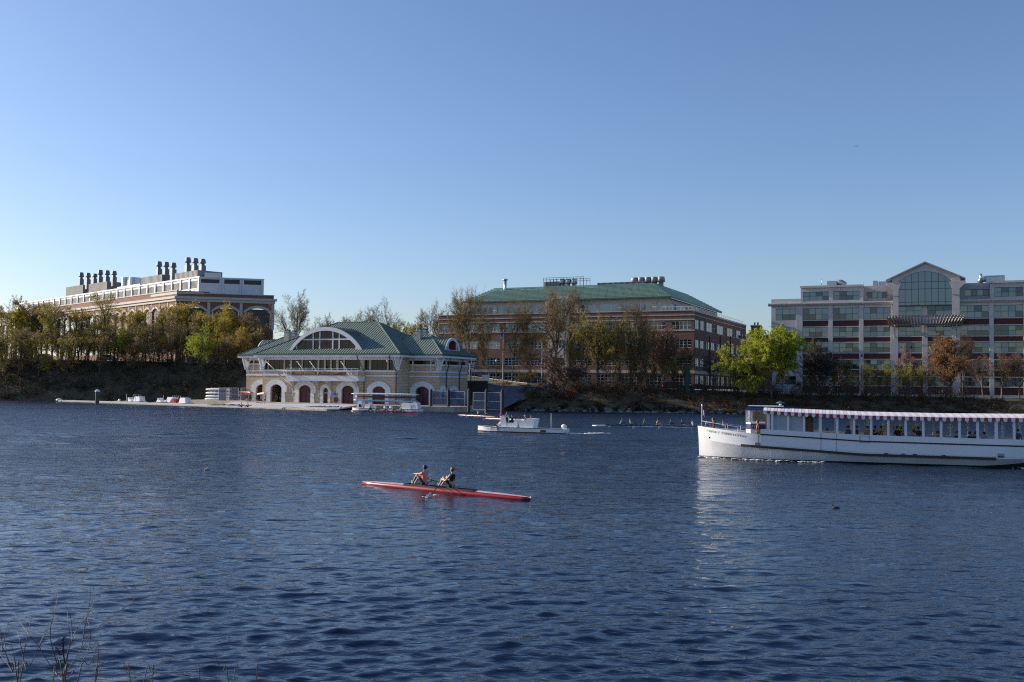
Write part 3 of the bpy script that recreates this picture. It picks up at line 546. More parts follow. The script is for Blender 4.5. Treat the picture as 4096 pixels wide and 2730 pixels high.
# long lit facade: arched bays
bay = 5.35; nb = 30; hs = []
for i in range(nb):
    b1 = -.7-i*bay; hs.append((b1-bay+.75, b1-.15, zc-9.6, zc-3.0, 1.0)); hs.append((b1-bay+.75, b1-.15, zc-16, zc-10.6))
m = MB(); m.wall(-LEN, 0, 0, zp, 0, hs, .5); m.build('wall', LB, lab)
m = MB(); m.box(-LEN, .6, -.7, .0, zc-.75, zc-.1); m.box(-LEN, .3, -.35, .0, zc-1.5, zc-.75); m.box(-LEN, .2, -.15, .3, zp-.001, zp+.25); m.box(-17, .1, -.12, .0, zc+.5, zp-.2); m.build('cornice', LST, lab)
for i in range(nb):
    a, b, c, d, r = hs[2*i]; m = MB(); m.band([(a, d-r)]+arcpts(a, b, d-r, r, 8)+[(b, d-r)], [(a-.3, d-r)]+arcpts(a-.3, b+.3, d-r+.3, r+.35, 8)+[(b+.3, d-r)], -.15, .01); m.build('arch_trim', LST, lab); m = MB(); m.box(a-.1, b+.1, -.12, .0, c-.35, c); m.build('window_sill', LST, lab); m = MB(); m.box(b+.25, b+.65, -.1, 0, d-r, zc-1.5); m.build('pier', LST, lab)
    if i < 9: window(lab, a+.05, b-.05, c, d-.3, .35, 4, 4, LST, GLASS, .09, panes=False); h2 = hs[2*i+1]; window(lab, h2[0], h2[1], h2[2], h2[3], .35, 4, 3, LST, GLASS, .09, panes=False)
# end facade in shade
hs = []; ewb = EW/3
for i in range(3): hs.append((.9+i*ewb, (i+1)*ewb-.9, zc-8.6, zc-2.9, 1.3)); hs.append((.9+i*ewb, (i+1)*ewb-.9, zc-15, zc-9.8))
m = MB(); m.wall(0, EW, 0, zp-.6, 0, hs, .5); m.box(0, ex(838, 1175), 0, .4, zp-.6, zp); m.build('end_wall', LB, lab, M=ME)
m = MB(); m.box(-.6, EW+.9, -.7, 0, zc-.75, zc-.1); m.box(-.3, EW+.4, -.35, 0, zc-1.5, zc-.75); m.box(-.1, EW+.1, -.15, .3, zp-.6, zp-.38); m.box(.3, ex(815, 1175), -.1, 0, zc+.6, zp-.2); m.build('end_cornice', LST, lab, M=ME)
for i in range(3):
    a, b, c, d, r = hs[2*i]; m = MB(); m.band([(a, d-r)]+arcpts(a, b, d-r, r, 10)+[(b, d-r)], [(a-.4, d-r)]+arcpts(a-.4, b+.4, d-r+.35, r+.4, 10)+[(b+.4, d-r)], -.15, .01); m.build('arch_trim', LST, lab, M=ME); m = MB(); m.box(b+.3, b+1.1, -.1, 0, zc-9, zc-1.5); m.build('pier', LST, lab, M=ME)
    window(lab, a+.05, b-.05, c, d-.3, .35, 9, 4, BLACK, GLASS, .09, ME, panes=False); h2 = hs[2*i+1]; window(lab, h2[0], h2[1], h2[2], h2[3], .35, 6, 3, BLACK, GLASS, .09, ME, panes=False)
# roof deck and rear
m = MB(); c0 = LL.w(0, .5); c1 = LE.w(EW, .5); c2 = LL.w(-LEN, .5); dv = c1-c0
mi = MLL.inverted(); cc = [mi @ Vector((v.x, v.y, LZ)) for v in (c0, c1, c2+dv, c2)]
m.prismz([(v.x, v.y) for v in cc], zp-1.2, zp-.9); m.build('roof', PENT, lab)
# white penthouse storey: corner set back
pc = PY(796, 1250, 287); PL = Fr(pc[0], pc[1], LZ, 46); PE = Fr(pc[0], pc[1], LZ, -14); MPL, MPE = mi @ PL.M, mi @ PE.M
zt = PL.z(796, 1107); zb0 = zp-1.2; pw = PE.x(1053, 1180); PLN = 158
hs = []; bb = 5.75
for i in range(27): b1 = -.9-i*bb; hs.append((b1-bb+.75, b1-.05, zt-3.3, zt-1.1))
m = MB(); m.wall(-PLN, 0, zb0, zt, 0, hs, .35); m.box(-PLN, .15, -.25, 0, zt-.35, zt+.1); m.build('penthouse_wall', PANEL, lab, M=MPL)
for i, h in enumerate(hs):
    m = MB(); m.box(h[1]+.05, h[1]+.75, -.22, 0, zb0, zt-.35); m.box(h[0], h[1], -.1, 0, zt-3.6, zt-3.35); m.box((h[0]+h[1])/2-.07, (h[0]+h[1])/2+.07, -.06, 0, zb0, zt-3.6); m.build('pilaster', PANEL, lab, M=MPL)
    lo = MB()
    for k in range(7): z = h[2]+.05+k*.31; lo.hexa([(h[0], .03, z), (h[1], .03, z), (h[1], .25, z+.2), (h[0], .25, z+.2)], [(h[0], .03, z+.06), (h[1], .03, z+.06), (h[1], .25, z+.26), (h[0], .25, z+.26)])
    lo.box(h[0], h[1], .3, .34, h[2], h[3]); lo.build('louvre', LOUV, lab, M=MPL)
hs = [(PE.x(804, 1120)+0, PE.x(879, 1120), PE.z(840, 1133), PE.z(840, 1118)), (PE.x(893, 1120), PE.x(961, 1120), PE.z(925, 1137), PE.z(925, 1120)), (PE.x(972, 1120), PE.x(1045, 1120), PE.z(1008, 1140), PE.z(1008, 1123))]
m = MB(); m.wall(0, pw, zb0, zt-.15, 0, hs, .3); m.box(-.1, pw+.2, -.25, 0, zt-.45, zt-.1)
for a in (881, 893, 962, 972, 1049): x = PE.x(a, 1150); m.box(x-.25, x+.25, -.18, 0, zb0, zt-.45)
m.build('penthouse_end', PANEL, lab, M=MPE)
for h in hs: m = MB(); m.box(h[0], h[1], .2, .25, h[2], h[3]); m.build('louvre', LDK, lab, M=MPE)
m = MB(); v = [mi @ Vector((q.x, q.y, LZ)) for q in (PL.w(0, .3), PE.w(pw, .3), PL.w(-PLN, .3)+(PE.w(pw, .3)-PL.w(0, .3)), PL.w(-PLN, .3))]
m.prismz([(q.x, q.y) for q in v], zt-.7, zt-.5); m.build('penthouse_roof', PENT, lab)
m = MB(); x1_, y1_ = v[1].x, v[1].y; m.prismz([(v[1].x, v[1].y), (v[1].x-.3, v[1].y+.3), (v[2].x-.3, v[2].y+.3), (v[2].x, v[2].y)], zb0, zt-.5); m.build('penthouse_rear', PANEL, lab)
def roofbox(a0, a1, top, dy, dep, bot):
    x0, x1 = PL.x(a0, top, dy), PL.x(a1, top, dy); z1 = PL.z((a0+a1)/2, top, dy); m = MB(); m.box(x0, x1, dy, dy+dep, bot, z1); n = int((x1-x0)/.8)
    for i in range(n+1): c = x0+(x1-x0)*i/n; m.box(c-.05, c+.05, dy-.06, dy, bot, z1)
    m.build('plant_enclosure', PENT, lab, M=MPL); return x0, x1, z1
E1 = roofbox(266, 332, 1145, 3.5, 9, zt-.6); E2 = roofbox(356, 428, 1132, 3, 9, zt-.6); E3 = roofbox(566, 648, 1105, 3, 9, zt-.6); E4 = roofbox(700, 790, 1088, 2.5, 8, zt-.6)
def stack(px0, top, bot, dy):
    s_, zb_ = PL.px(px0, bot, dy); zt_ = PL.z(px0, top, dy); h = zt_-zb_; r = .72; m = MB(); m.box(s_-r, s_+r, dy-r, dy+r, zb_-1.5, zb_+h*.46)
    m.tube([(s_, dy, zb_+h*q) for q in (.44, .6, .64)], [r*.95, r*.72, r*.72], 12); m.tube([(s_, dy, zb_+h*q) for q in (.62, .64, .70, .98, 1.)], [r*.8, r*1.25, r*1.3, r*.98, r*.8], 12)
    m.build('exhaust_stack', mat('grey stack metal', (.145,.155,.175), .45, .3, var=.1), lab, M=MPL)
for a, t, b in ((324, 1091, 1141), (351.5, 1093, 1141), (378.5, 1096, 1134), (400, 1081, 1132), (428, 1083, 1131), (455.5, 1085, 1129), (635.5, 1047, 1103), (664, 1049, 1103), (693, 1052, 1103), (751, 1031, 1088), (780.5, 1034, 1088), (810, 1037, 1086)): stack(a, t, b, 4.5)
m = MB()
for a in (511, 541): x, z = PL.px(a, 1112, 5); m.tube([(x, 5, z-3), (x, 5, z)], 2.0, 14)
x0, z = PL.px(470, 1128, 2.4); x1 = PL.x(560, 1120, 2.4); m.box(x0, x1, 2.4, 7, zt-.6, zt+1.1)
m.build('cooling_unit', STEEL, lab, M=MPL)
m = MB(); x, z = PE.px(818, 1092, 3); x2 = PE.x(882, 1092, 3); m.box(x, x2, 3, 8, zt-.6, PE.z(850, 1092, 3)); m.build('plant_box', PANEL, lab, M=MPE)
# ---------------------------------------------------------------- brick office block with green pergola roof
p = PY(2776, 1500, 232); OZ = 4.9
OB = Fr(p[0], p[1], OZ, 25); OR = OB.side(0, 0); MO = OB.M; MOR = MO.inverted() @ OR.M
OBR = brickmat('office brick', (.165,.075,.055), (.14,.062,.046), (.17,.125,.1), .6, .2, .02, .25); LIME = mat('limestone', (.46,.42,.38), .8, var=.1); PERG = mat('green pergola paint', (.20,.34,.285), .7, var=.12); PERD = mat('shade green behind pergola', (.03,.075,.062), .7)  # PERD is darkened for the shadowed gaps between the pergola rails
off = thing('office_block', 'red brick office block with green slatted pergola roof and limestone top storey', 'building', MO)
ox = lambda a, b, dy=0: OB.x(a, b, dy); oz = lambda a, b, dy=0: OB.z(a, b, dy)
XA = ox(1753, 1400); zT = oz(2776, 1243); rows = [(oz(2700, 1319), oz(2700, 1285)), (oz(2700, 1391), oz(2700, 1358)), (oz(2700, 1465), oz(2700, 1432)), (.9, oz(2700, 1500))]
hs = []; nbay = 11; bw = (0-XA)/nbay
for i in range(nbay):
    if i == 5: continue
    for (a, b) in rows: hs.append((XA+i*bw+.7, XA+(i+1)*bw-.7, a, b))
m = MB(); m.wall(XA, 0, 0, zT, 0, hs, .4); m.build('wall', OBR, off)
for h in hs: window(off, *h, .25, 5, 3 if h[3] < rows[1][1]+.1 else 2, TRIM, GLASST if h[2] > rows[1][0]-.1 else GLASS, .10, panes=False)
m = MB()
for z0, z1 in ((oz(2760, 1495), oz(2760, 1483)), (rows[0][0]-.35, rows[0][0]-.1), (rows[0][1]+.2, rows[0][1]+.45), (zT-1.1, zT-.9)): m.box(XA-.1, .12, -.1, .0, z0, z1)
m.box(XA-.1, .1, -.12, .3, zT, zT+.2); m.build('limestone_band', LIME, off)
c5 = XA+5*bw; m = MB(); hs5 = [(c5+1.3+j*(bw-2.6)/2+.15, c5+1.3+(j+1)*(bw-2.6)/2-.15, a, b) for j in range(2) for a, b in rows]; m.wall(c5+.2, c5+bw-.2, 0, zT, -.35, hs5, .4); m.build('entrance_bay', LIME, off)
for h in hs5: window(off, *h, -.1, 2, 2, TRIM, GLASST, .09, panes=False)
# right, shaded side
RL = OR.x(2984, 1400); hs = []
def rcols(sets, za, zb): return [(OR.x(a, 1300), OR.x(b, 1300), za, zb) for a, b in sets]
R1 = [(2781, 2800), (2802, 2821), (2826, 2853), (2855, 2863), (2869, 2897), (2899, 2904), (2909, 2935), (2937, 2942), (2946, 2967), (2969, 2976)]
r1z = (OR.z(2780, 1316), OR.z(2780, 1277)); hs = rcols(R1, *r1z)
for a, b in rows[1:]:
    for c, d in ((2782, 2820), (2826, 2862), (2868, 2902), (2908, 2940), (2946, 2974)): hs += rcols([(c, (c+d)/2-1), ((c+d)/2+1, d)], a, b)
m = MB(); m.wall(0, RL, 0, zT-.2, 0, hs, .35); m.build('side_wall', OBR, off, M=MOR)
for h in hs: window(off, *h, .2, 2, 2, TRIM, GLASST, .12, MOR, panes=False)
m = MB(); m.box(0, RL, -.1, 0, oz(2760, 1495), oz(2760, 1483)); m.box(-.1, RL+.1, -.12, .3, zT-.2, zT+.2); m.box(0, RL, -.05, 0, zT-1.1, zT-.95); m.build('side_band', LIME, off, M=MOR)
for a in (2838, 2880, 2921): x = OR.x(a, 1400); m = MB(); m.box(x-.2, x+.2, -.25, -.02, .5, OR.z(a, 1345)); m.build('drain_pipe', BLACK, off, M=MOR)
m = MB(); m.box(XA+.1, -.1, .42, RL-.4, zT-1.3, zT-1.0); m.build('roof_deck', PENT, off)
m = MB(); m.box(-.3, RL, .5, .55, zT+1.0, zT+1.08)
for j in range(28): x = -.3+(RL+.3)*j/27; m.box(x-.03, x+.03, .5, .55, zT+.2, zT+1.0)
m.build('roof_railing', WHITE, off, M=MOR)
m = MB(); r0 = OB.x(2645, 1245, .5); m.box(r0, -.5, .5, .55, zT+1.0, zT+1.08)
for j in range(9): x = r0+(-.5-r0)*j/8; m.box(x-.03, x+.03, .5, .55, zT+.2, zT+1.0)
m.build('roof_railing', WHITE, off)
# limestone top storey set back, eaves and pergola
SB = 5.0; tx1 = OB.x(2671, 1240, SB); tx0 = OB.x(1872, 1250, SB); ze = OB.z(2671, 1189, SB); TS = OB.side(tx1, SB); MTS = MO.inverted() @ TS.M
tl = TS.x(2869, 1240); zw0, zw1 = OB.z(2640, 1249, SB), OB.z(2640, 1212, SB)
cols = [(1880, 1975), (1987, 2085), (2098, 2170), (2325, 2345), (2350, 2385), (2395, 2472), (2486, 2612), (2627, 2651)]
hs = [(OB.x(a, 1230, SB), OB.x(b, 1230, SB), zw0, zw1) for a, b in cols]
m = MB(); m.wall(tx0, tx1, zT-1.1, ze, SB, hs, .4); m.build('top_wall', LIME, off)
for h in hs: window(off, h[0], h[1], h[2], h[3], SB+.2, max(2, round((h[1]-h[0])/1.7)), 1, TRIM, GLASST, .1, panes=False)
m = MB()
for a in (1980, 2091, 2478, 2618, 2660): x = OB.x(a, 1230, SB); [m.box(x-.55, x+.55, SB-.12, SB, zw0+k*.55, zw0+k*.55+.4) for k in range(5)]
m.build('quoin', mat('limestone quoin', (.5,.44,.38), .8), off)
hs = [(TS.x(a, 1240), TS.x(b, 1240), TS.z(2690, 1240), TS.z(2690, 1215)) for a, b in ((2678, 2704), (2714, 2748), (2758, 2792), (2802, 2828), (2838, 2858))]
m = MB(); m.wall(0, tl, zT-1.1, ze, 0, hs, .35); m.build('top_side_wall', LIME, off, M=MTS)
for h in hs: window(off, *h, .2, 4, 1, TRIM, GLASST, .1, MTS, panes=False)
# arched bay in the middle of the top storey
ga, gb = OB.x(2180, 1230, SB-2), OB.x(2312, 1230, SB-2); g0, g1 = OB.z(2245, 1262, SB-2), OB.z(2245, 1183, SB-2)
m = MB(); m.wall(ga, gb, zT-1, g1-1.4, SB-2, [(ga+.6, gb-.6, g0+.3, g1-3.4)], .3); m.band([(ga+.6, g1-3.0)]+arcpts(ga+.6, gb-.6, g1-3.0, 2.2, 12)+[(gb-.6, g1-3.0)], [(ga-.1, g1-3.0)]+arcpts(ga-.1, gb+.1, g1-2.6, 2.6, 12)+[(gb+.1, g1-3.0)], SB-2.3, SB-1.6); m.box(gb-.3, gb-.02, SB-1.99, SB, zT-1, g1-3); m.build('arched_bay', LIME, off)
window(off, ga+.6, gb-.6, g0+.3, g1-3.4, SB-1.8, 6, 2, TRIM, GLASST, .1, panes=False); m = MB(); m.prismy([(ga+.6, g1-3.4), (gb-.6, g1-3.4)]+arcpts(ga+.6, gb-.6, g1-3.0, 2.2, 12)[::-1], SB-1.75, SB-1.7); m.build('fanlight', GLASST, off)
rt = OB.z(2540, 1141, SB+9.5); D_ = 9.5; tot = tl*.95
e0 = [(tx0-1, SB-1, ze), (tx1+1, SB-1, ze)]; rxa, rxb = OB.x(1975, 1165, SB+D_), OB.x(2616, 1141, SB+D_)
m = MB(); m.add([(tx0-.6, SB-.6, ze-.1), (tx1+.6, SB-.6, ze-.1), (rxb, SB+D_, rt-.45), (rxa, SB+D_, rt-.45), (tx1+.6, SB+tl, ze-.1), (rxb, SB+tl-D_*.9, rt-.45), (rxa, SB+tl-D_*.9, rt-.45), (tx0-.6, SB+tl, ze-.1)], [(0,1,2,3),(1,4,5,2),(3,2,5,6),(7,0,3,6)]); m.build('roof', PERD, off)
for k in range(11):          # pergola rails
    t = k/10; z = ze+(rt-ze)*t+.12; y = SB-1+(D_+1)*t; xa, xb = tx0-1+(rxa-tx0+1)*t, tx1+1+(rxb-tx1-1)*t
    m = MB(); m.box(xa, xb, y-.14, y+.14, z, z+.24); m.build('pergola_rail', PERG, off)
    yb = SB+tl+1-(D_*.9)*t; m = MB(); m.box(xb-.14, xb+.14, y+.15, yb, z, z+.24); m.build('pergola_rail', PERG, off)
for k in range(24):
    t = k/23; xa = tx0-1+(tx1+1-tx0+1)*t; xb = rxa+(rxb-rxa)*t; m = MB(); m.beam((xa, SB-1, ze+.03), (xb, SB+D_, rt+.03), .12, .16); m.build('pergola_rafter', PERG, off)
m = MB(); m.box(tx0-1.1, tx1+1.1, SB-1.15, SB-.95, ze-.25, ze+.12); m.box(tx1+.95, tx1+1.15, SB-.95, SB+tl+1, ze-.25, ze+.12); m.build('eave_beam', mat('dark green eave', (.03,.09,.075), .5), off)
# plant on the roof
def vent(a, t, b, dy, r=1.0, mt=None):
    x, z0_ = OB.px(a, b, dy); z1_ = OB.z(a, t, dy); h = z1_-z0_; m = MB(); m.tube([(x, dy, z0_-1), (x, dy, z0_+h*.5)], [r*.75, r*.62], 12); m.tube([(x, dy, z0_+h*.42), (x, dy, z0_+h*.5), (x, dy, z1_-.1), (x, dy, z1_)], [r*.7, r*1.12, r*.92, r*.85], 12); m.build('roof_vent', mt or mat('weathered vent', (.26,.25,.24), .55, .3, var=.15), off, True)
for a, t, b in ((2539, 1112, 1150), (2565, 1111, 1150), (2592, 1110, 1150), (2618, 1109, 1148), (2644, 1108, 1146)): vent(a, t, b, SB+13)
for a, t, b in ((2249, 1117, 1150), (2273, 1117, 1150), (2296, 1116, 1152)): vent(a, t, b, SB+11, .85, STEEL)
x0, z1 = OB.px(2392, 1133, SB+11); x1 = OB.x(2575, 1128, SB+11); m = MB(); m.box(x0, x1, SB+10.8, SB+18, rt-1, z1); [m.box(x0+(x1-x0)*j/8-.06, x0+(x1-x0)*j/8+.06, SB+10.7, SB+10.8, rt-1, z1) for j in range(9)]; m.build('plant_enclosure', mat('grey blue cladding', (.14,.16,.19), .6), off)
x0, z1 = OB.px(2178, 1129, SB+10.5); x1 = OB.x(2238, 1129, SB+10.5); m = MB(); m.box(x0, x1, SB+10.3, SB+15, rt-1.5, z1)
xe_ = OB.x(2336, 1140, SB+10.5); m.box(x1+.5, xe_, SB+12, SB+15, rt-1.5, z1-1.6); m.build('plant_box', PENT, off)
m = MB(); zr = OB.z(2200, 1113, SB+10.5)
for y in (SB+10.2, SB+15):
    for z in (zr, (zr+z1)/2): m.box(x0-.2, xe_, y-.04, y+.04, z-.04, z+.04)
    for j in range(13): x = x0-.2+(xe_-x0+.2)*j/12; m.box(x-.04, x+.04, y-.04, y+.04, z1-2, zr)
m.build('plant_railing', BLACK, off)
x, z0_ = OB.px(2020, 1164, SB+8); zt_ = OB.z(2020, 1119, SB+8); m = MB(); m.tube([(x, SB+8, z0_-2), (x, SB+8, zt_)], .42, 12); m.tube([(x, SB+8, zt_-.2), (x, SB+8, zt_+.1)], .75, 12); m.build('flue', STEEL, off, True)
# ---------------------------------------------------------------- pale office block with glazed gable on the right
p = PY(3450, 1500, 240); GZ = 4.0
GB = Fr(p[0], p[1], GZ, 23); MG = GB.M
GC = mat('pale precast concrete', (.54,.50,.48), .75, var=.07, scale=.5); SPAN = brickmat('dark red spandrel brick', (.10,.026,.022), (.085,.022,.02), (.12,.05,.045), .6, .2, .02, .2); GFR = mat('green window frame', (.05,.12,.10), .45); GTR = mat('pale sill', (.55,.52,.5), .7)
gl = thing('glass_office', 'pale concrete office block with teal ribbon windows and glazed pediment', 'building', MG)
gx = lambda a, b=1350, dy=0: GB.x(a, b, dy); gz_ = lambda a, b, dy=0: GB.z(a, b, dy)
zC = gz_(3450, 1207); XL_, XR_ = gx(3085), gx(4096)+26
rws = [(1279, 1232), (1347, 1309), (1411, 1372), (1477, 1440), (1541, 1507)]     # storeys at px 3380
rz_ = [(gz_(3380, a), gz_(3380, b)) for a, b in rws]
cols = [(3103, 3183.5), (3211, 3313.5), (3332, 3436), (3454.5, 3562)]; mid = [(3592.5, 3689), (3711, 3808.5)]; rgt = [(3841, 3957), (3976, 4093), (4112, 4230)]
colx = [(gx(a), gx(b)) for a, b in cols+mid+rgt]; hs = []; sp = []
for i, (a, b) in enumerate(colx):
    for j, (z0, z1) in enumerate(rz_):
        if i in (4, 5) and j == 0: continue
        hs.append((a, b, z0, z1))
        if i: nz1 = rz_[j+1][1] if j < 4 else .2; sp.append((a, b, nz1+.22, z0-.22))
zg0 = gz_(3640, 1264); zg1 = gz_(3640, 1225)
hs += [(colx[4][0], colx[4][1], zg0, zg1), (colx[5][0], colx[5][1], zg0, zg1)]
m = MB(); m.wall(XL_, XR_, 0, zC, 0, hs+sp, .35); m.build('wall', GC, gl)
for a, b, c, d in sp: m = MB(); m.box(a, b, .18, .3, c, d); m.build('spandrel', SPAN, gl)
for h in hs: window(gl, *h, .15, 3 if h[1]-h[0] < 5.4 else 4, 2, GFR, GLASST, .10)
m = MB(); m.prismx([(-.75, zC-.1), (-.75, zC-.35), (-.3, zC-.8), (0, zC-.8), (0, zC)], XL_-.7, gx(3575)); m.prismx([(-.75, zC-.1), (-.75, zC-.35), (-.3, zC-.8), (0, zC-.8), (0, zC)], gx(3825), XR_); m.box(XL_, gx(3204), -.05, .4, zC+.001, gz_(3150, 1197)); m.build('cornice', GTR, gl)
for a, b in ((3185, 3210), (3314, 3331), (3437, 3454), (3563, 3592), (3690, 3710), (3809, 3840), (3958, 3975), (4094, 4111)): m = MB(); x0, x1 = gx(a), gx(b); m.box(x0, x1, -.16, 0, 0, zC-.82); m.build('pilaster', GC, gl)
# upper storey, set back
U = 1.2; uz0 = gz_(3350, 1205, U); uz1 = gz_(3300, 1143, U); ua, ub = gx(3203, 1180, U), gx(3453, 1180, U)
def upper(a, b, wins, top):
    hs = [(gx(c, 1180, U), gx(d, 1180, U), gz_(3350, 1203, U)+.1, gz_(3350, 1166, U)) for c, d in wins]; m = MB(); m.wall(a, b, zC-.1, top, U, hs, .3); m.box(a-.15, b+.15, U-.4, U, top-.5, top); m.build('upper_wall', GC, gl)
    for h in hs: window(gl, *h, U+.15, 4, 2, GFR, GLASST, .1)
    m = MB(); m.box(a, b, U+.35, 20, top-.4, top-.2); m.build('upper_roof', PENT, gl)
upper(ua, ub, [(3212, 3316), (3332.5, 3439)], uz1); upper(gx(3960, 1180, U), XR_, [(3977, 4093), (4110, 4230)], uz1)
m = MB(); m.box(ub-.3, ub-.02, U+.02, 18, zC, uz1-.5); m.box(ua+.02, ua+.3, U+.02, 18, zC, uz1-.5); m.build('return_wall', GC, gl)
U2 = 4.5; m = MB(); zl0 = gz_(3510, 1193, U2); zl1 = gz_(3510, 1168, U2); zl2 = gz_(3510, 1143, U2); la, lb = gx(3440, 1180, U2), gx(3975, 1180, U2)
hs = [(gx(3468, 1180, U2), gx(3550, 1180, U2), zl0, zl1), (gx(3860, 1180, U2), gx(3957, 1180, U2), zl0, zl1)]; m.wall(la, lb, zC-.2, zl2, U2, hs, .3); m.build('link_wall', GC, gl)
for h in hs: window(gl, *h, U2+.15, 4, 1, GFR, GLASST, .1)
m = MB(); m.box(XL_+.1, XR_-.1, .4, 22, zC-.6, zC-.4); m.build('roof_deck', PENT, gl); m = MB(); m.box(XL_, XL_+.3, .02, 22, 0, zC); m.build('left_wall', GC, gl)
# gabled glass bay
Gd = -1.4; g = lambda a, b: GB.px(a, b, Gd); pk = g(3700, 1047); el, er = g(3545, 1121), g(3866, 1113); s0, s1 = g(3572, 1132)[0], g(3838, 1132)[0]; w0, w1 = g(3594, 1150)[0], g(3808, 1150)[0]
zsp = g(3700, 1128)[1]; zat = g(3700, 1086)[1]; zgb = g(3700, 1221)[1]
el = (2*pk[0]-er[0]+.2, el[1]); m = MB(); arch = arcpts(w0, w1, zsp, zat-zsp, 16)
top = lambda x: el[1]+(pk[1]-el[1])*(1-abs(x-pk[0])/(pk[0]-el[0]))
xsn = [s0]+[q[0] for q in arch]+[s1]; lo = [zsp]+[q[1] for q in arch]+[zsp]
m.band(list(zip(xsn, lo)), [(x, top(x)-.25) for x in xsn], Gd, Gd+3)
for a, b in ((s0, w0), (w1, s1)): m.box(a, b, Gd, 1.2, zC-9.2 if 0 else zgb-2.4, zsp)
m.build('gable', GC, gl)
m = MB(); nrm = .35
for sx in (-1, 1): xe2 = pk[0]+sx*(pk[0]-el[0]); m.hexa([(pk[0], Gd-.5, pk[1]), (xe2, Gd-.5, el[1]), (xe2, Gd-.5, el[1]-.3), (pk[0], Gd-.5, pk[1]-.35)], [(pk[0], 12, pk[1]), (xe2, 12, el[1]), (xe2, 12, el[1]-.3), (pk[0], 12, pk[1]-.35)])
m.build('gable_roof', mat('gable roof edge', (.34,.33,.33), .6), gl)
for sx, c in ((-1, s0), (1, s1)):
    m = MB(); w_ = 1.9; i_ = w0 if sx < 0 else w1; m.prismy([(c, zsp-3.2), (i_, zsp-3.2), (i_, zsp-1.8), (i_-sx*.5, zsp-.5), (i_-sx*.5, zsp), (c+sx*1.3, zsp), (c+sx*1.3, zsp-.5), (c, zsp-1.8)], Gd-.35, Gd-.01); m.box(c-.2 if sx < 0 else i_, i_ if sx < 0 else c+.2, Gd-.3, Gd, zsp, zsp+.55)
    m.build('capital', GC, gl)
f = MB(); nv = 8
for j in range(nv+1): x = w0+(w1-w0)*j/nv; z2 = zsp+ (max(0, (zat-zsp)*(1-((x-(w0+w1)/2)/((w1-w0)/2))**2)) if 0 < j < nv else 0); f.box(x-.06, x+.06, Gd+.25, Gd+.4, zgb, z2)
zr_ = [zgb, g(3700, 1208)[1], g(3700, 1156)[1], zsp+.02]
for z in zr_: f.box(w0, w1, Gd+.24, Gd+.41, z-.06, z+.06)
gw = f.build('gable_window', GFR, gl)
hwm = (w1-w0)/2; rs = zat-zsp; RR2 = (hwm**2+rs**2)/(2*rs); aw = lambda x: zsp+rs-RR2+math.sqrt(max(0, RR2**2-(x-(w0+w1)/2)**2))
for j in range(nv):
    a, b = w0+(w1-w0)*j/nv+.06, w0+(w1-w0)*(j+1)/nv-.06
    for c, d in zip(zr_, zr_[1:]): q = MB(); q.box(a, b, Gd+.3, Gd+.33, c+.06, d-.06); q.build('pane', GLASST, gw)
    tp = [(x, aw(x)) for x in np.linspace(a, b, 5) if aw(x) > zsp+.1]
    if len(tp) > 1: q = MB(); q.prismy([(tp[0][0], zsp+.08), (tp[-1][0], zsp+.08)]+tp[::-1], Gd+.3, Gd+.33); q.build('pane', GLASST, gw)
m = MB(); m.box(w0, w1, 6, 6.3, zgb, zat-.3); m.build('gable_back', DARK, gl)  # near-black sheet stands in for the unlit room behind the gable
# curved steel canopy
cc_ = GB.px(3700, 1285, -2); cr = (gx(3850, 1285, -2)-gx(3550, 1285, -2))/2; m = MB(); zt1, zt2 = GB.z(3700, 1266, -4), GB.z(3700, 1297, -4)
R_ = cr*1.9; t0 = math.asin(cr/R_); cy = -4.2+R_; an = [-t0+2*t0*j/24 for j in range(25)]
pt = lambda t, r: (cc_[0]+r*math.sin(t), cy-r*math.cos(t))
CANM = mat('canopy steel', (.25,.225,.20), .6, var=.15); can = thing('steel_canopy', 'curved pale steel brise-soleil fins projecting above the glass office entrance', 'canopy', MG)
for r, z in ((R_+.2, zt1), (R_-.7, zt2), (R_-1.7, zt2-.1), (R_-.9, zt1+.1)):
    m = MB()
    for u, v in zip(an, an[1:]): a, b = pt(u, r), pt(v, r); m.beam((a[0], a[1], z), (b[0], b[1], z), .18, .26)
    m.build('curved_rail', CANM, can)
for u in an[::1]:
    a, b, c_ = pt(u, R_+.5), pt(u, R_-.5), pt(u, R_-2.2); m = MB(); m.hexa([(a[0]-.05, a[1], zt1-.1), (b[0]-.07, b[1], zt2-.3), (c_[0]-.05, c_[1], zt2-.3), (c_[0]-.05, c_[1], zt2+.3), (a[0]-.07, a[1], zt1+.35)], [(a[0]+.05, a[1], zt1-.1), (b[0]+.07, b[1], zt2-.3), (c_[0]+.05, c_[1], zt2-.3), (c_[0]+.05, c_[1], zt2+.3), (a[0]+.07, a[1], zt1+.35)]); m.build('fin', CANM, can)
m = MB(); 0 and m.hexa([(*pt(u, R_+.2), zt1) for u in (an[0], an[6], an[12], an[18], an[24])]+[(*pt(u, R_-2.5), zt2+.4) for u in (an[24], an[18], an[12], an[6], an[0])], [(*pt(u, R_+.2), zt1+.05) for u in (an[0], an[6], an[12], an[18], an[24])]+[(*pt(u, R_-2.5), zt2+.45) for u in (an[24], an[18], an[12], an[6], an[0])])
for a in (3580, 3700, 3825): x = gx(a, 1300); m = MB(); m.beam((x, -.2, zt2-3), (x, -2.6, zt2-.2), .22); m.box(x-.2, x+.2, -1.2, -.16, zt2-.3, zt2-.05); m.build('strut', GC, can)
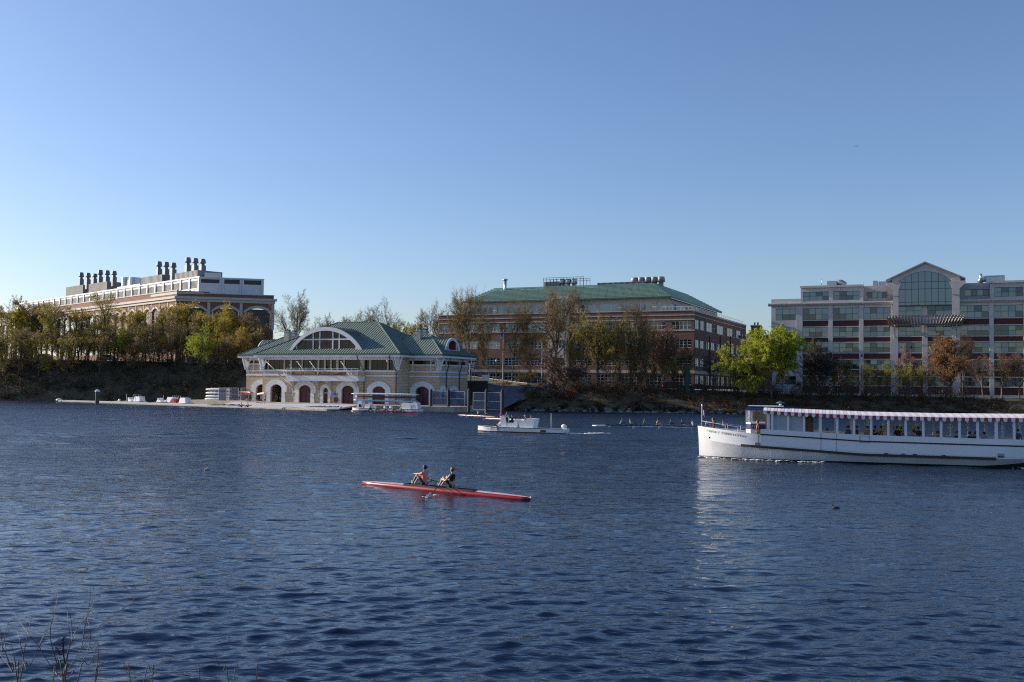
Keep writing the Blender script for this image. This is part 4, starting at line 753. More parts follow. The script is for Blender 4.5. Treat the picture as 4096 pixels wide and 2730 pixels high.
# rooftop ducts
def duct(pts, r, dy, nm='rooftop_duct'):
    q = [GB.px(a, b, dy) for a, b in pts]; m = MB(); m.tube([(x, dy, z) for x, z in q], r, 10); m.build(nm, STEEL, gl, True)
def ductbox(a, b, t, bo, dy): x0, z1 = GB.px(a, t, dy); x1 = gx(b, t, dy); z0 = GB.z(a, bo, dy); m = MB(); m.box(x0, x1, dy, dy+2.5, z0-1, z1); m.build('rooftop_duct', STEEL, gl)
ductbox(3308, 3346, 1125, 1140, 6); duct([(3346, 1132), (3366, 1131), (3376, 1136), (3378, 1150)], .75, 7); ductbox(3492, 3510, 1124, 1141, 8); ductbox(3514, 3545, 1127, 1141, 9)
duct([(3923, 1096), (3923, 1112), (3922, 1135)], .33, 9); duct([(3918, 1132), (3925, 1120), (3945, 1116), (4018, 1114)], .75, 10); ductbox(3944, 4020, 1108, 1122, 9)
for a, t, b in ((3287, 1117, 1141), (3453, 1131, 1143)): duct([(a, t), (a, b)], .07, 3, 'antenna')
# ---------------------------------------------------------------- smaller houses glimpsed between the two offices
HB = Fr(*PY(3023, 1400, 300)[:2], 4.5, 15); hb = thing('brick_chimney_house', 'small red brick building top showing between the two office blocks', 'building', HB.M)
z = HB.z(3023, 1306); x0, x1 = HB.x(3004, 1320), HB.x(3044, 1320); m = MB(); m.box(x0, x1, 0, 5, 0, z); m.build('wall', OBR, hb); m = MB(); m.box(x0-.2, x1+.2, -.2, 5.2, z, z+.35); m.build('coping', LIME, hb)
m = MB(); [m.tube([(HB.x(a, 1310), 2, z), (HB.x(a, 1310), 2, z+1.3)], .25, 8) for a in (3018, 3031)]; m.build('flue', BLACK, hb)
m = MB(); m.box(HB.x(2983, 1340), x0-.05, 1, 8, 0, HB.z(2990, 1335)); m.build('white_annex', TRIM, hb); m = MB(); m.box(x1+.05, HB.x(3120, 1340), 1, 8, 0, HB.z(3060, 1340)); m.build('rear_annex', OBR, hb)
# ---------------------------------------------------------------- trees
BARK = mat('bark', (.10,.08,.062), .9, var=.3, scale=6, stretch=(1,1,.3)); TWIG = mat('twigs', (.62,.55,.48), .85, var=.15, objcol=True, island=.35); LEAF = mat('leaves', (1.,1.,1.), .6, var=.12, scale=.35, objcol=True, island=.5)
for mt_ in (LEAF,):
    b_ = mt_.node_tree.nodes['Principled BSDF']; b_.inputs['Specular IOR Level'].default_value = .25
    tr = mt_.node_tree.nodes.new('ShaderNodeBsdfTranslucent'); mx = mt_.node_tree.nodes.new('ShaderNodeMixShader'); mx.inputs[0].default_value = .5; out = mt_.node_tree.nodes['Material Output']; L = mt_.node_tree.links
    L.new(b_.inputs['Base Color'].links[0].from_socket, tr.inputs[0]); L.new(b_.outputs[0], mx.inputs[1]); L.new(tr.outputs[0], mx.inputs[2]); L.new(mx.outputs[0], out.inputs[0])
def npmesh(name, V, Q, mi, mats):
    me = bpy.data.meshes.new(name); me.vertices.add(len(V)); me.vertices.foreach_set('co', np.asarray(V, np.float32).ravel()); me.loops.add(Q.size); me.loops.foreach_set('vertex_index', Q.ravel().astype(np.int32))
    me.polygons.add(len(Q)); me.polygons.foreach_set('loop_start', np.arange(0, Q.size, 4, dtype=np.int32))
    for m in mats: me.materials.append(m)
    me.polygons.foreach_set('material_index', np.asarray(mi, np.int32)); me.update(); me.validate(); return me
def segmesh(S):                        # segments (p0,p1,r0,r1) to 3-sided prisms
    S = np.asarray(S, float); a, b, r0, r1 = S[:, :3], S[:, 3:6], S[:, 6], S[:, 7]; d = b-a; d /= np.linalg.norm(d, axis=1)[:, None]+1e-9
    u = np.cross(d, np.where(np.abs(d[:, 2:3]) < .9, [[0, 0, 1.]], [[1., 0, 0]])); u /= np.linalg.norm(u, axis=1)[:, None]+1e-9; w = np.cross(d, u); V = []
    for e, r in ((a, r0), (b, r1)):
        for k in range(3): t = 2*math.pi*k/3; V.append(e+(u*math.cos(t)+w*math.sin(t))*r[:, None])
    V = np.stack(V, 1).reshape(-1, 3); o = np.arange(len(S))[:, None]*6; Q = np.concatenate([o+np.array([[k, (k+1)%3, 3+(k+1)%3, 3+k]]) for k in range(3)]); return V, Q
def leafmesh(P, size, rng, stretch=1., down=0.):
    n = len(P); a = rng.randn(n, 3); a[:, 2] -= down*2; a /= np.linalg.norm(a, axis=1)[:, None]; b = np.cross(a, rng.randn(n, 3)); b /= np.linalg.norm(b, axis=1)[:, None]; s = size*rng.uniform(.5, 1.4, n)[:, None]
    a = a*s*stretch; b = b*s*.6; V = np.stack([P-a, P+b, P+a, P-b], 1).reshape(-1, 3); return V, np.arange(n*4).reshape(n, 4)
def grow(seed, lens, nseg, kids, ang, trop, wob, ratio, start, leaf=0, lsize=.13, lst=1., down=0., tw=.013, multi=1, rad=.22, lev_leaf=3):
    rng = np.random.RandomState(seed); S = [[], []]; LP = []; ML = len(nseg)-1
    def rec(p, d, Lg, r, lev):
        n = nseg[lev]
        for i in range(n):
            d = d+rng.randn(3)*wob[lev]+np.array([0, 0, trop[lev]]); d = d/np.linalg.norm(d); q = p+d*Lg/n; r1 = max(tw*.6, r*(1-.72/n)) if lev else r*(1-.62/n)
            S[0 if lev < 2 else 1].append((*p, *q, r, r1))
            if leaf and lev >= lev_leaf:
                for _ in range(rng.poisson(leaf)): LP.append(p+(q-p)*rng.rand()+rng.randn(3)*lsize*.9)
            if lev < ML and i >= start[lev]:
                for c in range(kids[lev] if rng.rand() < .92 else kids[lev]-1):
                    t = math.radians(rng.uniform(*ang[lev])); az = rng.uniform(0, 6.28); u = np.cross(d, [.3, .2, .9]); u /= np.linalg.norm(u); v = np.cross(d, u); cd = d*math.cos(t)+(u*math.cos(az)+v*math.sin(az))*math.sin(t)
                    rec(q, cd, Lg*ratio[lev]*rng.uniform(.7, 1.15)*(1-.45*max(0, i-start[lev])/n), max(tw, r1*(.62 if lev else .55)), lev+1)
            p, r = q, r1
    for m in range(multi):
        d0 = np.array([0, 0, 1.]) if multi == 1 else np.array([rng.randn()*.35, rng.randn()*.35, 1.]); rec(np.array([rng.randn()*.2, rng.randn()*.2, -.3])*(multi > 1)+np.array([0, 0, -.2]), d0/np.linalg.norm(d0), lens*rng.uniform(.8, 1), rad, 0)
    V1, Q1 = segmesh(S[0]); V2, Q2 = segmesh(S[1]); mi = np.zeros(len(Q2)); top = np.percentile(V2[:, 2], 99.7)
    if LP: V3, Q3 = leafmesh(np.array(LP), lsize, rng, lst, down); Q2 = np.concatenate([Q2, Q3+len(V2)]); mi = np.concatenate([mi, np.ones(len(Q3))]); V2 = np.concatenate([V2, V3])
    k = 10/top; rr = np.percentile(np.hypot(V2[:, 0], V2[:, 1]), 93)*k
    return npmesh('trunk', V1*k, Q1, np.zeros(len(Q1)), [BARK]), npmesh('crown', V2*k, Q2, mi, [TWIG, LEAF]), rr
A5 = [(25, 55), (25, 50), (25, 55), (25, 60)]
PROTO = {
 'upright': [grow(s, 9, [7,4,3,2,2], [2,2,2,2], [(28, 52), (25, 50), (25, 55), (25, 60)], [.05,.10,.08,.06,.05], [.05,.14,.16,.2,.2], [.50,.55,.55,.6], [2,1,0,0], leaf=.7, lsize=.08, tw=.012) for s in (1,)],
 'fan': [grow(s, 6.5, [5,5,4,3,2], [4,2,2,2], [(30, 66), (26, 54), (22, 50), (25, 55)], [.04,.05,.05,.04,.02], [.05,.11,.14,.18,.2], [.98,.58,.60,.64], [1,1,0,0], leaf=.5, lsize=.05, tw=.012) for s in (5, 7)],
 'leafy': [grow(s, 8, [6,4,3,2,2], [2,2,2,3], [(30, 60), (28, 55), (25, 60), (25, 65)], [.05,.08,.05,.04,.03], [.08,.16,.18,.22,.25], [.60,.60,.60,.66], [1,0,0,0], leaf=3.4, lsize=.05, tw=.013) for s in (11, 13)],
 'dense': [grow(s, 8, [6,4,3,2,2], [2,2,2,2], [(35, 65), (30, 60), (25, 60), (25, 65)], [.05,.06,.04,.02,.0], [.08,.16,.18,.22,.25], [.60,.58,.58,.6], [1,0,0,0], leaf=4.4, lsize=.06, tw=.011) for s in (21, 22)],
 'vase': [grow(s, 5.5, [4,5,4,3,2], [4,2,2,2], [(15, 48), (18, 40), (20, 45), (25, 50)], [.04,.07,.06,.05,.03], [.05,.1,.14,.18,.2], [1.05,.52,.55,.55], [1,1,0,0], leaf=.22, lsize=.07, tw=.011) for s in (31, 33)],
 'willow': [grow(s, 6, [5,5,4,3,3], [3,2,2,2], [(30, 65), (25, 55), (20, 55), (15, 50)], [.03,.08,.0,-.22,-.42], [.1,.14,.18,.15,.1], [.85,.55,.6,.75], [1,1,0,0], leaf=lf, lsize=.05, lst=2.2, down=.5, tw=.010, lev_leaf=2) for s, lf in ((41, .8), (42, 3.0))],
 'thicket': [grow(s, 8, [6,4,3,2], [2,2,2], [(18, 45), (20, 50), (25, 60)], [.03,.1,.08,.05], [.12,.16,.2,.25], [.45,.5,.55], [1,1,0], leaf=.9, lsize=.10, tw=.013, multi=6, rad=.11, lev_leaf=2) for s in (51,)],
 'spread': [grow(s, 3.6, [4,5,4,3,2], [4,2,2,2], [(35, 75), (25, 60), (25, 60), (30, 70)], [.04,.04,.02,.0,-.03], [.16,.2,.24,.26,.25], [1.1,.55,.55,.6], [1,0,0,0], leaf=.35, lsize=.09, tw=.013, rad=.26) for s in (61,)],
 'oval': [grow(s, 8.5, [8,4,3,2], [4,3,3], [(18, 42), (15, 40), (20, 45)], [.02,.12,.1,.08], [.06,.12,.15,.2], [.42,.5,.55], [1,0,0], leaf=1.1, lsize=.08, tw=.011, rad=.16, lev_leaf=2) for s in (71,)],
}
TRG = random.Random(77)
def tree(px, top, Y, kind, wpx, col, label, group=None, base=None, k=None, name='tree', lean=0.):
    P_ = PROTO[kind]; tm, cm, rr = P_[TRG.randrange(len(P_)) if k is None else k]; t = PY(px, top, Y); zg = gz(t[0], Y) if base is None else base
    h = t[2]-zg; sz = h/10; sx = wpx/F*Y/2/rr if wpx else sz
    r = thing(name, label, 'tree', T(t[0], Y, zg, TRG.uniform(0, 6.28)) @ Matrix.Rotation(lean, 4, 'Y') @ Matrix.Diagonal((sx, sx*TRG.uniform(.9, 1.1), sz, 1)), group)
    link('trunk', tm, r); c = link('crown', cm, r); c.color = (*col, 1); return r
OL, GD, BR, YG, DK, TN, BG_, LT = (.40,.335,.085), (.50,.39,.07), (.33,.25,.12), (.34,.35,.04), (.11,.09,.065), (.31,.23,.13), (.33,.42,.04), (.30,.25,.19)
gl_, gb_, go_, gr_ = 'trees along the left bank', 'bare trees behind the boathouse', 'trees in front of the brick offices', 'trees on the right bank'
ob = 'half-leafed olive brown tree in the wood left of the boathouse'; gd = 'golden budding tree in the wood left of the boathouse'; bb_ = 'brown nearly bare tree in the wood left of the boathouse'
for a in [(-40,1210,262,'leafy',150,OL,ob),(150,1205,266,'leafy',150,BR,bb_),(215,1215,258,'leafy',140,OL,ob),(255,1240,266,'leafy',130,BR,bb_),(300,1232,262,'leafy',140,OL,ob),(350,1275,252,'leafy',140,GD,gd),
          (445,1300,256,'leafy',120,OL,ob),(525,1232,264,'leafy',150,OL,ob),(585,1290,260,'leafy',130,BR,bb_),(640,1300,255,'leafy',120,BR,bb_),(755,1208,268,'upright',150,GD,gd),(835,1250,262,'leafy',130,GD,gd),(985,1255,266,'leafy',120,BR,bb_),(880,1265,258,'leafy',120,GD,gd),
          (1040,1290,262,'leafy',100,BR,bb_),(120,1330,250,'leafy',120,BR,bb_),(20,1330,249,'leafy',140,OL,ob),(270,1350,248,'leafy',110,OL,ob),(560,1370,248,'leafy',110,BR,bb_),(655,1260,266,'leafy',100,OL,ob),(940,1330,256,'leafy',110,GD,gd)]: tree(*a, group=gl_)
for i, a in enumerate(range(-60, 1040, 33)):   # second storey of the wood: lower, closer to the water
    kd = ('leafy', 'thicket', 'leafy', 'dense')[i % 4]; tree(a+TRG.uniform(-12, 12), 1325+TRG.uniform(-25, 45), 250+TRG.uniform(-3, 7), kd, TRG.uniform(85, 135), (OL, BR, GD, OL, BR)[i % 5], (ob, bb_, gd, ob, bb_)[i % 5], gl_)
for i, a in enumerate(range(-20, 1010, 70)): tree(a+TRG.uniform(-14, 14), 1236+TRG.uniform(-18, 25), 268+TRG.uniform(-3, 5), 'leafy', TRG.uniform(120, 160), (BR, OL, GD)[i % 3], (bb_, ob, gd)[i % 3], gl_)
tree(70,1188,266,'dense',150,(.42,.38,.05),'tall yellow green leafing tree at the left end of the wood')
tree(410,1172,258,'upright',150,OL,'tall thin tree rising in front of the laboratory cornice'); tree(475,1325,250,'dense',80,(.34,.36,.04),'small yellow green tree at the foot of the laboratory wall')
tree(700,1262,250,'thicket',150,BR,'many-stemmed dark brown thicket tree before the laboratory corner'); tree(918,1212,268,'dense',140,(.42,.34,.05),'rounded yellow tree covering the laboratory end wall')
tree(812,1300,244,'dense',125,(.40,.47,.05),'fresh bright green maple on the bank left of the boathouse'); tree(1075,1352,262,'dense',60,(.45,.43,.04),'small bright yellow tree peeping over the boathouse roof')
tree(1000,1335,254,'leafy',150,TN,'tan budding tree beside the left end of the boathouse'); tree(905,1375,250,'thicket',120,TN,'tan shrubby tree on the bank above the shell rack')
tree(1192,1162,268,'vase',190,LT,'large bare fan-shaped tree behind the left part of the boathouse roof',k=0)
for a in [(1300,1255,258,'vase',150,DK),(1265,1280,262,'vase',110,DK),(1430,1245,272,'vase',150,TN),(1540,1198,272,'vase',170,LT),(1735,1208,268,'vase',130,LT),(1390,1270,262,'vase',110,TN)]: tree(*a, 'bare branching tree behind the boathouse', gb_)
tree(1655,1288,266,'leafy',110,(.42,.30,.05),'golden leafed tree behind the right boathouse chimneys'); tree(1600,1300,262,'leafy',80,(.30,.31,.06),'yellow green tree behind the right slope of the boathouse roof')
for a, lb in [((1885,1152,226,'fan',235,(.26,.20,.075)),'tall budding street tree at the left end of the brick offices'),((2052,1178,224,'fan',230,(.24,.185,.07)),'budding street tree beside the flagpole'),((2222,1148,224,'fan',265,(.25,.19,.07)),'tallest budding street tree in front of the arched office bay'),((2540,1205,224,'fan',140,(.22,.175,.08)),'slim street tree in front of the right part of the brick offices')]: tree(*a, lb)
tree(2395,1255,215,'willow',230,(.28,.235,.06),'drooping yellow olive willow on the bank before the brick offices',k=0); tree(2310,1270,218,'fan',130,(.30,.25,.06),'yellow budding tree left of the drooping willow')
tree(2258,1395,206,'spread',250,(.17,.11,.09),'low spreading crab apple with crooked trunk on the bank',base=.6)
tree(2525,1300,212,'thicket',170,(.20,.155,.07),'dark many-stemmed tree right of the drooping willow',base=1.5); tree(2450,1300,222,'fan',120,(.24,.19,.07),'olive tree partly behind the drooping willow'); tree(2655,1310,226,'oval',130,(.30,.21,.18),'pinkish grey budding tree at the brick office corner')
for a in [(2345,1300,221,'fan',130,(.24,.19,.08)),(2460,1275,226,'fan',130,(.22,.17,.08)),(2585,1300,220,'fan',130,(.25,.19,.08)),(2700,1335,222,'fan',120,(.24,.16,.10)),(2740,1370,218,'vase',110,(.22,.15,.08)),(1960,1290,226,'fan',120,(.23,.17,.07)),(2130,1300,226,'fan',130,(.23,.17,.07))]: tree(*a, 'thin budding brown tree screening the brick offices', 'thin trees before the brick offices')
tree(2620,1290,228,'fan',110,(.24,.17,.08),'brown budding tree left of the pinkish one')
for a in [(2700,1425,216,'thicket',130,(.30,.25,.08)),(2620,1440,214,'thicket',100,(.29,.24,.08)),(2480,1480,212,'thicket',70,(.28,.23,.08)),(2560,1470,213,'thicket',80,(.28,.23,.08))]: tree(*a, 'tall yellow tipped shrub along the river road', 'tall shrubs along the road', name='tall_shrub')
tree(2850,1400,214,'vase',150,DK,'dark bare tree before the shaded side of the brick offices'); tree(2935,1420,209,'vase',140,DK,'dark bare tree leaning left beside the bright willow',base=.4,lean=-.25); tree(3000,1440,212,'thicket',100,DK,'dark bare thicket under the bright willow')
tree(3085,1308,205,'willow',330,(.38,.42,.04),'bright yellow green willow beside the pale office block',k=1,base=1.0); tree(3010,1345,208,'leafy',130,(.42,.42,.05),'small yellow tree at the left edge of the bright willow',base=2.)
tree(3300,1358,208,'spread',190,DK,'dark bare tree with catkins right of the bright willow',base=1.2); tree(3240,1400,210,'vase',110,DK,'slim dark bare tree against the bright willow'); tree(3350,1430,212,'leafy',120,(.06,.06,.025),'dark olive tree in front of the ribbon windows')
PK = (.42,.27,.26); tree(3632,1385,226,'dense',105,PK,'pale pink blossom tree under the curved canopy'); tree(3722,1402,226,'dense',80,PK,'pale pink blossom tree behind the orange tree')
tree(3800,1345,207,'oval',175,(.38,.22,.11),'rusty orange budding tree in front of the glazed gable',k=0); tree(3850,1330,214,'vase',110,(.13,.09,.05),'thin bare tree just right of the orange tree')
for a in [(3460,1452,211,'thicket',120),(3545,1458,209,'thicket',110),(3620,1455,209,'thicket',110),(3690,1460,208,'thicket',100)]: tree(*a, (.32,.31,.08), 'yellow green topped shrub in the row before the glass office', 'shrub row before the glass office', name='tall_shrub')
for a in [(3930,1425,208,'vase',120),(4005,1405,208,'vase',130),(4075,1400,206,'vase',140),(4130,1410,208,'vase',140)]: tree(*a, (.26,.19,.14), 'pale bare tree at the right end of the bank', 'pale bare trees on the right bank')
for i in range(14):   # unseen trees added behind the viewpoint to darken the office windows' reflections
    x = -95+i*16+TRG.uniform(-5, 5); P_ = PROTO['dense' if i % 3 else 'leafy'][i % 2]; h = TRG.uniform(8, 17); r = thing('tree', 'unseen leafy tree added behind the viewpoint for window reflections', 'tree', T(x, -55+TRG.uniform(-12, 12), 3.2, TRG.uniform(0, 6)) @ Matrix.Diagonal((h/9, h/9, h/10, 1)), 'unseen trees added on the near bank'); link('trunk', P_[0], r); c = link('crown', P_[1], r); c.color = (.07,.075,.02,1)
# ---------------------------------------------------------------- undergrowth on the banks
def brush(name, label, x0, x1, n, t0, t1, h0, h1, col, leaf, seed, lsize=.16, leafy=1., stems=7):
    rng = np.random.RandomState(seed); S = []; LPs = []
    for i in range(n):
        x = rng.uniform(x0, x1); t = rng.uniform(t0, t1); e = edge(x); wd = float(np.interp(x, XI, CR_W)); y = e+t*wd; lx_, ly_ = BH.loc(x, y)
        if -50 < lx_ < 21 and -25 < ly_ < 26: continue
        z = gz(x, y); h = rng.uniform(h0, h1)
        for k in range(stems):
            d = np.array([rng.randn()*.45, rng.randn()*.45-.1, 1.]); p = np.array([x+rng.randn()*.4, y+rng.randn()*.3, z-.1]); L = h*rng.uniform(.5, 1.1); r = .03
            for j in range(3):
                d = d+rng.randn(3)*.25; d /= np.linalg.norm(d); q = p+d*L/3; S.append((*p, *q, r, r*.6))
                for b in range(2):
                    d2 = d+rng.randn(3)*.7; d2 /= np.linalg.norm(d2); s2 = q+d2*L*.28; S.append((*q, *s2, .016, .008))
                    for _ in range(rng.poisson(leafy)): LPs.append(q+(s2-q)*rng.rand()+rng.randn(3)*.12)
                p, r = q, r*.6
    V, Q = segmesh(S); mi = np.zeros(len(Q))
    if LPs: V3, Q3 = leafmesh(np.array(LPs), lsize, rng); Q = np.concatenate([Q, Q3+len(V)]); V = np.concatenate([V, V3]); mi = np.concatenate([mi, np.ones(len(Q3))])
    o = link(name, npmesh(name, V, Q, mi, [TWIG, LEAF]), kind='stuff'); o.color = (*col, 1); tag(o, label, 'undergrowth')
brush('undergrowth', 'dark tangled scrub covering the steep left bank', -150, -48, 560, .0, 1.0, 1.2, 3.4, (.10,.08,.05), 1, 5, leafy=1.2)
brush('bramble', 'brown brambles and leaf litter scrub on the right bank', -2, 100, 520, .05, .95, .5, 1.7, (.13,.075,.04), 1, 6, leafy=1.1, lsize=.13)
brush('dry_stems', 'thin bare grey stems standing along the road edge', 10, 95, 420, .7, 1.15, 2.2, 4.6, (.15,.12,.09), 0, 7, leafy=.15, stems=4)
brush('waterside_scrub', 'dark green scrub at the water edge on the right', 0, 100, 150, .0, .12, .3, .9, (.05,.055,.025), 1, 8, leafy=2)
def stones():
    rng = random.Random(4); m = MB()
    for i in range(520):
        x = rng.uniform(2, 100); y = edge(x)+rng.uniform(-.4, 1.1); s = rng.uniform(.15, .5); z = gz(x, y); o = len(m.v); m.ell((x, y, z+s*.2), (s*rng.uniform(.8, 1.5), s, s*rng.uniform(.5, .9)), 6, 4)
        for k in range(o, len(m.v)): v = m.v[k]; m.v[k] = (v[0]+rng.gauss(0, s*.12), v[1]+rng.gauss(0, s*.12), v[2]+rng.gauss(0, s*.1))
    o = m.build('riprap_stones', mat('riprap stone', (.16,.15,.14), .85, var=.3, island=.4)); o['kind'] = 'stuff'; tag(o, 'grey riprap stones lining the right bank at the water edge', 'stones')
stones()
# ---------------------------------------------------------------- people: capsules fused into one continuous skin
def cloth(c): return mat('cloth %.2f %.2f %.2f' % c, c, .85, var=.15, scale=9)
SKIN = [mat('fair skin', (.55,.34,.25), .55, var=.05), mat('tan skin', (.40,.22,.14), .55, var=.05), mat('brown skin', (.20,.10,.06), .55, var=.05)]
def capsule(m, p, r, q, s, n=8):
    p, q = Vector(p), Vector(q); d = (q-p); L = d.length; d = d/L if L > 1e-6 else Vector((0, 0, 1)); R_ = []; C = []
    for t in (-1, -.7, -.3): C.append(p+d*r*t); R_.append(r*math.sqrt(max(.02, 1-t*t)))
    C.append(p); R_.append(r); C.append(q); R_.append(s)
    for t in (.3, .7, 1): C.append(q+d*s*t); R_.append(s*math.sqrt(max(.02, 1-t*t)))
    m.tube(C, R_, n)
def person(label, M, J, skin=0, top=(.3,.3,.3), legs=(.05,.05,.07), hair=(.05,.03,.02), sleeve=1, shorts=False, vox=.032, hands=False, longhair=0, bun=False, cap=None, group=None, name='person', bare_back=False):
    g = {k: Vector(v) for k, v in J.items()}; P_ = []; add = lambda a, r, b, s, mi: P_.append((Vector(a), r, Vector(b), s, mi))
    hip, ch, hd = g['hip'], g['chest'], g['head']; fw = g['fw'].normalized(); lt = Vector((-fw.y, fw.x, 0)); mid = (hip*.45+ch*.55)
    add(hip-lt*.085, .105, hip+lt*.085, .105, 2); add(hip, .12, mid, .115, 1 if not bare_back else 0); add(mid-lt*.03, .115, ch-(ch-mid)*.2-lt*.06, .11, 1); add(mid+lt*.03, .115, ch-(ch-mid)*.2+lt*.06, .11, 1); add(ch-lt*.15, .062, ch+lt*.15, .062, 1 if sleeve else 0)
    nk = (hd-ch).normalized(); add(ch, .06, hd-nk*.08, .048, 0); add(hd-nk*.035+fw*.01, .078, hd+nk*.045-fw*.005, .09, 0); add(hd-nk*.075+fw*.045, .03, hd-nk*.06+fw*.06, .026, 0); add(hd-nk*.01+fw*.085, .014, hd-nk*.03+fw*.1, .016, 0)
    for s in (-1, 1):
        add(hd+lt*s*.085-nk*.02, .016, hd+lt*s*.088+nk*.01, .018, 0); k = 'l' if s > 0 else 'r'; sh = ch+lt*s*.17-nk*.02; el, ha, kn, ft = g['e'+k], g['h'+k], g['k'+k], g['f'+k]
        add(sh, .055, sh*.5+el*.5, .047, 1 if sleeve else 0); add(sh*.5+el*.5, .046, el, .04, 1 if sleeve > 1 else 0); add(el, .04, ha, .027, 1 if sleeve > 1 else 0)
        hp = hip+lt*s*.095; add(hp, .092, hp*.45+kn*.55, .078, 2); add(hp*.45+kn*.55, .072, kn, .056, 0 if shorts else 2); add(kn, .054, kn*.45+ft*.55, .05, 0 if shorts else 2); add(kn*.45+ft*.55, .048, ft, .036, 0 if shorts else 2)
        tf = g.get('toe', fw); add(ft+Vector((0, 0, -.01)), .04, ft+tf*.15+Vector((0, 0, -.03)), .034, 3)
        hdv = (ha-el).normalized(); pe = ha+hdv*.07; add(ha, .027, pe, .032, 0)
        if hands:
            gd_ = g.get('grip', Vector((0, 0, -1))).normalized(); ac = hdv.cross(gd_).normalized()
            for fi, (o_, ln) in enumerate(((-.033, .03), (-.011, .036), (.011, .034), (.032, .026))):
                b0 = pe+ac*o_; b1 = b0+hdv*ln; b2 = b1+(gd_-hdv*.1)*ln; b3 = b2-(hdv*.8)*ln*.8; add(b0, .0095, b1, .009, 0); add(b1, .009, b2, .0085, 0); add(b2, .0085, b3, .008, 0)
            tb = ha+hdv*.025-ac*.032; add(tb, .011, tb+hdv*.035+gd_*.02-ac*.008, .0095, 0); add(tb+hdv*.035+gd_*.02-ac*.008, .0095, tb+hdv*.03+gd_*.045, .008, 0)
        else: add(pe, .03, pe+hdv*.05, .022, 0)
    m = MB()
    for a, r, b, s, _ in P_: capsule(m, a, r, b, s)
    me = m.mesh('body', SKIN[skin]); o = bpy.data.objects.new('body', me); COL.objects.link(o); md = o.modifiers.new('fuse', 'REMESH'); md.mode = 'VOXEL'; md.voxel_size = vox; md.use_smooth_shade = True
    sm_ = o.modifiers.new('soft', 'SMOOTH'); sm_.iterations = 2 if vox > .02 else 3; sm_.factor = .4
    e = bpy.data.meshes.new_from_object(o.evaluated_get(bpy.context.evaluated_depsgraph_get())); bpy.data.objects.remove(o); bpy.data.meshes.remove(me)
    e.materials.clear()
    for mt in (SKIN[skin], cloth(top), cloth(legs), cloth((.5,.5,.5)) if hands else cloth((.06,.06,.06))): e.materials.append(mt)
    n = len(e.polygons); C = np.empty(n*3); e.polygons.foreach_get('center', C); C = C.reshape(-1, 3); best = np.full(n, 1e9); mi = np.zeros(n, int)
    for a, r, b, s, k in P_:
        a_, b_ = np.array(a), np.array(b); d = b_-a_; t = np.clip(((C-a_)@d)/(d@d+1e-9), 0, 1); ds = np.linalg.norm(C-a_-t[:, None]*d, axis=1)/(r+(s-r)*t); w_ = ds < best; best[w_] = ds[w_]; mi[w_] = k
    e.polygons.foreach_set('material_index', mi.astype(np.int32)); e.polygons.foreach_set('use_smooth', np.ones(n, bool)); e.name = 'body'
    root = thing(name, label, 'person', M, group); link('body', e, root)
    h = MB(); c = hd+nk*.03-fw*.018; a1 = lt*.1; h.ell((0, 0, 0), (.105, .098, .105), 12, 8)
    rot = Matrix.Translation(c) @ Matrix((fw, lt, Vector((0, 0, 1)))).transposed().to_4x4(); h.v = [tuple(rot @ Vector(v)) for v in h.v]
    if longhair:
        k = MB(); k.tube([hd-fw*.07+nk*.02, hd-fw*.1-nk*.1, hd-fw*.11-nk*.1-Vector((0, 0, longhair*.6)), hd-fw*.1-Vector((0, 0, .1+longhair))], [.09, .1, .09, .03], 10, sq=.7); h.add(k.v, k.f)
    if bun: k = MB(); b_ = hd-fw*.125+nk*.01; k.ell(tuple(b_), (.05, .05, .05), 8, 6); h.add(k.v, k.f)
    if cap:
        k = MB(); k.ell((0, 0, 0), (.112, .105, .085), 10, 6); k.box(.06, .19, -.07, .07, -.005, .012); r2 = Matrix.Translation(hd+nk*.055) @ rot.to_3x3().to_4x4(); link('cap', MB().add([tuple(r2 @ Vector(v)) for v in k.v], k.f).mesh('cap', cloth(cap), True), root)
    link('hair', h.mesh('hair', mat('hair %.2f%.2f' % hair[:2], hair, .6, var=.25, scale=14, stretch=(1,1,.3)), True), root)
    return root
def seated(knee=.0, lean=.0, reach=.55, hz=.42, elb=0., head=0., legs=.0):    # a rower: faces +x, seat at the origin
    # knee 1 = legs folded, 0 = legs straight
    a = lean; ch = (.5*math.sin(a), 0, .08+.5*math.cos(a)); hd = (ch[0]+.22*math.sin(a*.6+head)+.02, 0, ch[2]+.23*math.cos(a*.6)); fx = .95-.35*knee; kx = .46-.12*knee; kz = .16+.36*knee
    J = dict(hip=(0, 0, .1), chest=ch, head=hd, fw=(1, 0, 0), toe=(.35, 0, .9))
    for k, s in (('l', 1), ('r', -1)):
        sh = Vector((ch[0], s*.17, ch[2]-.02)); ha = Vector((ch[0]+reach, s*.1, hz)); md = (sh+ha)/2; J['e'+k] = tuple(md+Vector((-.05*elb, s*.12*elb, -.16*elb))); J['h'+k] = tuple(ha); J['k'+k] = (kx, s*.12, kz); J['f'+k] = (fx, s*.09, .06)
    return J
def stand(step=.0, armf=.1, armz=.78, look=0., up=None, h=1.):
    J = dict(hip=(0, 0, .92), chest=(0, 0, 1.42), head=(.02, 0, 1.64), fw=(1, 0, 0))
    for k, s in (('l', 1), ('r', -1)):
        J['k'+k] = (.03+s*step*.5, s*.1, .5); J['f'+k] = (s*step, s*.1, .08); J['e'+k] = (.0+armf*.3, s*.26, 1.13); J['h'+k] = (armf, s*.25, armz)
        if up: J['e'+k] = (.08, s*.27, 1.5); J['h'+k] = (.05, s*.18, 1.78)
    return {k: tuple(np.array(v)*h) if k != 'fw' else v for k, v in J.items()}
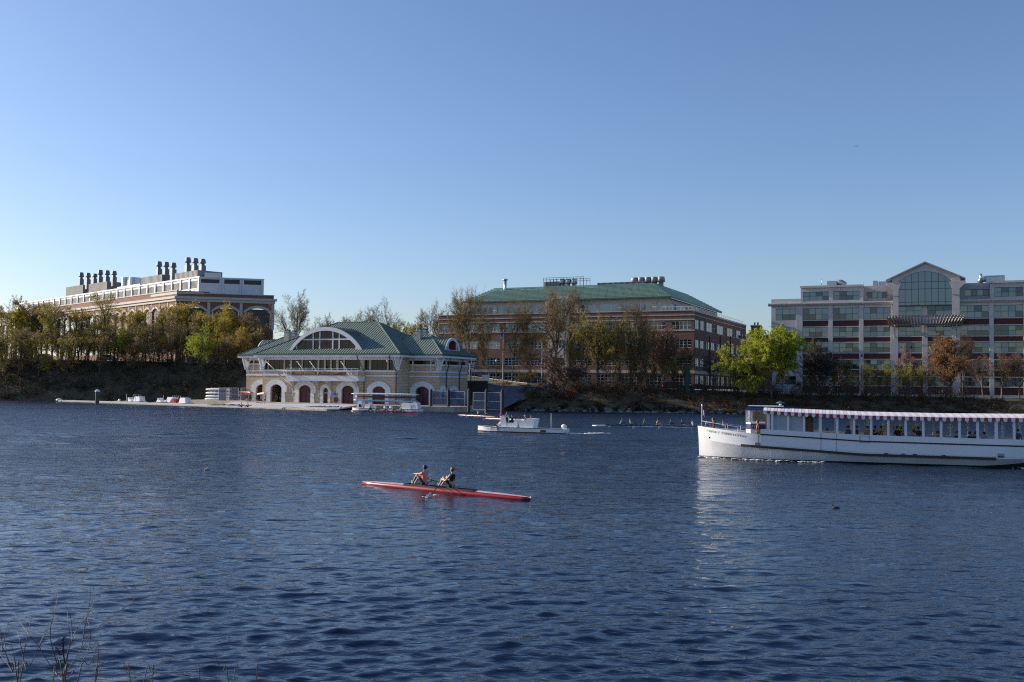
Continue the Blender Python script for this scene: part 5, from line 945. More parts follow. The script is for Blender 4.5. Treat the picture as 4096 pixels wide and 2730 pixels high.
def bench_sit(): 
    J = dict(hip=(0, 0, .5), chest=(-.02, 0, 1.0), head=(.03, 0, 1.23), fw=(1, 0, 0))
    for k, s in (('l', 1), ('r', -1)): J['k'+k] = (.42, s*.11, .5); J['f'+k] = (.45, s*.11, .08); J['e'+k] = (.08, s*.24, .72); J['h'+k] = (.3, s*.16, .62)
    return J
def yaw_of(dx, dy): return math.atan2(dy, dx)
# ---------------------------------------------------------------- racing shells
CARB = mat('carbon shaft', (.025,.025,.03), .35); BLW = mat('white oar blade', (.62,.62,.62), .4); DECKR = mat('pale deck', (.5,.35,.36), .35)
def shell(L_, wd=.52, fb=.2, mt=None, deck=None, ck=None):
    m = MB(); n = 22; rings = []
    for i in range(n+1):
        t = i/n; x = L_*(t-.5); s = max(.0, 1-abs(2*t-1)**2.4); w_ = wd/2*s**.72+.012; d = .13*s**.6+.02; tz = fb-.05*(1-s)
        rings.append([(x, w_, tz)]+[(x, w_*math.cos(a_), -d*math.sin(a_)+.03) for a_ in [math.pi*k/8 for k in range(1, 8)]]+[(x, -w_, tz)])
    m.loft(rings, 0)
    d = MB()
    for s in (-1, 1):
        rr = []
        for i in range(12):
            t = i/11; x = s*(L_*.5-.02-(L_*.5-ck)*t); u = abs(x)/(L_/2); q = max(0, 1-u**2.4); w_ = wd/2*q**.72+.004; rr.append([(x, w_*.96, fb-.05*(1-q)+.004), (x, 0, fb-.05*(1-q)+.05*q**.3), (x, -w_*.96, fb-.05*(1-q)+.004)])
        d.loft(rr, 0, close=False, cap=False)
    c = MB(); w_ = wd/2
    for s in (-1, 1): c.box(-ck, ck, s*w_*.93-.02, s*w_*.93+.02, fb-.01, fb+.055)
    c.box(-ck, ck, -w_*.9, w_*.9, fb+.003, fb+.012); c.box(-ck-.02, -ck+.03, -w_*.9, w_*.9, fb, fb+.06); c.box(ck-.03, ck+.02, -w_*.9, w_*.9, fb, fb+.06)
    return m, d, c
def shell_thing(label, M, L_, mt, deck, ck, seats, wd=.52, riggers=True, group=None, sides=None):
    r = thing('racing_shell', label, 'rowing boat', M, group); h, d, c = shell(L_, wd, .2, ck=ck); h.build('hull', mt, r, True); d.build('deck', deck, r, True); c.build('cockpit', CARB, r)
    b = MB(); b.ell((L_/2+.01, 0, .15), (.05, .04, .04), 8, 6); b.build('bow_ball', WHITE, r, True); f = MB(); f.prismy([(L_*.5-1.0, .03), (L_*.5-.85, .03), (L_*.5-.9, -.14), (L_*.5-.98, -.14)], -.006, .006); f.build('fin', RUBBER, r)
    for i, x in enumerate(seats):
        for s in ((sides[i],) if sides else (-1, 1)):
            g = MB()
            for dx in (-.35, .3): g.tube([(x-.35+dx, s*.2, .24), (x-.3, s*.80, .34)], .014, 5)
            g.tube([(x-.3, s*.80, .30), (x-.3, s*.80, .44)], .02, 6)
            if riggers: g.build('rigger', BLACK, r)
        g = MB(); g.box(x-.14, x+.14, -.14, .14, .225, .255); g.build('seat', WOODB, r)
    return r
def oar(label, hand, lock, blade, group=None, flat=.09, colr=None, grip=False):
    a, l, b = Vector(hand), Vector(lock), Vector(blade); d = (b-a).normalized(); r = thing('oar', label, 'oar', T(*l), group); a, b = a-l, b-l
    m = MB(); m.tube([a, b-d*.45], [.022, .022], 7); m.build('shaft', CARB, r); m = MB(); m.tube([a-d*.02, a+d*.38], .026, 7); m.build('handle', mat('oar grip', (.25,.3,.12), .7), r)
    s = d.cross(Vector((0, 0, 1))).normalized(); u = s.cross(d); m = MB(); pts = [(-.5, .02), (-.42, flat), (-.05, flat*1.15), (0, flat*.8), (0, -flat*.7), (-.05, -flat*.9), (-.42, -flat*.6), (-.5, -.02)]
    m.hexa([b+d*x+u*y-s*.008 for x, y in pts], [b+d*x+u*y+s*.008 for x, y in pts]); m.build('blade', colr or BLW, r); m = MB(); m.tube([-d*.06, d*.06], .04, 8); m.build('collar', mat('green collar', (.06,.2,.05), .5), r); return r
# near red pair
A, B_ = W(1450, 1937), W(2122, 2003); ctr = (A+B_)/2; dv = B_-A; NL = float(np.hypot(dv[0], dv[1])); ny = yaw_of(dv[0], dv[1]); NM = T(ctr[0], ctr[1], -.02, ny)
def on_line(A, B, px, py=1950):
    d = ray(px, py); n2 = np.array([-(B-A)[1], (B-A)[0]]); t = ((A[:2]-CP[:2])@n2)/(d[:2]@n2); p_ = CP[:2]+d[:2]*t; return float((p_-((A+B)/2)[:2])@((B-A)[:2]/np.linalg.norm((B-A)[:2])))
s1, s2 = on_line(A, B_, 1697, 1945), on_line(A, B_, 1805, 1955)
REDD = mat('pink white deck', (.62,.42,.44), .3, var=.06)
shell_thing('bright red racing shell carrying two rowers in the open water', NM, NL, RED, REDD, 2.1, [s1, s2], sides=[1, -1])
FM = Matrix.Rotation(math.pi, 4, 'Z')       # rowers face the stern
J1 = seated(.85, -.04, .56, .47, .05); J1['grip'] = (0, 0, -1); J1['hl'] = (.57, .06, .50); J1['hr'] = (.50, -.12, .44); J1['el'] = (.28, .14, .52); J1['er'] = (.25, -.17, .50)
J2 = seated(.85, -.10, .40, .40, .5); J2['grip'] = (0, 0, -1); J2['hl'] = (.44, .14, .36); J2['hr'] = (.38, -.06, .38); J2['el'] = (.14, .24, .33); J2['er'] = (.2, -.2, .42)
person('rower in pink vest and dark shorts with dark hair in a bun, arms stretched forward', NM @ T(s1, 0, .24) @ FM, J1, 1, (.75,.22,.2), (.02,.02,.035), (.018,.012,.012), 0, True, .013, True, bun=True)
person('rower with short ginger hair and black crop top, bent elbows at the oar', NM @ T(s2, 0, .24) @ FM, J2, 0, (.012,.012,.014), (.01,.022,.02), (.22,.09,.03), 0, True, .013, True, bare_back=True)
w_ = lambda x, y, z: NM @ Vector((x, y, z))
o1l = w_(s1-.3, .80, .42); h1 = w_(s1-.60, .02, .70); d1 = (o1l-h1).normalized(); oar('dark sweep oar of the rower in the pink vest, blade on the far side', h1-d1*.1, o1l, h1+d1*3.55)
o2l = w_(s2-.3, -.80, .42); h2 = w_(s2-.43, -.02, .60); e2 = Vector(W(1712, 1990)); d2 = (o2l-h2).normalized(); oar('dark sweep oar of the ginger haired rower, blade dipping toward the near side', h2-d2*.1, o2l, e2+Vector((0, 0, -.02)))
def foam(name, label, pts, seed, h=.05, n=60, size=.12):
    rng = random.Random(seed); m = MB()
    for i in range(n):
        t = rng.random()*(len(pts)-1); k = int(t); f = t-k; p_ = Vector(pts[k]).lerp(Vector(pts[k+1]), f); s = size*rng.uniform(.3, 1.2); m.ell((p_.x+rng.gauss(0, size*1.1), p_.y+rng.gauss(0, size), p_.z+rng.uniform(-.01, h)), (s*1.6, s, s*.3), 6, 4)
    o = m.build(name, mat('foam', (.62,.62,.6), .7, var=.1), smooth=True); o['kind'] = 'stuff'; tag(o, label, 'foam')
foam('splash', 'small white splash where the near oar enters the water', [W(1700, 1996), W(1720, 1990), W(1745, 1984)], 3, .1, 26, .045)
# ---------------------------------------------------------------- the other crews
def crew(label, A, B, L_, mt, deck, seats_px, pyr, riders, face, pose, bowleft=True, side_oars=True, wd=.5, ck=None, txt='', ogrp=None):
    dv = (B-A)[:2]/np.linalg.norm((B-A)[:2]); c = A[:2]+dv*L_/2; M = T(c[0], c[1], -.02, yaw_of(*dv)); Bv = np.array([*(A[:2]+dv*L_), 0]); xs = [on_line(A, Bv, q_, pyr) for q_ in seats_px]
    M2 = M if face < 0 else M
    shell_thing(label, M, L_, mt, deck, ck or (max(xs)-min(xs))/2+1.2, xs, wd)
    for i, (x, rd) in enumerate(zip(xs, riders)):
        if rd is None: continue
        d = dict(rd); lb = d.pop('label'); ps = d.pop('pose', pose); Mp = M @ T(x, 0, .22) @ (FM if face < 0 else Matrix()); person(lb, Mp, seated(**ps), vox=.04, **d)
        if side_oars and not d.get('cap') == (9, 9, 9):
            s = 1 if i % 2 else -1; hx = x+face*ps.get('reach', .5); lk = M @ Vector((x+face*.3, s*.80, .42)); hn = M @ Vector((hx, 0, .22+ps.get('hz', .42))); dd = (lk-hn).normalized(); tip = hn+dd*3.6; tip.z = max(tip.z, .05); oar('oar of the crew in the '+txt, hn, lk, tip, ogrp or 'oars of the '+txt)
P1 = dict(knee=.3, lean=.25, reach=.6, hz=.34, elb=.1); P2 = dict(knee=.1, lean=-.15, reach=.3, hz=.38, elb=.9); P3 = dict(knee=.5, lean=.45, reach=.6, hz=.3, elb=.1)
SKY_ = mat('pale blue gelcoat', (.18,.27,.38), .3, var=.06); NAVYH = mat('dark navy hull', (.03,.035,.06), .3); SIL = mat('silver deck', (.55,.57,.6), .35); WHD = mat('ivory hull', (.55,.5,.42), .35); MARH = mat('maroon hull', (.10,.008,.018), .3)
crew('long pale blue eight-oared shell crossing behind the white tour boat', W(2370, 1705), W(2797, 1716), 18.6, SKY_, SIL, [2480, 2523, 2573, 2626, 2675, 2723, 2772, 2822, 2895], 1700,
     [dict(label='rower in grey blue long sleeves at the bow seat of the eight', top=(.16,.17,.26), pose=P3, sleeve=2), dict(label='rower in grey vest sitting upright in the eight', top=(.28,.3,.3), pose=P2), dict(label='rower in green shirt in the eight', top=(.02,.2,.13), pose=P1, hair=(.14,.06,.03)), dict(label='bare-chested rower in dark shorts in the eight', top=(.5,.32,.24), pose=P1, shorts=True), dict(label='rower in dark blue top reaching forward in the eight', top=(.03,.035,.07), pose=P3, sleeve=2), dict(label='rower in black hooded top in the eight', top=(.012,.012,.014), hair=(.012,.012,.014), pose=P1, sleeve=2, shorts=True), dict(label='rower in white shirt just left of the tour boat bow', top=(.6,.6,.6), pose=P2), dict(label='rower in grey shirt hidden behind the woman on the foredeck', top=(.3,.3,.32), pose=P1), dict(label='cox in light blue shirt and red cap at the end of the eight', top=(.35,.42,.55), pose=P2, cap=(.35,.03,.03))], 1, P1, txt='pale blue eight')
crew('maroon double scull gliding past the fence panels', W(1830, 1662), W(2010, 1671), 10.4, MARH, MARH, [1912, 1943], 1655, [dict(label='bare-armed rower in white at the left seat of the maroon double', top=(.6,.55,.5), sleeve=0), dict(label='fair haired rower in dark vest in the maroon double', top=(.03,.03,.04), hair=(.3,.18,.08), sleeve=0)], 1, dict(knee=.5, lean=-.05, reach=.42, hz=.35, elb=.5), txt='maroon double')
crew('ivory shell partly hidden behind the coaching launch', W(1942, 1676), W(2110, 1684), 9.6, WHD, WHD, [2003, 2027], 1675, [dict(label='rower in bright pink long sleeved top beyond the launch', top=(.72,.05,.34), hair=(.3,.2,.1), sleeve=2, legs=(.5,.42,.36)), dict(label='rower in lilac top with raised arms beyond the launch', top=(.45,.35,.5), hair=(.2,.1,.06))], 1, dict(knee=.4, lean=-.05, reach=.42, hz=.4, elb=.4), txt='ivory shell')
crew('red coxed four lying along the dock in front of the moored launches', W(1404, 1647), W(1682, 1654), 13.6, RED, RED, [1475, 1503, 1538, 1571, 1602], 1645, [dict(label='rower in black crouched at the left seat of the red four', top=(.015,.015,.02), pose=P3, sleeve=2), dict(label='rower in grey vest second in the red four', top=(.2,.16,.14), sleeve=0), dict(label='rower in tan top in the middle of the red four', top=(.5,.33,.24), sleeve=0), dict(label='rower in brown top fourth in the red four', top=(.25,.13,.1), sleeve=0), dict(label='cox in lime green jacket in the red four', top=(.3,.55,.12), sleeve=2)], 1, dict(knee=.6, lean=.1, reach=.4, hz=.35, elb=.4), txt='red four')
# ---------------------------------------------------------------- coaching launches
GREYD = mat('grey deck', (.3,.31,.33), .6); FOUL = mat('fouled waterline', (.10,.085,.04), .7)
def launch(label, M, L_=8., wd=1.9, items=(), hullm=None, group=None, fbh=.55, motor=True, txt=None):
    r = thing('motor_launch', label, 'motor boat', M, group); hm = hullm or WHITE; m = MB(); u = MB(); rings, r2 = [], []
    for i in range(13):
        t = i/12; x = -L_/2+L_*t; s = min(1, (t/.22)**.7) if t < .22 else 1.; w_ = wd/2*(.35+.65*s); z0 = -.25+.28*(1-s); top_ = fbh+.12*(1-s)
        rings.append([(x, w_, top_), (x, w_*.97, .16), (x, -w_*.97, .16), (x, -w_, top_)]); r2.append([(x, w_*.97, .16), (x, w_*.8, z0), (x, -w_*.8, z0), (x, -w_*.97, .16)])
    m.loft(rings); m.build('hull', hm, r); u.loft(r2); u.build('lower_hull', FOUL, r)
    g = MB()
    for s in (-1, 1):
        for i in range(12): a, b = rings[i][0 if s > 0 else 3], rings[i+1][0 if s > 0 else 3]; g.beam((a[0], a[1], a[2]+.02), (b[0], b[1], b[2]+.02), .07, .05)
    g.build('gunwale', BLACK, r)
    for it in items:
        k, x = it[0], it[1]; m = MB()
        if k == 'console': m.prismy([(x-.35, fbh), (x+.35, fbh), (x+.2, fbh+1.0), (x-.05, fbh+1.25), (x-.3, fbh+1.2)], -.55, .55); m.build('console', WHITE, r)
        if k == 'seat': m.prismy([(x-.55, fbh), (x+.55, fbh), (x+.62, fbh+.85), (x+.3, fbh+.9), (x+.22, fbh+.5), (x-.5, fbh+.5)], -.6, .6); m.build('seat_box', WHITE, r)
        if k == 'tub': m.prismy([(x-.75, fbh), (x+.7, fbh), (x+.95, fbh+1.0), (x-.05, fbh+1.0), (x-.1, fbh+.72), (x-.95, fbh+.72)], -.7, .7); m.build('seat_tub', WHITE, r)
        if k == 'big': m.prismy([(x-1.2, fbh), (x+1.2, fbh), (x+.7, fbh+1.15), (x-1.0, fbh+1.1)], -.7, .7); m.build('console', WHITE, r)
        if k == 'cuddy': m.prismy([(x-.9, fbh), (x+.55, fbh), (x+.15, fbh+1.25), (x-.5, fbh+1.3), (x-.65, fbh+1.1)], -.6, .6); m.build('cuddy', WHITE, r); g = MB(); g.prismy([(x-.35, fbh+.15), (x+.3, fbh+.15), (x+.2, fbh+.7), (x-.3, fbh+.8)], -.62, -.605); g.build('opening', DARK, r)  # the cuddy opening is a near-black plate, its shade put in the colour
        if k == 'cover': m.prismy([(x-1., fbh), (x+.9, fbh), (x+.2, fbh+.85), (x-.6, fbh+.75)], -.75, .75); m.build('boat_cover', mat('red canvas', (.3,.02,.035), .8), r)
        if k == 'hoop': m.tube([(x-.5, -.7, fbh), (x-.3, -.7, fbh+1.5), (x+.4, -.7, fbh+1.5), (x+.7, -.7, fbh)], .03, 6); m.tube([(x-.5, .7, fbh), (x-.3, .7, fbh+1.5), (x+.4, .7, fbh+1.5), (x+.7, .7, fbh)], .03, 6); m.tube([(x-.3, -.7, fbh+1.5), (x-.3, .7, fbh+1.5)], .03, 6); m.tube([(x+.4, -.7, fbh+1.5), (x+.4, .7, fbh+1.5)], .03, 6); m.build('hoop_frame', STEEL, r)
        if k == 'pole': m.tube([(x, -.3, fbh), (x, -.3, fbh+1.6)], .035, 6); m.build('light_pole', WHITE, r)
    if motor: m = MB(); m.ell((L_/2-.25, 0, fbh+.25), (.32, .2, .24), 10, 7); m.box(L_/2-.1, L_/2+.2, -.12, .12, -.3, fbh+.1); m.build('outboard_motor', WHITE, r, True)
    return r
a, b = W(1917, 1725), W(2265, 1736); LLn = float(np.linalg.norm((b-a)[:2])); LM = T((a[0]+b[0])/2, (a[1]+b[1])/2, -.05, yaw_of(*(b-a)[:2])); lpx = lambda q_: on_line(a, b, q_, 1725)
lr = launch('white coaching launch with seat boxes and passengers under way in mid river', LM, LLn, 2.1, (('console', lpx(2022)), ('seat', lpx(2055)), ('tub', lpx(2115)), ('pole', lpx(2208))))
text('registration', 'MS 8551 AE', .3, NAVY, lr, T(lpx(1962), -1.06, .28), .004); m = MB(); x = lpx(2186); m.box(x-.3, x+.3, -1.075, -1.05, .2, .42); m.build('name_plate', BLACK, lr)
for lb, x, J, kw, yw in (('person in white shirt lounging at the front of the coaching launch', lpx(1995), 'r', dict(top=(.6,.6,.62), legs=(.05,.06,.09)), math.pi), ('coach in black jacket driving the launch', lpx(2052), 's', dict(top=(.012,.012,.015), sleeve=2), math.pi), ('person in dark top crouched by the launch console', lpx(2030), 's', dict(top=(.04,.04,.05), sleeve=2), math.pi), ('person in grey coat and pale cap in the rear tub of the launch', lpx(2105), 's', dict(top=(.2,.2,.17), sleeve=2, cap=(.4,.38,.3)), math.pi), ('person in navy coat facing the stern in the rear tub', lpx(2118), 's', dict(top=(.02,.025,.06), sleeve=2), 0)):
    person(lb, LM @ T(x, -.25 if yw else .3, .52 if J == 'r' else .55, yw), seated(.5, -.55, .35, .3, .3) if J == 'r' else bench_sit(), vox=.04, **kw)
foam('wake', 'white wake foam behind the coaching launch', [W(2275, 1737), W(2330, 1737), W(2420, 1735)], 5, .05, 70, .22)
# moored launches at the docks
def bay(label, p0, p1, dy, items, flip=False, **k):
    xa, xb = BH.x(p0, 1642, dy), BH.x(p1, 1642, dy); xc = (xa+xb)/2; q_ = BH.w(xc, dy); sg = -1 if flip else 1; return launch(label, T(q_.x, q_.y, -.05, -math.radians(25)+(math.pi if flip else 0)), xb-xa, 1.9, [(kk, sg*(BH.x(q2, 1642, dy)-xc)) for kk, q2 in items], **k)
bay('white moored launch with dark cuddy opening at the left of the boat rack', 1413, 1545, -12.5, (('cuddy', 1448), ('seat', 1475))); bay('white moored launch with tall cuddy at the right of the boat rack', 1558, 1690, -12.2, (('cuddy', 1662), ('big', 1628)), True)
def quay(label, x0, x1, off, items, **k):      # launches lying inside the long dock
    xc = (x0+x1)/2; y = -6-(xc+70)*.188+2.0+off; q_ = BH.w(xc, y); return launch(label, T(q_.x, q_.y, -.05, -math.radians(25+10.6)+math.pi), x1-x0, k.pop('wd', 2.), [(kk, xc-q2) for kk, q2 in items], **k)
quay('white moored launch with tall sloping console beside the dock pile', -66, -56, 1.4, (('big', -58.2), ('seat', -61), ('hoop', -59), ('pole', -63.5))); quay('white moored launch with low seats between two other launches', -54.5, -47.5, 3.6, (('big', -49.2), ('seat', -53), ('pole', -52.8)))
quay('white moored launch with hoop frame and red cover', -49, -39.5, 1.3, (('cover', -45.6), ('hoop', -45), ('big', -42.2))); quay('small pink dinghy moored on the river side of the red-covered launch', -51.5, -47, .2, (), motor=False, hullm=mat('pink dinghy', (.55,.4,.42), .4), wd=1.3)
# ---------------------------------------------------------------- tour boat
b0 = W(2797, 1828); TB = Fr(b0[0], b0[1], 0, 16.3); MT = TB.M; HBm = 1.9
tb = thing('tour_boat', 'long white sightseeing boat with striped red and white awning roof', 'tour boat', MT)
HULL = mat('white hull paint', (.76,.77,.79), .3, var=.03, scale=.5); BOOT = mat('black bottom paint', (.012,.012,.014), .4); RUB = mat('rubbing strake', (.03,.03,.028), .6)
tx = lambda a, b=1750, dy=-HBm: TB.x(a, b, dy); tz = lambda a, b, dy=-HBm: TB.z(a, b, dy)
bw_ = lambda x: HBm*(1-(1-min(1, max(0, x)/5.2))**2.3) if x < 5.2 else HBm*(1-.30*max(0, (x-19)/5)**2)
sheer = lambda x: float(np.interp(x, [0, 2, 4.2, 10.9, 24], [2.21, 2.0, 1.79, 1.50, 1.42])); rub = lambda x: float(np.interp(x, [0, 3, 10.9, 19, 24], [1.30, .98, .59, .58, .75]))
xs_ = np.concatenate([np.linspace(0, 5.5, 40), np.linspace(6.2, 24, 20)]); rg = []; bo = []
for x in xs_:
    w_ = max(.015, bw_(x)); f = min(1, x/4); bt = .16 if x < 20 else .16+.1*(x-20); ww = w_*(.80 if x > 5 else .50+.30*x/5); up = 0 if x < 18 else .06*(x-18)**1.5
    rg.append([(x-.12*(1-f), -w_, sheer(x)), (x-.05*(1-f), -w_*.995, rub(x)), (x, -ww, .10+up), (x, ww, .10+up), (x-.05*(1-f), w_*.995, rub(x)), (x-.12*(1-f), w_, sheer(x))])
    bo.append([(x+.01, -ww*.985, .105+up), (x+.02, -ww*.9, -.4+up*.8), (x+.02, ww*.9, -.4+up*.8), (x+.01, ww*.985, .105+up)])
m = MB(); m.loft(rg, close=False, cap=False); m.add([p_ for p_ in rg[-1]], [tuple(range(6))]); ho = m.build('hull', HULL, tb, True); ho.data.set_sharp_from_angle(angle=math.radians(12)); m = MB(); m.loft(bo); m.build('bottom', BOOT, tb)
m = MB(); m.loft([[(x, -max(.01, bw_(x)-.02), sheer(x)-.55), (x, max(.01, bw_(x)-.02), sheer(x)-.55)] for x in xs_ if x < 4.3], close=False, cap=False); m.add([(4.2, -1.85, .75), (24, -1.6, .75), (24, 1.6, .75), (4.2, 1.85, .75)], [(0, 1, 2, 3)]); m.build('deck', GREYD, tb)
for s in (-1, 1):
    m = MB(); pts = [(x, s*(bw_(x)+.04), rub(x)+.02) for x in np.linspace(3.0, 19, 24)]; m.loft([[(x, y-.06, z-.08), (x, y+.06, z-.08), (x, y+.06, z+.08), (x, y-.06, z+.08)] for x, y, z in pts]); m.build('rubbing_strake', RUB, tb)
x4 = tx(3042); XE = 22.6
top_ = lambda x: float(np.interp(x, [x4, 10.9, 18.9, 24], [2.14, 1.92, 1.86, 1.86]))
for s, nm in ((-1, 'side_panel'), (1, 'side_panel')):
    ring = []
    for x in np.linspace(x4, XE, 26): y = s*(bw_(x)+.012); t = top_(x) if not (tx(3990) < x < tx(4054)) else top_(x); ring.append([(x, y, sheer(x)-.72), (x, y, t), (x, y-s*.09, t), (x, y-s*.09, sheer(x)-.72)])
    m = MB(); m.loft(ring); m.build(nm, HULL, tb)
m = MB(); pts = [(x, -(bw_(x)+.03), float(np.interp(x, [x4, 10.93, 24], [1.79, 1.50, 1.42]))) for x in np.linspace(x4-.02, XE, 30)]
m.loft([[(x, y-.02, z-.042), (x, y+.02, z-.042), (x, y+.02, z+.042), (x, y-.02, z+.042)] for x, y, z in pts])
m.build('stripe', BOOT, tb)
RZ = lambda x: float(np.interp(x, [4.4, 7, 10.9, 16, 21, 24], [3.45, 3.34, 3.24, 3.22, 3.28, 3.34]))
# posts
pp = [3073, 3089, 3152.6, 3216, 3282, 3349, 3416, 3484.7, 3553, 3622.7, 3693, 3764.7, 3838, 3910.6, 3985, 4057, 4128]
m0 = MB(); m0.box(-.075, .075, -.05, .05, 0, 1)
pm = m0.mesh('post', HULL)
for q_ in pp:
    x = tx(q_, 1700)
    for s in (-1, 1): link('post', pm, tb, Matrix.Translation((x, s*(bw_(x)-.04), top_(x)-.02)) @ Matrix.Diagonal((1.25 if q_ in (3073, 3985) else 1, 1, RZ(x)-.06-top_(x), 1)))
# awning: one object per stripe
AWW, AWR = mat('white awning', (.72,.72,.74), .75, var=.04), mat('red awning', (.34,.035,.05), .8, var=.12); AWP = mat('pale pink awning top', (.64,.52,.54), .8, var=.06)  # red stripes are pale pink on top, red on the hanging edge
PW = (tx(3743, 1680)-tx(3450, 1680))/10/2; HWA = HBm+.16
def stripe(w_, red):
    m = MB(); prof = [(-HWA, 0), (-HWA*.8, .10), (-HWA*.4, .19), (0, .22), (HWA*.4, .19), (HWA*.8, .10), (HWA, 0)]
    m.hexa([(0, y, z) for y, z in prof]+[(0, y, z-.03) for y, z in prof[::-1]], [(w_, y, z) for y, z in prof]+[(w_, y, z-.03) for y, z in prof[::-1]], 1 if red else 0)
    for s in (-1, 1):
        d = .20 if red else .17; sc_ = [(w_, -.02), (w_, -d), (0, -d), (0, -.02)] if red else [(w_*1.04, -.02), (w_*1.04, -.14)]+[(w_/2+w_*.54*math.cos(t), -.14-.14*math.sin(t)) for t in [math.pi*k/8 for k in range(1, 8)]]+[(-w_*.04, -.14), (-w_*.04, -.02)]
        m.prismy(sc_, s*HWA-.012 if s < 0 else HWA-.006, s*HWA+.006 if s < 0 else HWA+.012, 0)
    return m.mesh('awning_stripe', [AWR, AWP] if red else [AWW, AWW])
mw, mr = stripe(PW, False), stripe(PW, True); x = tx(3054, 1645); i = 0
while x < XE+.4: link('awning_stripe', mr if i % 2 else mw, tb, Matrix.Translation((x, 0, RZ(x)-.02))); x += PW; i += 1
# grey drop screens in the first bays, wooden bulkhead, benches
SCR = mat('grey drop screen', (.40,.43,.47), .7, var=.04)
for a, b in ((3078, 3086), (3093, 3149), (3156, 3213)): x0, x1 = tx(a, 1700), tx(b, 1700); m = MB(); m.box(x0, x1, -HBm+.1, -HBm+.13, top_(x0)-.06, RZ(x0)-.08); m.build('drop_screen', SCR, tb)
m = MB(); m.box(tx(3061, 1700), tx(3067, 1700), -HBm+.1, -HBm+.2, 1.9, 3.35); m.build('wood_post', WOODB, tb); m = MB(); m.box(tx(3222, 1700), tx(3254, 1700), -HBm+.5, -HBm+.6, .8, 3.15); m.build('wood_bulkhead', WOODB, tb)
for x0, x1 in ((8.2, 12.4), (13.2, 17.8)): m = MB(); m.box(x0, x1, -.5, .5, 1.45, 1.5); [m.box(x-.05, x+.05, -.05, .05, .76, 1.45) for x in (x0+.4, x1-.4)]; m.build('table', WOODB, tb)
# bow rail, flagstaff, hawse hole
m = MB()
for s in (-1, 1):
    pts = [(x, s*max(.02, bw_(x)-.08), sheer(x)+float(np.interp(x, [0, .4, 4], [.36, .36, .30]))) for x in np.linspace(.15, 4.1, 10)]; m.tube(pts, .026, 6)
    for p_ in pts[::2]: m.tube([(p_[0], p_[1], sheer(p_[0])-.02), p_], .02, 5)
m.build('bow_rail', STEEL, tb)
m = MB(); x = tx(2839, 1752, -1.0); m.box(x-.1, x+.1, -bw_(x)-.03, -bw_(x)+.05, tz(2839, 1755, -1.), tz(2839, 1749, -1.)); m.build('hawse_hole', BOOT, tb)
# boarding notch
m = MB(); x = tx(3030, 1775); m.box(x-.18, x+.2, -bw_(x)-.012, -bw_(x)+.1, tz(3030, 1783), tz(3030, 1771)); m.build('boarding_notch', GREYD, tb)
m = MB(); m.tube([(x+.02, -bw_(x)-.03, 1.0), (x+.1, -bw_(x)-.03, 2.4)], .02, 5); m.build('boarding_line', BLACK, tb)
for a, b, c, d in ((3283, 3345, 1805, 1700),): m = MB(); x0, x1 = tx(3283, 1770), tx(3345, 1770); [m.box(v-.012, v+.012, -bw_(v)-.03, -bw_(v)+.0, .72, top_(v)) for v in (x0, x1)]; m.build('side_gate', GREYM, tb)
x0, x1 = tx(3438, 1755), tx(3478, 1755); m = MB(); [m.box(u, v, -HBm-.035, -HBm+.0, c, d) for u, v, c, d in ((x0, x1, 1.83, 1.86), (x0, x1, 1.40, 1.43), (x0, x0+.03, 1.43, 1.83), (x1-.03, x1, 1.43, 1.83))]; m.build('vent_frame', GREYM, tb)
x0, x1 = tx(3990, 1820), tx(4016, 1820); m = MB(); m.box(x0, x1, -bw_(19)-.04, -bw_(19)+.1, tz(4003, 1831), tz(4003, 1815)); m.build('stern_hatch', GREYM, tb); m = MB(); m.box(x0+.02, x1-.02, -bw_(19)-.045, -bw_(19), tz(4003, 1831)+.01, tz(4003, 1826)); m.build('hatch_slot', BOOT, tb)
# name
th = math.atan2(-(bw_(2.9)-bw_(1.2)), 1.7); letters = 'HENRY LONGFELLOW'; xa = tx(2827, 1728, -1.0); xb = tx(2952, 1740, -1.45)
LTR = mat('grey name lettering', (.20,.21,.24), .5)
for i, chh in enumerate(letters):
    if chh == ' ': continue
    x = xa+(xb-xa)*i/(len(letters)-1); x2 = x+.05; th = math.atan2(bw_(x+.1)-bw_(x), .1); zl = float(np.interp(x, [xa, xb], [tz(2827, 1728, -1.0), tz(2952, 1742.5, -1.5)])); text('name_letter', chh, .19 if chh not in 'HLW' or i not in (0, 6) else .23, LTR, tb, T(x, -bw_(x+.16)-.025, zl, 0) @ Matrix.Rotation(-th, 4, 'Z'), .006)
# pilot house
q0, q1 = TB.x(2982, 1700, -.8), TB.x(3024, 1700, -.8); pz0, pz1, pz2 = 1.3, TB.z(3000, 1690, -.8), TB.z(3000, 1641, -.8)
ol = lambda e=0: [(q1+.75, -.85-e), (q0+.35, -.85-e), (q0+.08, -.62-e), (q0-e, -.3), (q0-e, .3), (q0+.08, .62+e), (q0+.35, .85+e), (q1+.75, .85+e)]
m = MB(); m.prismz(ol(), pz0, pz1); ph = m.build('pilot_house', HULL, tb); m = MB(); m.prismz([(x, y) for x, y in ol(.015)], pz1-.47, pz1-.12); m.build('name_band', NAVY, ph)
text('band_letters', 'AT CO.', .26, WHITE, ph, T(q0+.30, -.85-.02, pz1-.39), .006, sx=.72)
m = MB()
for x, y in ol(-.03): m.box(x-.045, x+.045, y-.045, y+.045, pz1, pz2)
m.prismz(ol(.0), pz2-.08, pz2); m.build('window_posts', HULL, ph); m = MB()
for (x, y), (X, Y_) in list(zip(ol(-.05), ol(-.05)[1:])): m.beam((x, y, (pz1+pz2)/2), (X, Y_, (pz1+pz2)/2), .01, pz2-pz1-.1)
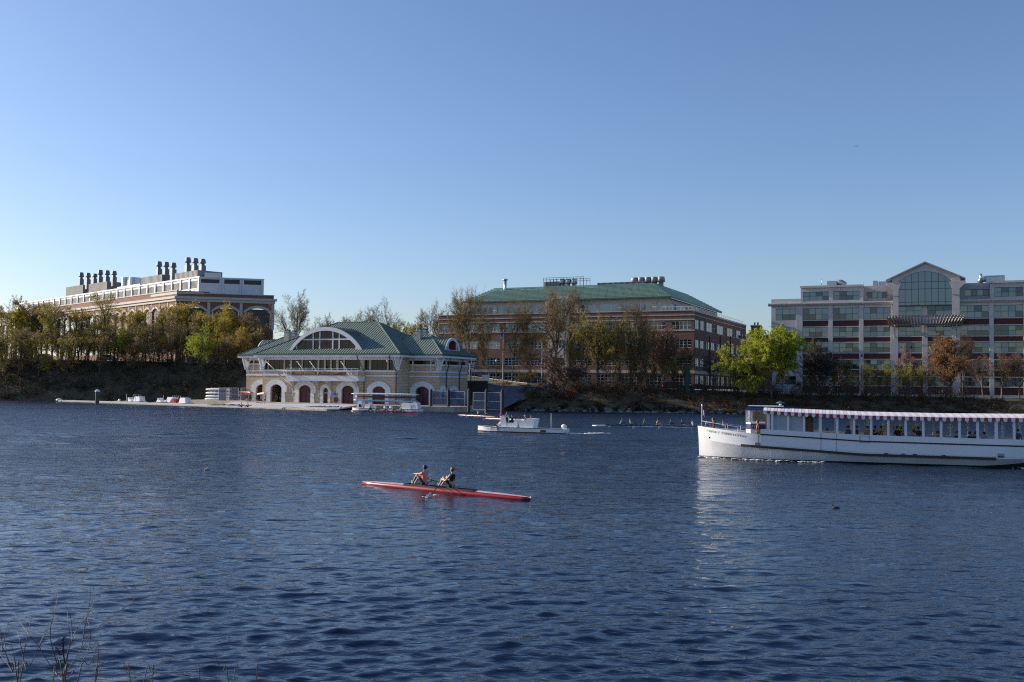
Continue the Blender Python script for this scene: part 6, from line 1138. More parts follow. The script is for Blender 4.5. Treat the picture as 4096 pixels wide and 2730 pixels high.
gp = bpy.data.materials.new('clear wheelhouse glass'); gp.use_nodes = True; gn = gp.node_tree.nodes; ti = gn.new('ShaderNodeBsdfTransparent'); gg = gn.new('ShaderNodeBsdfGlossy'); gg.inputs['Roughness'].default_value = .02; mxs = gn.new('ShaderNodeMixShader'); mxs.inputs[0].default_value = .12; gp.node_tree.links.new(ti.outputs[0], mxs.inputs[1]); gp.node_tree.links.new(gg.outputs[0], mxs.inputs[2]); gp.node_tree.links.new(mxs.outputs[0], gn['Material Output'].inputs[0])
m.build('pane', gp, ph)
m = MB(); [m.box(q1+d-.04, q1+d+.04, -.88, -.80, pz0+.3, pz2) for d in (.05, .68)]; m.build('wood_door_frame', mat('varnished wood', (.35,.16,.05), .4), ph)
r0, r1 = TB.x(2974, 1640, -1.0), TB.x(3136, 1650, -1.0); m = MB(); zr = pz2
m.hexa([(r0+.0, -1.05, zr), (r1, -1.05, zr), (r1, 1.05, zr), (r0, 1.05, zr)], [(r0+.35, -.85, zr+.26), (r1-.1, -.85, zr+.26), (r1-.1, .85, zr+.26), (r0+.35, .85, zr+.26)]); o = m.build('wheelhouse_roof', NAVY, tb); m = MB(); m.box(r0+.3, r1-.05, -.9, .9, zr+.262, zr+.31); m.build('roof_cap', HULL, o)
m = MB(); x = r1-.25; m.tube([(x, -.3, zr+.3), (x, -.3, zr+.5)], .1, 8); m.tube([(x, -.3, zr+.5), (x, -.3, zr+.54), (x, -.3, zr+.66)], [.3, .28, .02], 10); o2 = m.build('lamp_hood', mat('dark teal hood', (.05,.1,.11), .4), tb); m = MB(); m.ell((x+.0, -.35, zr+.42), (.09, .09, .09)); m.build('spotlight', WHITE, o2, True)
for a, b in ((3158, 1642), (3179, 1645), (3200, 1645)): x, z = TB.px(a, b, -.6); m = MB(); m.ell((x, -.6, z), (.16, .12, .09), 10, 6); m.build('roof_vent', HULL, tb, True)
m = MB(); x, z = TB.px(3177, 1639, -.6); m.tube([(x, -.6, z-.1), (x, -.6, z+.05)], .05, 8); m.build('red_beacon', mat('red beacon', (.5,.02,.02), .4), tb)
for a in (3545, 3613, 3659, 3774): x = tx(a, 1822); m = MB(); m.box(x-.12, x+.12, -bw_(x)-.06, -bw_(x), rub(x)+.12, rub(x)+.17); m.build('fairlead', BLACK, tb)
# flag on the bow staff
def flag(label, M, wd, ht, cols, name='flag', wave=.12, hang=.0):
    nx, nzr = 14, 13; m = MB()
    for i in range(nx+1):
        for j in range(nzr+1): u, v = i/nx, j/nzr; m.v.append((u*wd*(1-hang*.6), wave*math.sin(u*7+v)*u, -ht*v-hang*wd*u*.8))
    for i in range(nx):
        for j in range(nzr): k = i*(nzr+1)+j; m.f.append((k, k+nzr+1, k+nzr+2, k+1)); m.m.append(2 if (i < nx*.42 and j < 7) else j % 2)
    return tag(m.build(name, cols, M=M), label, 'flag')
FC = [mat('flag red', (.4,.02,.03), .8), mat('flag white', (.62,.62,.62), .8), mat('flag blue', (.02,.03,.14), .8)]
x, z = TB.px(2808, 1622, 0); m = MB(); m.tube([(0, 0, 2.2), (0, 0, z)], .025, 6); fs = tag(m.build('bow_flagstaff', WHITE, M=MT @ T(x, 0)), 'thin white flagstaff at the bow of the tour boat', 'flagpole'); m = MB(); m.ell((0, 0, z), (.06, .06, .09), 8, 6); m.build('finial', WHITE, fs, True)
flag('small striped flag hanging furled from the tour boat bow staff', MT @ T(x+.03, 0, z-.08, -.3), .5, .42, FC, hang=1.1, wave=.06)
# passengers and balloons
m = MT
person('woman with long brown hair in olive coat standing on the tour boat foredeck', MT @ T(TB.x(2853, 1700, -.2), -.2, 1.05, math.pi*.9), stand(armf=.3, armz=1.35, h=1.0), top=(.09,.07,.04), sleeve=2, legs=(.03,.03,.03), hair=(.13,.06,.025), longhair=.38, vox=.035)
person('deckhand in rust jacket standing beside the pilot house door', MT @ T(TB.x(3031, 1700, -.9), -.9, .95, math.pi), stand(armf=.2), top=(.3,.1,.05), sleeve=2, hair=(.2,.1,.04), vox=.035)
NB = 'passengers seated inside the tour boat'
for q_, y, st in ((3308, -.9, 0), (3393, -1.0, 1), (3427, -.7, 1), (3470, -.6, 1), (3500, .1, 1), (3525, -.2, 1), (3590, .3, 1), (3603, -.3, 1), (3660, -.9, 0), (3752, -.9, 0), (3827, -.8, 0), (3880, -.9, 0), (3902, -.5, 0), (3938, -.9, 0), (4072, -.4, 1), (3672, .3, 1)):
    rr_ = random.Random(q_); kw = dict(top=rr_.choice([(.03,.03,.04), (.05,.05,.06), (.1,.03,.03), (.06,.08,.14), (.25,.25,.26)]), sleeve=2, hair=rr_.choice([(.03,.02,.015), (.1,.05,.02)]), vox=.045, group='passengers aboard the tour boat')
    person('standing passenger in dark clothes under the striped awning' if st else 'seated passenger whose head shows above the tour boat sill', MT @ T(tx(q_, 1730, y), y, .78 if st else .92, rr_.uniform(0, 6.28)), stand(h=.97) if st else bench_sit(), **kw)
# gold balloon script: looping letters traced from the photograph
def script(pts): 
    out = []; 
    P_ = [Vector((TB.px(3400+a/6.536, 1640+b/6.536, -1.55)[0], -1.55, TB.px(3400+a/6.536, 1640+b/6.536, -1.55)[1])) for a, b in pts]
    for i in range(len(P_)-1):
        p0, p1, p2, p3 = P_[max(0, i-1)], P_[i], P_[i+1], P_[min(len(P_)-1, i+2)]
        for k in range(4): t = k/4; out.append(.5*((2*p1)+(p2-p0)*t+(2*p0-5*p1+4*p2-p3)*t*t+(3*p1-p0-3*p2+p3)*t**3))
    return out+[P_[-1]]
GB_ = mat('gold balloon foil', (.34,.28,.03), .4, .5); ba = thing('balloon_script', 'looping gold foil script balloons strung inside the tour boat windows', 'balloons', MT)
circ = lambda cx, cy, rx_, ry_, n=9, a0=-60: [(cx+rx_*math.cos(math.radians(a0+360*k/n)), cy+ry_*math.sin(math.radians(a0+360*k/n))) for k in range(n+1)]
for L__ in ([(305,540),(350,590),(385,520),(390,430),(350,390),(315,420),(330,480),(370,530),(380,590),(420,605),(455,570),(430,535),(400,545)], [(590,560),(600,600),(635,590),(660,600)]+circ(712,545,40,42), [(785,520),(815,555),(850,520),(880,500),(905,530),(880,570),(830,590),(815,680),(850,690),(880,660),(850,610)], [(850,450),(890,430),(930,440),(920,490),(890,480),(900,430),(950,370)], [(1065,340),(1085,390),(1060,440),(1065,500),(1090,530)]+circ(1150,480,40,38), [(1205,500),(1235,545),(1260,480),(1290,430),(1320,450),(1300,490)], [(1335,510),(1370,540),(1400,480),(1385,560),(1350,620),(1380,690),(1420,640),(1390,580)], [(1505,460),(1520,500)]+circ(1600,475,42,48), [(1665,460),(1690,500),(1730,480),(1740,440),(1700,415)]): m = MB(); m.tube(script(L__), .032, 6); m.build('letter_balloon', GB_, ba, True)
m = MB(); x, z = TB.px(3799, 1713, -1.4); st_ = [(x+(.19 if k % 2 == 0 else .085)*math.sin(k*math.pi/5), z+(.19 if k % 2 == 0 else .085)*math.cos(k*math.pi/5)) for k in range(10)]; m.hexa([(a, -1.47, b) for a, b in st_], [(a, -1.33, b) for a, b in st_]); sb = m.build('star_balloon', mat('silver foil', (.35,.38,.48), .2, .8), M=MT); tag(sb, 'silver star balloon hanging in a tour boat window', 'balloon')
m = MB(); x, z = TB.px(3655, 1724, -1.2); m.ell((x, -1.2, z), (.09, .09, .11), 10, 8); tag(m.build('dark_balloon', MAROON, M=MT, smooth=True), 'small dark round balloon below the gold script', 'balloon')
# bow wave
bv = lambda x, y, z=.02: MT @ Vector((x, y, z)); foam('bow_wave', 'white churned foam along the tour boat waterline', [bv(.3, -.5), bv(1.6, -1.5), bv(3.6, -2.0), bv(5.2, -2.15), bv(8.5, -2.2)], 9, .06, 150, .10); foam('stern_wash', 'foam at the stern of the tour boat', [bv(20, -2.1), bv(22, -1.8), bv(24.5, -1.5)], 10, .06, 50, .12)
# ---------------------------------------------------------------- shell racks on the dock
def rack(name, label, M, L_, hgt, posts, arms, mt=STEEL):
    r = thing(name, label, 'boat rack', M)
    for x in posts:
        for y in (-.45, .45): m = MB(); m.box(x-.06, x+.06, y-.06, y+.06, 0, hgt); m.build('post', mt, r)
        for z in arms: m = MB(); m.box(x-.045, x+.045, -1.15, 1.15, z-.05, z+.03); m.build('arm', mt, r)
        m = MB(); m.box(x-.1, x+.1, -1., 1., .0, .08); m.build('foot', mt, r)
    return r
def stored(label, M, L_, mt, wd=.56, group=None): r = thing('stored_shell', label, 'rowing boat', M, group); h, d, c = shell(L_, wd, .2, ck=L_*.2); h.build('hull', mt, r, True); d.build('deck', mt, r, True); return r
za = .97
pa, pb = W(822, 1601, za), W(935, 1602, za); c = (pa+pb)/2; yw = -.38; RL = 7.4; RM_ = T(c[0], c[1], za, yw); s_ = F/c[1]
zs = [(1601-y)/s_ for y in (1592, 1578.5, 1565, 1551)] if 0 else [PY(875, y, c[1])[2]-za for y in (1600, 1586, 1573, 1559)]
rack('shell_rack', 'grey steel rack holding four upturned white shells on the apron', RM_, RL, zs[3]+.5, (-1.9, 1.9), [z-.12 for z in zs])
for i, z in enumerate(zs): stored(['white shell on the lowest arms of the steel rack', 'white shell on the second arms of the steel rack', 'white shell on the third arms of the steel rack', 'white shell on the top arms of the steel rack'][i], RM_ @ T(0, -.35, max(.25, z)+.12) @ Matrix.Rotation(math.pi, 4, 'X') @ Matrix.Diagonal((1, 1, 1.7, 1)), RL*(.98 if i else 1.04), WHITE, .8)
p_ = W(1547, 1625, za); dq = W(1680, 1628, za)-W(1410, 1624, za); yw = -math.radians(22); R2 = T(p_[0], p_[1], za, yw); px2 = lambda y: PY(1547, y, p_[1])[2]-za; zz = [px2(y) for y in (1605, 1590, 1576)]
rack('shell_rack', 'tall steel rack with three long shells behind the moored launches', R2, 13, zz[2]+.2, (-3.4, 3.1), [z-.2 for z in zz])
stored('long blue shell on the lowest arms behind the moored launches', R2 @ T(0, -.5, zz[0]), 13.6, mat('steel blue hull', (.20,.30,.42), .3)); stored('long maroon shell on the middle arms behind the moored launches', R2 @ T(.3, -.5, zz[1]), 13.6, MARH); stored('long white shell on the top arms behind the moored launches', R2 @ T(-.2, -.5, zz[2]) @ Matrix.Rotation(math.pi, 4, 'X'), 14.2, mat('blue white hull', (.55,.62,.68), .3), .7)
# ---------------------------------------------------------------- people on the apron
def at(px, py, z): return W(px, py, z)
def pdock(lb, px, py, z=za, yw=0., J=None, **k): q_ = at(px, py, z); return person(lb, T(q_[0], q_[1], z, yw), J or stand(), vox=.04, **k)
pdock('person in grey top and shorts with a red bag standing in the open boathouse doorway', 1105, 1609, yw=-1.4, top=(.12,.15,.15), shorts=True, legs=(.1,.1,.12), hair=(.25,.15,.08)); pdock('person in dark top and white trousers in the open boathouse doorway', 1122, 1609, yw=2., top=(.05,.05,.06), legs=(.5,.5,.5), sleeve=1, cap=(.5,.5,.5))
q_ = at(1098, 1609, za); m = MB(); m.ell((0, 0, .55), (.22, .14, .3), 10, 8); m.tube([(0, 0, .8), (.05, 0, 1.0), (.12, 0, .8)], .02, 5); tag(m.build('sports_bag', mat('red bag', (.4,.05,.03), .7), M=T(q_[0], q_[1]-.2, za-.2), smooth=True), 'red sports bag held at the boathouse doorway', 'bag')
cw = 'person carrying the upturned white shell across the apron'
qs = [(1026, 1612, (.05,.04,.04)), (1045, 1618, (.5,.5,.52)), (1060, 1617, (.55,.5,.5))]
for (a, b, t), lb in zip(qs, ('person in black under the left end of the carried white shell', 'person in white shirt under the middle of the carried white shell', 'person in pale shirt under the right end of the carried white shell')): pdock(lb, a, b, yw=-.7, J=stand(up=True, step=.12), top=t, shorts=True, legs=(.03,.03,.06))
a, b = at(1022, 1613, za), at(1065, 1618, za); c = (a+b)/2; stored('white shell carried upturned overhead by three people', T(c[0], c[1], za+1.98, -1.15) @ Matrix.Rotation(math.pi, 4, 'X') @ Matrix.Rotation(.04, 4, 'Y'), 7.6, WHITE, .85)
for a, b, t, lb, sh in ((955, 1606, (.5,.5,.55), 'person in white vest under the left of the carried red shell', True), (983, 1607, (.03,.04,.08), 'person in navy top under the middle of the carried red shell', True), (990, 1606, (.1,.06,.05), 'person in brown top walking beside the carried red shell', True)): pdock(lb, a, b, yw=-.4, J=stand(up=True, step=.14), top=t, shorts=sh, legs=(.03,.03,.06))
pdock('person in long dark coat walking on the apron', 1000, 1610, yw=-1., top=(.02,.025,.02), sleeve=2, legs=(.02,.02,.02), J=stand(step=.12))
a, b = at(950, 1607, za), at(1010, 1609, za); c = (a+b)/2; stored('red shell carried overhead on the apron', T(c[0], c[1], za+1.95, -.95), 7.2, RED, .7)
for a, t, lb in ((967, (.25,.1,.1), 'person in red brown top sitting on the dock edge'), (992, (.5,.2,.2), 'person in coral top sitting on the dock edge')):
    q_ = at(a, 1630, .42); person(lb, T(q_[0], q_[1], .40, -2.2), seated(.6, .1, .35, .3, .4), top=t, vox=.04, shorts=True)
pb_ = BH.px(1253, 1470, -2.2); wv = BH.w(pb_[0], -2.25, 0); person('person leaning on the balcony rail above the sign', T(wv.x, wv.y, 1+bz2-.35, -2.2), stand(armf=.35, armz=1.15, h=.9), top=(.04,.04,.05), vox=.045, hair=(.2,.1,.05))
# benches, bins and oars on the apron
def bench(label, px, py, L_=2.2, mt=WOODB):
    q_ = at(px, py, za); r = thing('bench', label, 'bench', T(q_[0], q_[1], za, -math.radians(25)))
    for z in (.46, .8, .95): m = MB(); m.box(-L_/2, L_/2, -.22 if z < .5 else .2, .2 if z < .5 else .26, z-.03, z+.03); m.build('slat', mt, r)
    for x in (-L_*.4, L_*.4): m = MB(); m.box(x-.05, x+.05, -.2, .26, 0, .43); m.build('leg', BLACK, r)
bench('brown bench by the wall between the first two maroon doors', 1163, 1606); bench('pale bench beside the small maroon door', 1272, 1610, 2.4, TRIM); bench('dark bench right of the small maroon door', 1337, 1612); bench('dark bench behind the boat rack', 1560, 1617); bench('low dark bench left of the boat rack', 1440, 1614)
q_ = BH.w(xx(1349, 1596), -.5); m = MB(); m.lathe([(.55, 0), (.5, .08)], 12); m.v = [(x, -z, y+.0) for x, y, z in m.v]; mm_ = m.build('hose_reel', MAROON, M=T(q_.x, q_.y, za+.75, -math.radians(25))); tag(mm_, 'round maroon hose reel on the boathouse wall', 'hose reel')
q_ = BH.w(BH.x(1338, 1582, -.3), -.3); r = thing('life_ring', 'round blue safety sign on a post by the small door', 'sign', T(q_.x, q_.y, za, -math.radians(25))); m = MB(); zc_ = BH.z(1338, 1576, -.3); m.tube([(0, .05, 0), (0, .05, zc_)], .04, 6); m.build('post', GREYM, r); m = MB(); m.tube([(0, -.03, zc_), (0, .03, zc_)], .3, 14); m.build('disc', mat('blue sign', (.02,.12,.6), .4), r)
OG = 'oars laid out on the ramp'; rg_ = random.Random(8)
for i in range(26):
    px_ = 830+i*7 if i < 16 else 1215+(i-16)*9; q_ = at(px_, 1621+ (px_-830)*.018 + rg_.uniform(-2, 2), .75); dr = Vector((math.cos(.5+rg_.gauss(0, .15)), math.sin(.5+rg_.gauss(0, .15)), .0)); a_ = Vector((q_[0], q_[1], .80)); oar('dark oar lying flat on the ramp', a_, a_+dr*1.1, a_+dr*3.4, OG, .1, RED if i % 3 == 0 else BLW)
# fence panels right of the boathouse and left behind the rack
MESHM = bpy.data.materials.new('fine fence mesh'); MESHM.use_nodes = True; MESHM.node_tree.nodes['Principled BSDF'].inputs['Base Color'].default_value = (.06,.08,.15,1); MESHM.node_tree.nodes['Principled BSDF'].inputs['Alpha'].default_value = .5
def fence_panel(label, p0, p1, zb, zt, mt, group=None, bars=16):
    p0, p1 = Vector(p0), Vector(p1); L_ = (p1-p0).length; r = thing('mesh_fence', label, 'fence', T(p0.x, p0.y, 0, yaw_of(p1.x-p0.x, p1.y-p0.y)), group); m = MB()
    for z in (zb, (zb+zt)/2, zt): m.box(0, L_, -.03, .03, z-.03, z+.03)
    for x in (0, L_): m.box(x-.035, x+.035, -.034, .034, zb, zt)
    m.build('frame', TRIM, r); m = MB()
    for i in range(1, bars): x = L_*i/bars; m.box(x-.022, x+.022, -.012, .012, zb+.03, zt-.03)
    b = m.build('bars', mt, r, kind='stuff'); g = MB(); g.box(.03, L_-.03, -.004, .004, zb+.03, zt-.03); g.build('mesh_infill', MESHM, r); return r
FBL = mat('blue grey fence bars', (.10,.13,.22), .5)
def deckpt(px, py, dy): x, z = BH.px(px, py, dy); w2 = BH.w(x, dy); return (w2.x, w2.y, 0), z+1.0
for a, b, yb, yt, dy, lb in ((1729, 1791, 1620, 1566, -5.5, 'grey framed fence panel on the deck in front of the end door'), (1795, 1858, 1624, 1567, -5.2, 'grey framed fence panel on the deck in front of the end window'), (1892, 1942, 1638, 1571, -6.6, 'tall grey fence panel standing in the water beside the deck, left one'), (1951, 2002, 1640, 1572, -6.6, 'tall grey fence panel at the outer end beside the stone slope')):
    q0, z0_ = deckpt(a, yb, dy); q1, z1_ = deckpt(b, yt, dy); fence_panel(lb, q0, q1, max(z0_, .15), z1_, FBL)
for a, yt, yb, dy in ((1724, 1562, 1622, -5.6), (1794, 1562, 1624, -5.4), (1876, 1560, 1640, -5.6), (1946, 1562, 1645, -6.6), (2010, 1562, 1648, -6.6)):
    q0, zt_ = deckpt(a, yt, dy); m = MB(); m.tube([(0, 0, -.8), (0, 0, zt_)], .3, 10); m.tube([(0, 0, zt_-.02), (0, 0, zt_+.28)], [.34, .03], 10); tag(m.build('fence_pile', mat('dark pile', (.03,.034,.04), .7), M=T(q0[0], q0[1])), 'dark round pile standing beside the grey fence panels', 'pile', 'dark piles of the fence')
q_ = [W(a, 1602, za+.2) for a in (852, 895, 943, 985)]
for i in range(3): fence_panel(['tall fence panel behind the shell rack, far one', 'tall fence panel behind the shell rack, middle one', 'tall fence panel between the shell rack and the boathouse'][i], (q_[i][0], q_[i][1]+4, 0), (q_[i+1][0]-.3, q_[i+1][1]+3, 0), za+.1, PY(900, 1552, q_[1][1]+4)[2], mat('grey fence mesh', (.2,.22,.26), .5))
# deck slab and steps right of the boathouse
sl_ = [(21.5,-6.6),(27,-6.2),(27,9),(21.5,9)]
# ---------------------------------------------------------------- retaining walls, slope, railings by the boathouse
STONE = brickmat('rubble stone', (.30,.27,.24), (.2,.18,.165), (.10,.09,.085), .75, .38, .06, 1.0)
def wallseg(name, label, pts, h, th, mt, cat='wall', cap=None):
    r = thing(name, label, cat, T(pts[0][0], pts[0][1], 0)); o0 = Vector((*pts[0][:2], 0)); m = MB(); c = MB()
    for a, b in zip(pts, pts[1:]):
        a_, b_ = Vector((a[0], a[1], 0))-o0, Vector((b[0], b[1], 0))-o0; d = (b_-a_).normalized(); n = Vector((-d.y, d.x, 0))*th
        m.hexa([a_+Vector((0,0,a[2]-h)), b_+Vector((0,0,b[2]-h)), b_+n+Vector((0,0,b[2]-h)), a_+n+Vector((0,0,a[2]-h))], [a_+Vector((0,0,a[2])), b_+Vector((0,0,b[2])), b_+n+Vector((0,0,b[2])), a_+n+Vector((0,0,a[2]))])
        if cap: n2 = n*1.25; c.hexa([a_-n*.2+Vector((0,0,a[2])), b_-n*.2+Vector((0,0,b[2])), b_+n2+Vector((0,0,b[2])), a_+n2+Vector((0,0,a[2]))], [a_-n*.2+Vector((0,0,a[2]+.18)), b_-n*.2+Vector((0,0,b[2]+.18)), b_+n2+Vector((0,0,b[2]+.18)), a_+n2+Vector((0,0,a[2]+.18))])
    m.build('masonry', mt, r)
    if cap: c.build('coping', cap, r)
    return r
P3 = lambda a, b, Y: tuple(PY(a, b, Y))
wallseg('retaining_wall', 'dark retaining wall above the slope beside the boathouse end', [P3(1860, 1526, 214), P3(1948, 1526, 211.5)], 5.5, .5, mat('dark concrete', (.05,.052,.056), .85, var=.15), cap=LIME)
wallseg('stone_wall', 'grey rubble stone wall with pale coping below the road', [P3(1950, 1535, 212), P3(2000, 1544, 210.5), P3(2120, 1548.5, 210), P3(2260, 1554, 209.5)], 4.2, .6, STONE, cap=mat('pale coping', (.5,.44,.38), .8))
def railing(name, label, pts, h, mt, n=6, mid=1, cat='railing', bars=0):
    o0 = Vector(pts[0]); r = thing(name, label, cat, T(*pts[0])); Q = [Vector(p_)-o0 for p_ in pts]
    for k in range(mid+1): m = MB(); m.tube([p_+Vector((0, 0, h*(1-k/(mid+1)))) for p_ in Q], .035, 6); m.build('rail', mt, r)
    tot = len(Q)-1
    for i in range(n+1): t = tot*i/n; j = min(int(t), tot-1); p_ = Q[j].lerp(Q[j+1], t-j); m = MB(); m.tube([p_, p_+Vector((0, 0, h))], .04, 6); m.build('post', mt, r)
    if bars:
        m = MB()
        for i in range(bars): t = tot*i/bars; j = min(int(t), tot-1); p_ = Q[j].lerp(Q[j+1], t-j); m.box(p_.x-.012, p_.x+.012, p_.y-.012, p_.y+.012, p_.z+.08, p_.z+h)
        m.build('pickets', mt, r, kind='stuff')
    return r
BLR = mat('blue grey rail', (.26,.28,.36), .5); railing('railing', 'blue grey railing on top of the dark retaining wall', [P3(1866, 1519, 213.5), P3(1944, 1519, 211.5)], 1.0, BLR, 5, 1, bars=24); m = MB(); q_ = P3(1942, 1518, 211); m.box(-.75, .75, -.06, .06, -.0, .95); tag(m.build('notice_board', TRIM, M=T(*q_)), 'white notice board at the end of the blue grey railing', 'sign')
railing('handrail', 'pale handrail bending down at the top of the steps', [P3(1975, 1523, 211), P3(2010, 1530, 210), P3(2022, 1540, 209.5)], .75, TRIM, 3, 0); railing('handrail', 'grey handrail of the steps down the dark slope', [P3(2035, 1557, 209), P3(2022, 1575, 206), P3(2012, 1584, 204)], .9, GREYM, 3, 0)
m = MB(); q_ = [P3(2012, 1640, 200), P3(2075, 1610, 203), P3(2180, 1582, 207), P3(2260, 1560, 208.5), P3(2035, 1555, 209.5), P3(1960, 1560, 210)]; m.add([(p_[0], p_[1], p_[2]+.25) for p_ in q_], [(0, 1, 2, 3, 4, 5)]); tag(m.build('paved_slope', mat('grey paved slope', (.10,.115,.13), .9, var=.2, scale=1.5, bump=.5, bscale=3)), 'dark grey paved slope beside the boathouse', 'slope')
# ---------------------------------------------------------------- road along the bank
def ribbon(name, x0, x1, d0, d1, dz, mt, n=120, kind='structure', label=None):
    m = MB(); r0 = []
    for i in range(n+1):
        x = x0+(x1-x0)*i/n; e = edge(x)+float(np.interp(x, XI, CR_W)); z = float(np.interp(x, XI, CR_Z)); r0.append([(x, e+d0, z+dz), (x, e+d1, z+dz), (x, e+d1, z-.6), (x, e+d0, z-.6)])
    m.loft(r0); return m.build(name, mt, kind=kind)
ASPH = mat('asphalt', (.055,.055,.058), .9, var=.2, scale=1.2); KERB = mat('kerb concrete', (.36,.33,.29), .85, var=.12)
ribbon('pavement', -200, 200, .6, 2.6, .14, KERB); ribbon('road', -200, 200, 2.6, 13.5, .03, ASPH); ribbon('far_pavement', -200, 200, 13.5, 15.5, .14, KERB); ribbon('lawn', -200, 200, 15.5, 24, .05, mat('lawn grass', (.07,.11,.03), .95, var=.3, scale=1.5, bump=.5, bscale=8))
m = MB()
for i in range(60):
    x = -120+i*4.; e = edge(x)+float(np.interp(x, XI, CR_W))+8; z = float(np.interp(x, XI, CR_Z))+.036; e2 = edge(x+2)+float(np.interp(x+2, XI, CR_W))+8; z2 = float(np.interp(x+2, XI, CR_Z))+.036; m.add([(x, e-.08, z), (x+2, e2-.08, z2), (x+2, e2+.08, z2), (x, e+.08, z)], [(0, 1, 2, 3)])
m.build('road_marking', WHITE, kind='structure')
def onroad(px, d):       # a point on the road profile seen at this column
    x = -60. if px < 1500 else 20.
    for _ in range(30): Y = edge(x)+float(np.interp(x, XI, CR_W))+d; x = PY(px, 1549, Y)[0]
    return x, Y, float(np.interp(x, XI, CR_Z))
# black fence along the road
FB = 'black picket fence section along the river road'
px0 = [2285, 2400, 2520, 2640, 2760, 2880, 3000, 3120, 3240, 3360]
for a, b in zip(px0, px0[1:]): u, v = onroad(a, .4), onroad(b, .4); railing('picket_fence', FB, [(u[0], u[1], u[2]), (v[0]-.15, v[1], v[2])], 1.05, BLACK, 4, 1, 'fence', 22)['group'] = 'black fence along the road'
px0 = [380, 470, 560, 650, 740, 830, 920, 1010]
for a, b in zip(px0, px0[1:]): u, v = onroad(a, .4), onroad(b, .4); railing('guard_rail', 'grey guard rail section above the left bank', [(u[0], u[1], u[2]), (v[0]-.15, v[1], v[2])], .9, GREYM, 4, 1, 'railing')['group'] = 'guard rail above the left bank'
# ---------------------------------------------------------------- cars
CGL = mat('car glass', (.015,.018,.02), .05); TYRE = mat('tyre', (.018,.018,.018), .8)
def car(label, px, d, col, yw=0., suv=True, tail=False, cat='car', rackx=False):
    x, Y, z = onroad(px, d); paint = mat('car paint %.2f %.2f' % col[:2], col, .25, .1, var=.03); r = thing('car', label, cat, T(x, Y, z+.04, yw)); h = 1.72 if suv else 1.45; m = MB()
    side = [(-2.25, .35), (-2.3, .7), (-2.2, .95), (-1.35, 1.02), (1.9, 1.05), (2.22, .95), (2.28, .6), (2.2, .32)]
    m.loft([[(a, y, b) for a, b in [(p_[0]*(1-.02*abs(y)), p_[1]) for p_ in side]] for y in (-.9, -.86, .86, .9)] if 0 else [[(a*.985, y, b) for a, b in side] if abs(y) > .87 else [(a, y, b) for a, b in side] for y in (-.92, -.8, .8, .92)]); m.build('body', paint, r)
    cab = [(-1.2, 1.0), (-.55, h-.06), (-.3, h), (1.55 if suv else 1.0, h), (2.05 if suv else 1.75, 1.04)]; m = MB(); m.loft([[(a, y*(1-.14*max(0, b-1.)/(h-1.)), b) for a, b in cab] for y in (-.84, .84)]); m.build('cabin', paint, r)
    for s in (-1, 1):
        for u, v in ((-.95, -.05), (.02, .85), (.92, 1.5 if suv else 1.2)): g = MB(); g.add([(u+(0 if u > -.9 else 0), s*.848, 1.08), (v, s*.848, 1.08), (v-(.0), s*.752, h-.12), (u+(.45 if u < -.9 else 0), s*.752, h-.12)], [(0, 1, 2, 3)]); g.build('side_window', CGL, r)
    g = MB(); g.add([(-1.22, -.76, 1.06), (-1.22, .76, 1.06), (-.58, .68, h-.08), (-.58, -.68, h-.08)], [(0, 1, 2, 3)]); g.build('windscreen', CGL, r)
    for wx in (-1.4, 1.42):
        for s in (-1, 1): t = MB(); t.tube([(wx, s*.68, .34), (wx, s*.93, .34)], .34, 14); w2 = t.build('wheel', TYRE, r); t = MB(); t.tube([(wx, s*.90, .34), (wx, s*.945, .34)], .2, 10); t.build('rim', STEEL, w2)
    for s in (-1, 1): g = MB(); g.box(-2.3, -2.2, s*.65-.18, s*.65+.18, .68, .82); g.build('headlight', WHITE, r); g = MB(); g.box(2.2, 2.3, s*.7-.14, s*.7+.14, .72, .92); g.build('taillight', mat('lit red taillight', (.9,.06,.02), .4, emit=3.) if tail else mat('red taillight', (.35,.02,.02), .4), r)
    if rackx:
        g = MB(); [g.box(a-.03, a+.03, -.7, .7, h+.06, h+.12) for a in (-.1, 1.0)]; [g.box(-.3, 1.4, s*.7-.03, s*.7+.03, h+.02, h+.08) for s in (-1, 1)]; g.build('roof_rack', BLACK, r)
car('white sport utility car glimpsed between the trunks of the left wood', 432, 6, (.6,.61,.63), math.pi); car('white estate car with roof rack behind the crab apple', 2312, 7, (.5,.52,.55), 0., True, False, rackx=True); car('dark car with lit tail lights passing the tall green post', 2795, 5, (.012,.014,.018), math.pi, False, True); car('dark red-lit car behind the roadside shrubs', 2690, 9, (.03,.03,.035), math.pi, True, True); car('white car half hidden under the bright willow', 3075, 6, (.6,.62,.64), 0., False); car('pale car behind the trunks at the left edge of the wood', 165, 6, (.5,.52,.55), 0.); car('dark car passing behind the fresh green maple', 800, 6, (.03,.05,.06), 0., False)
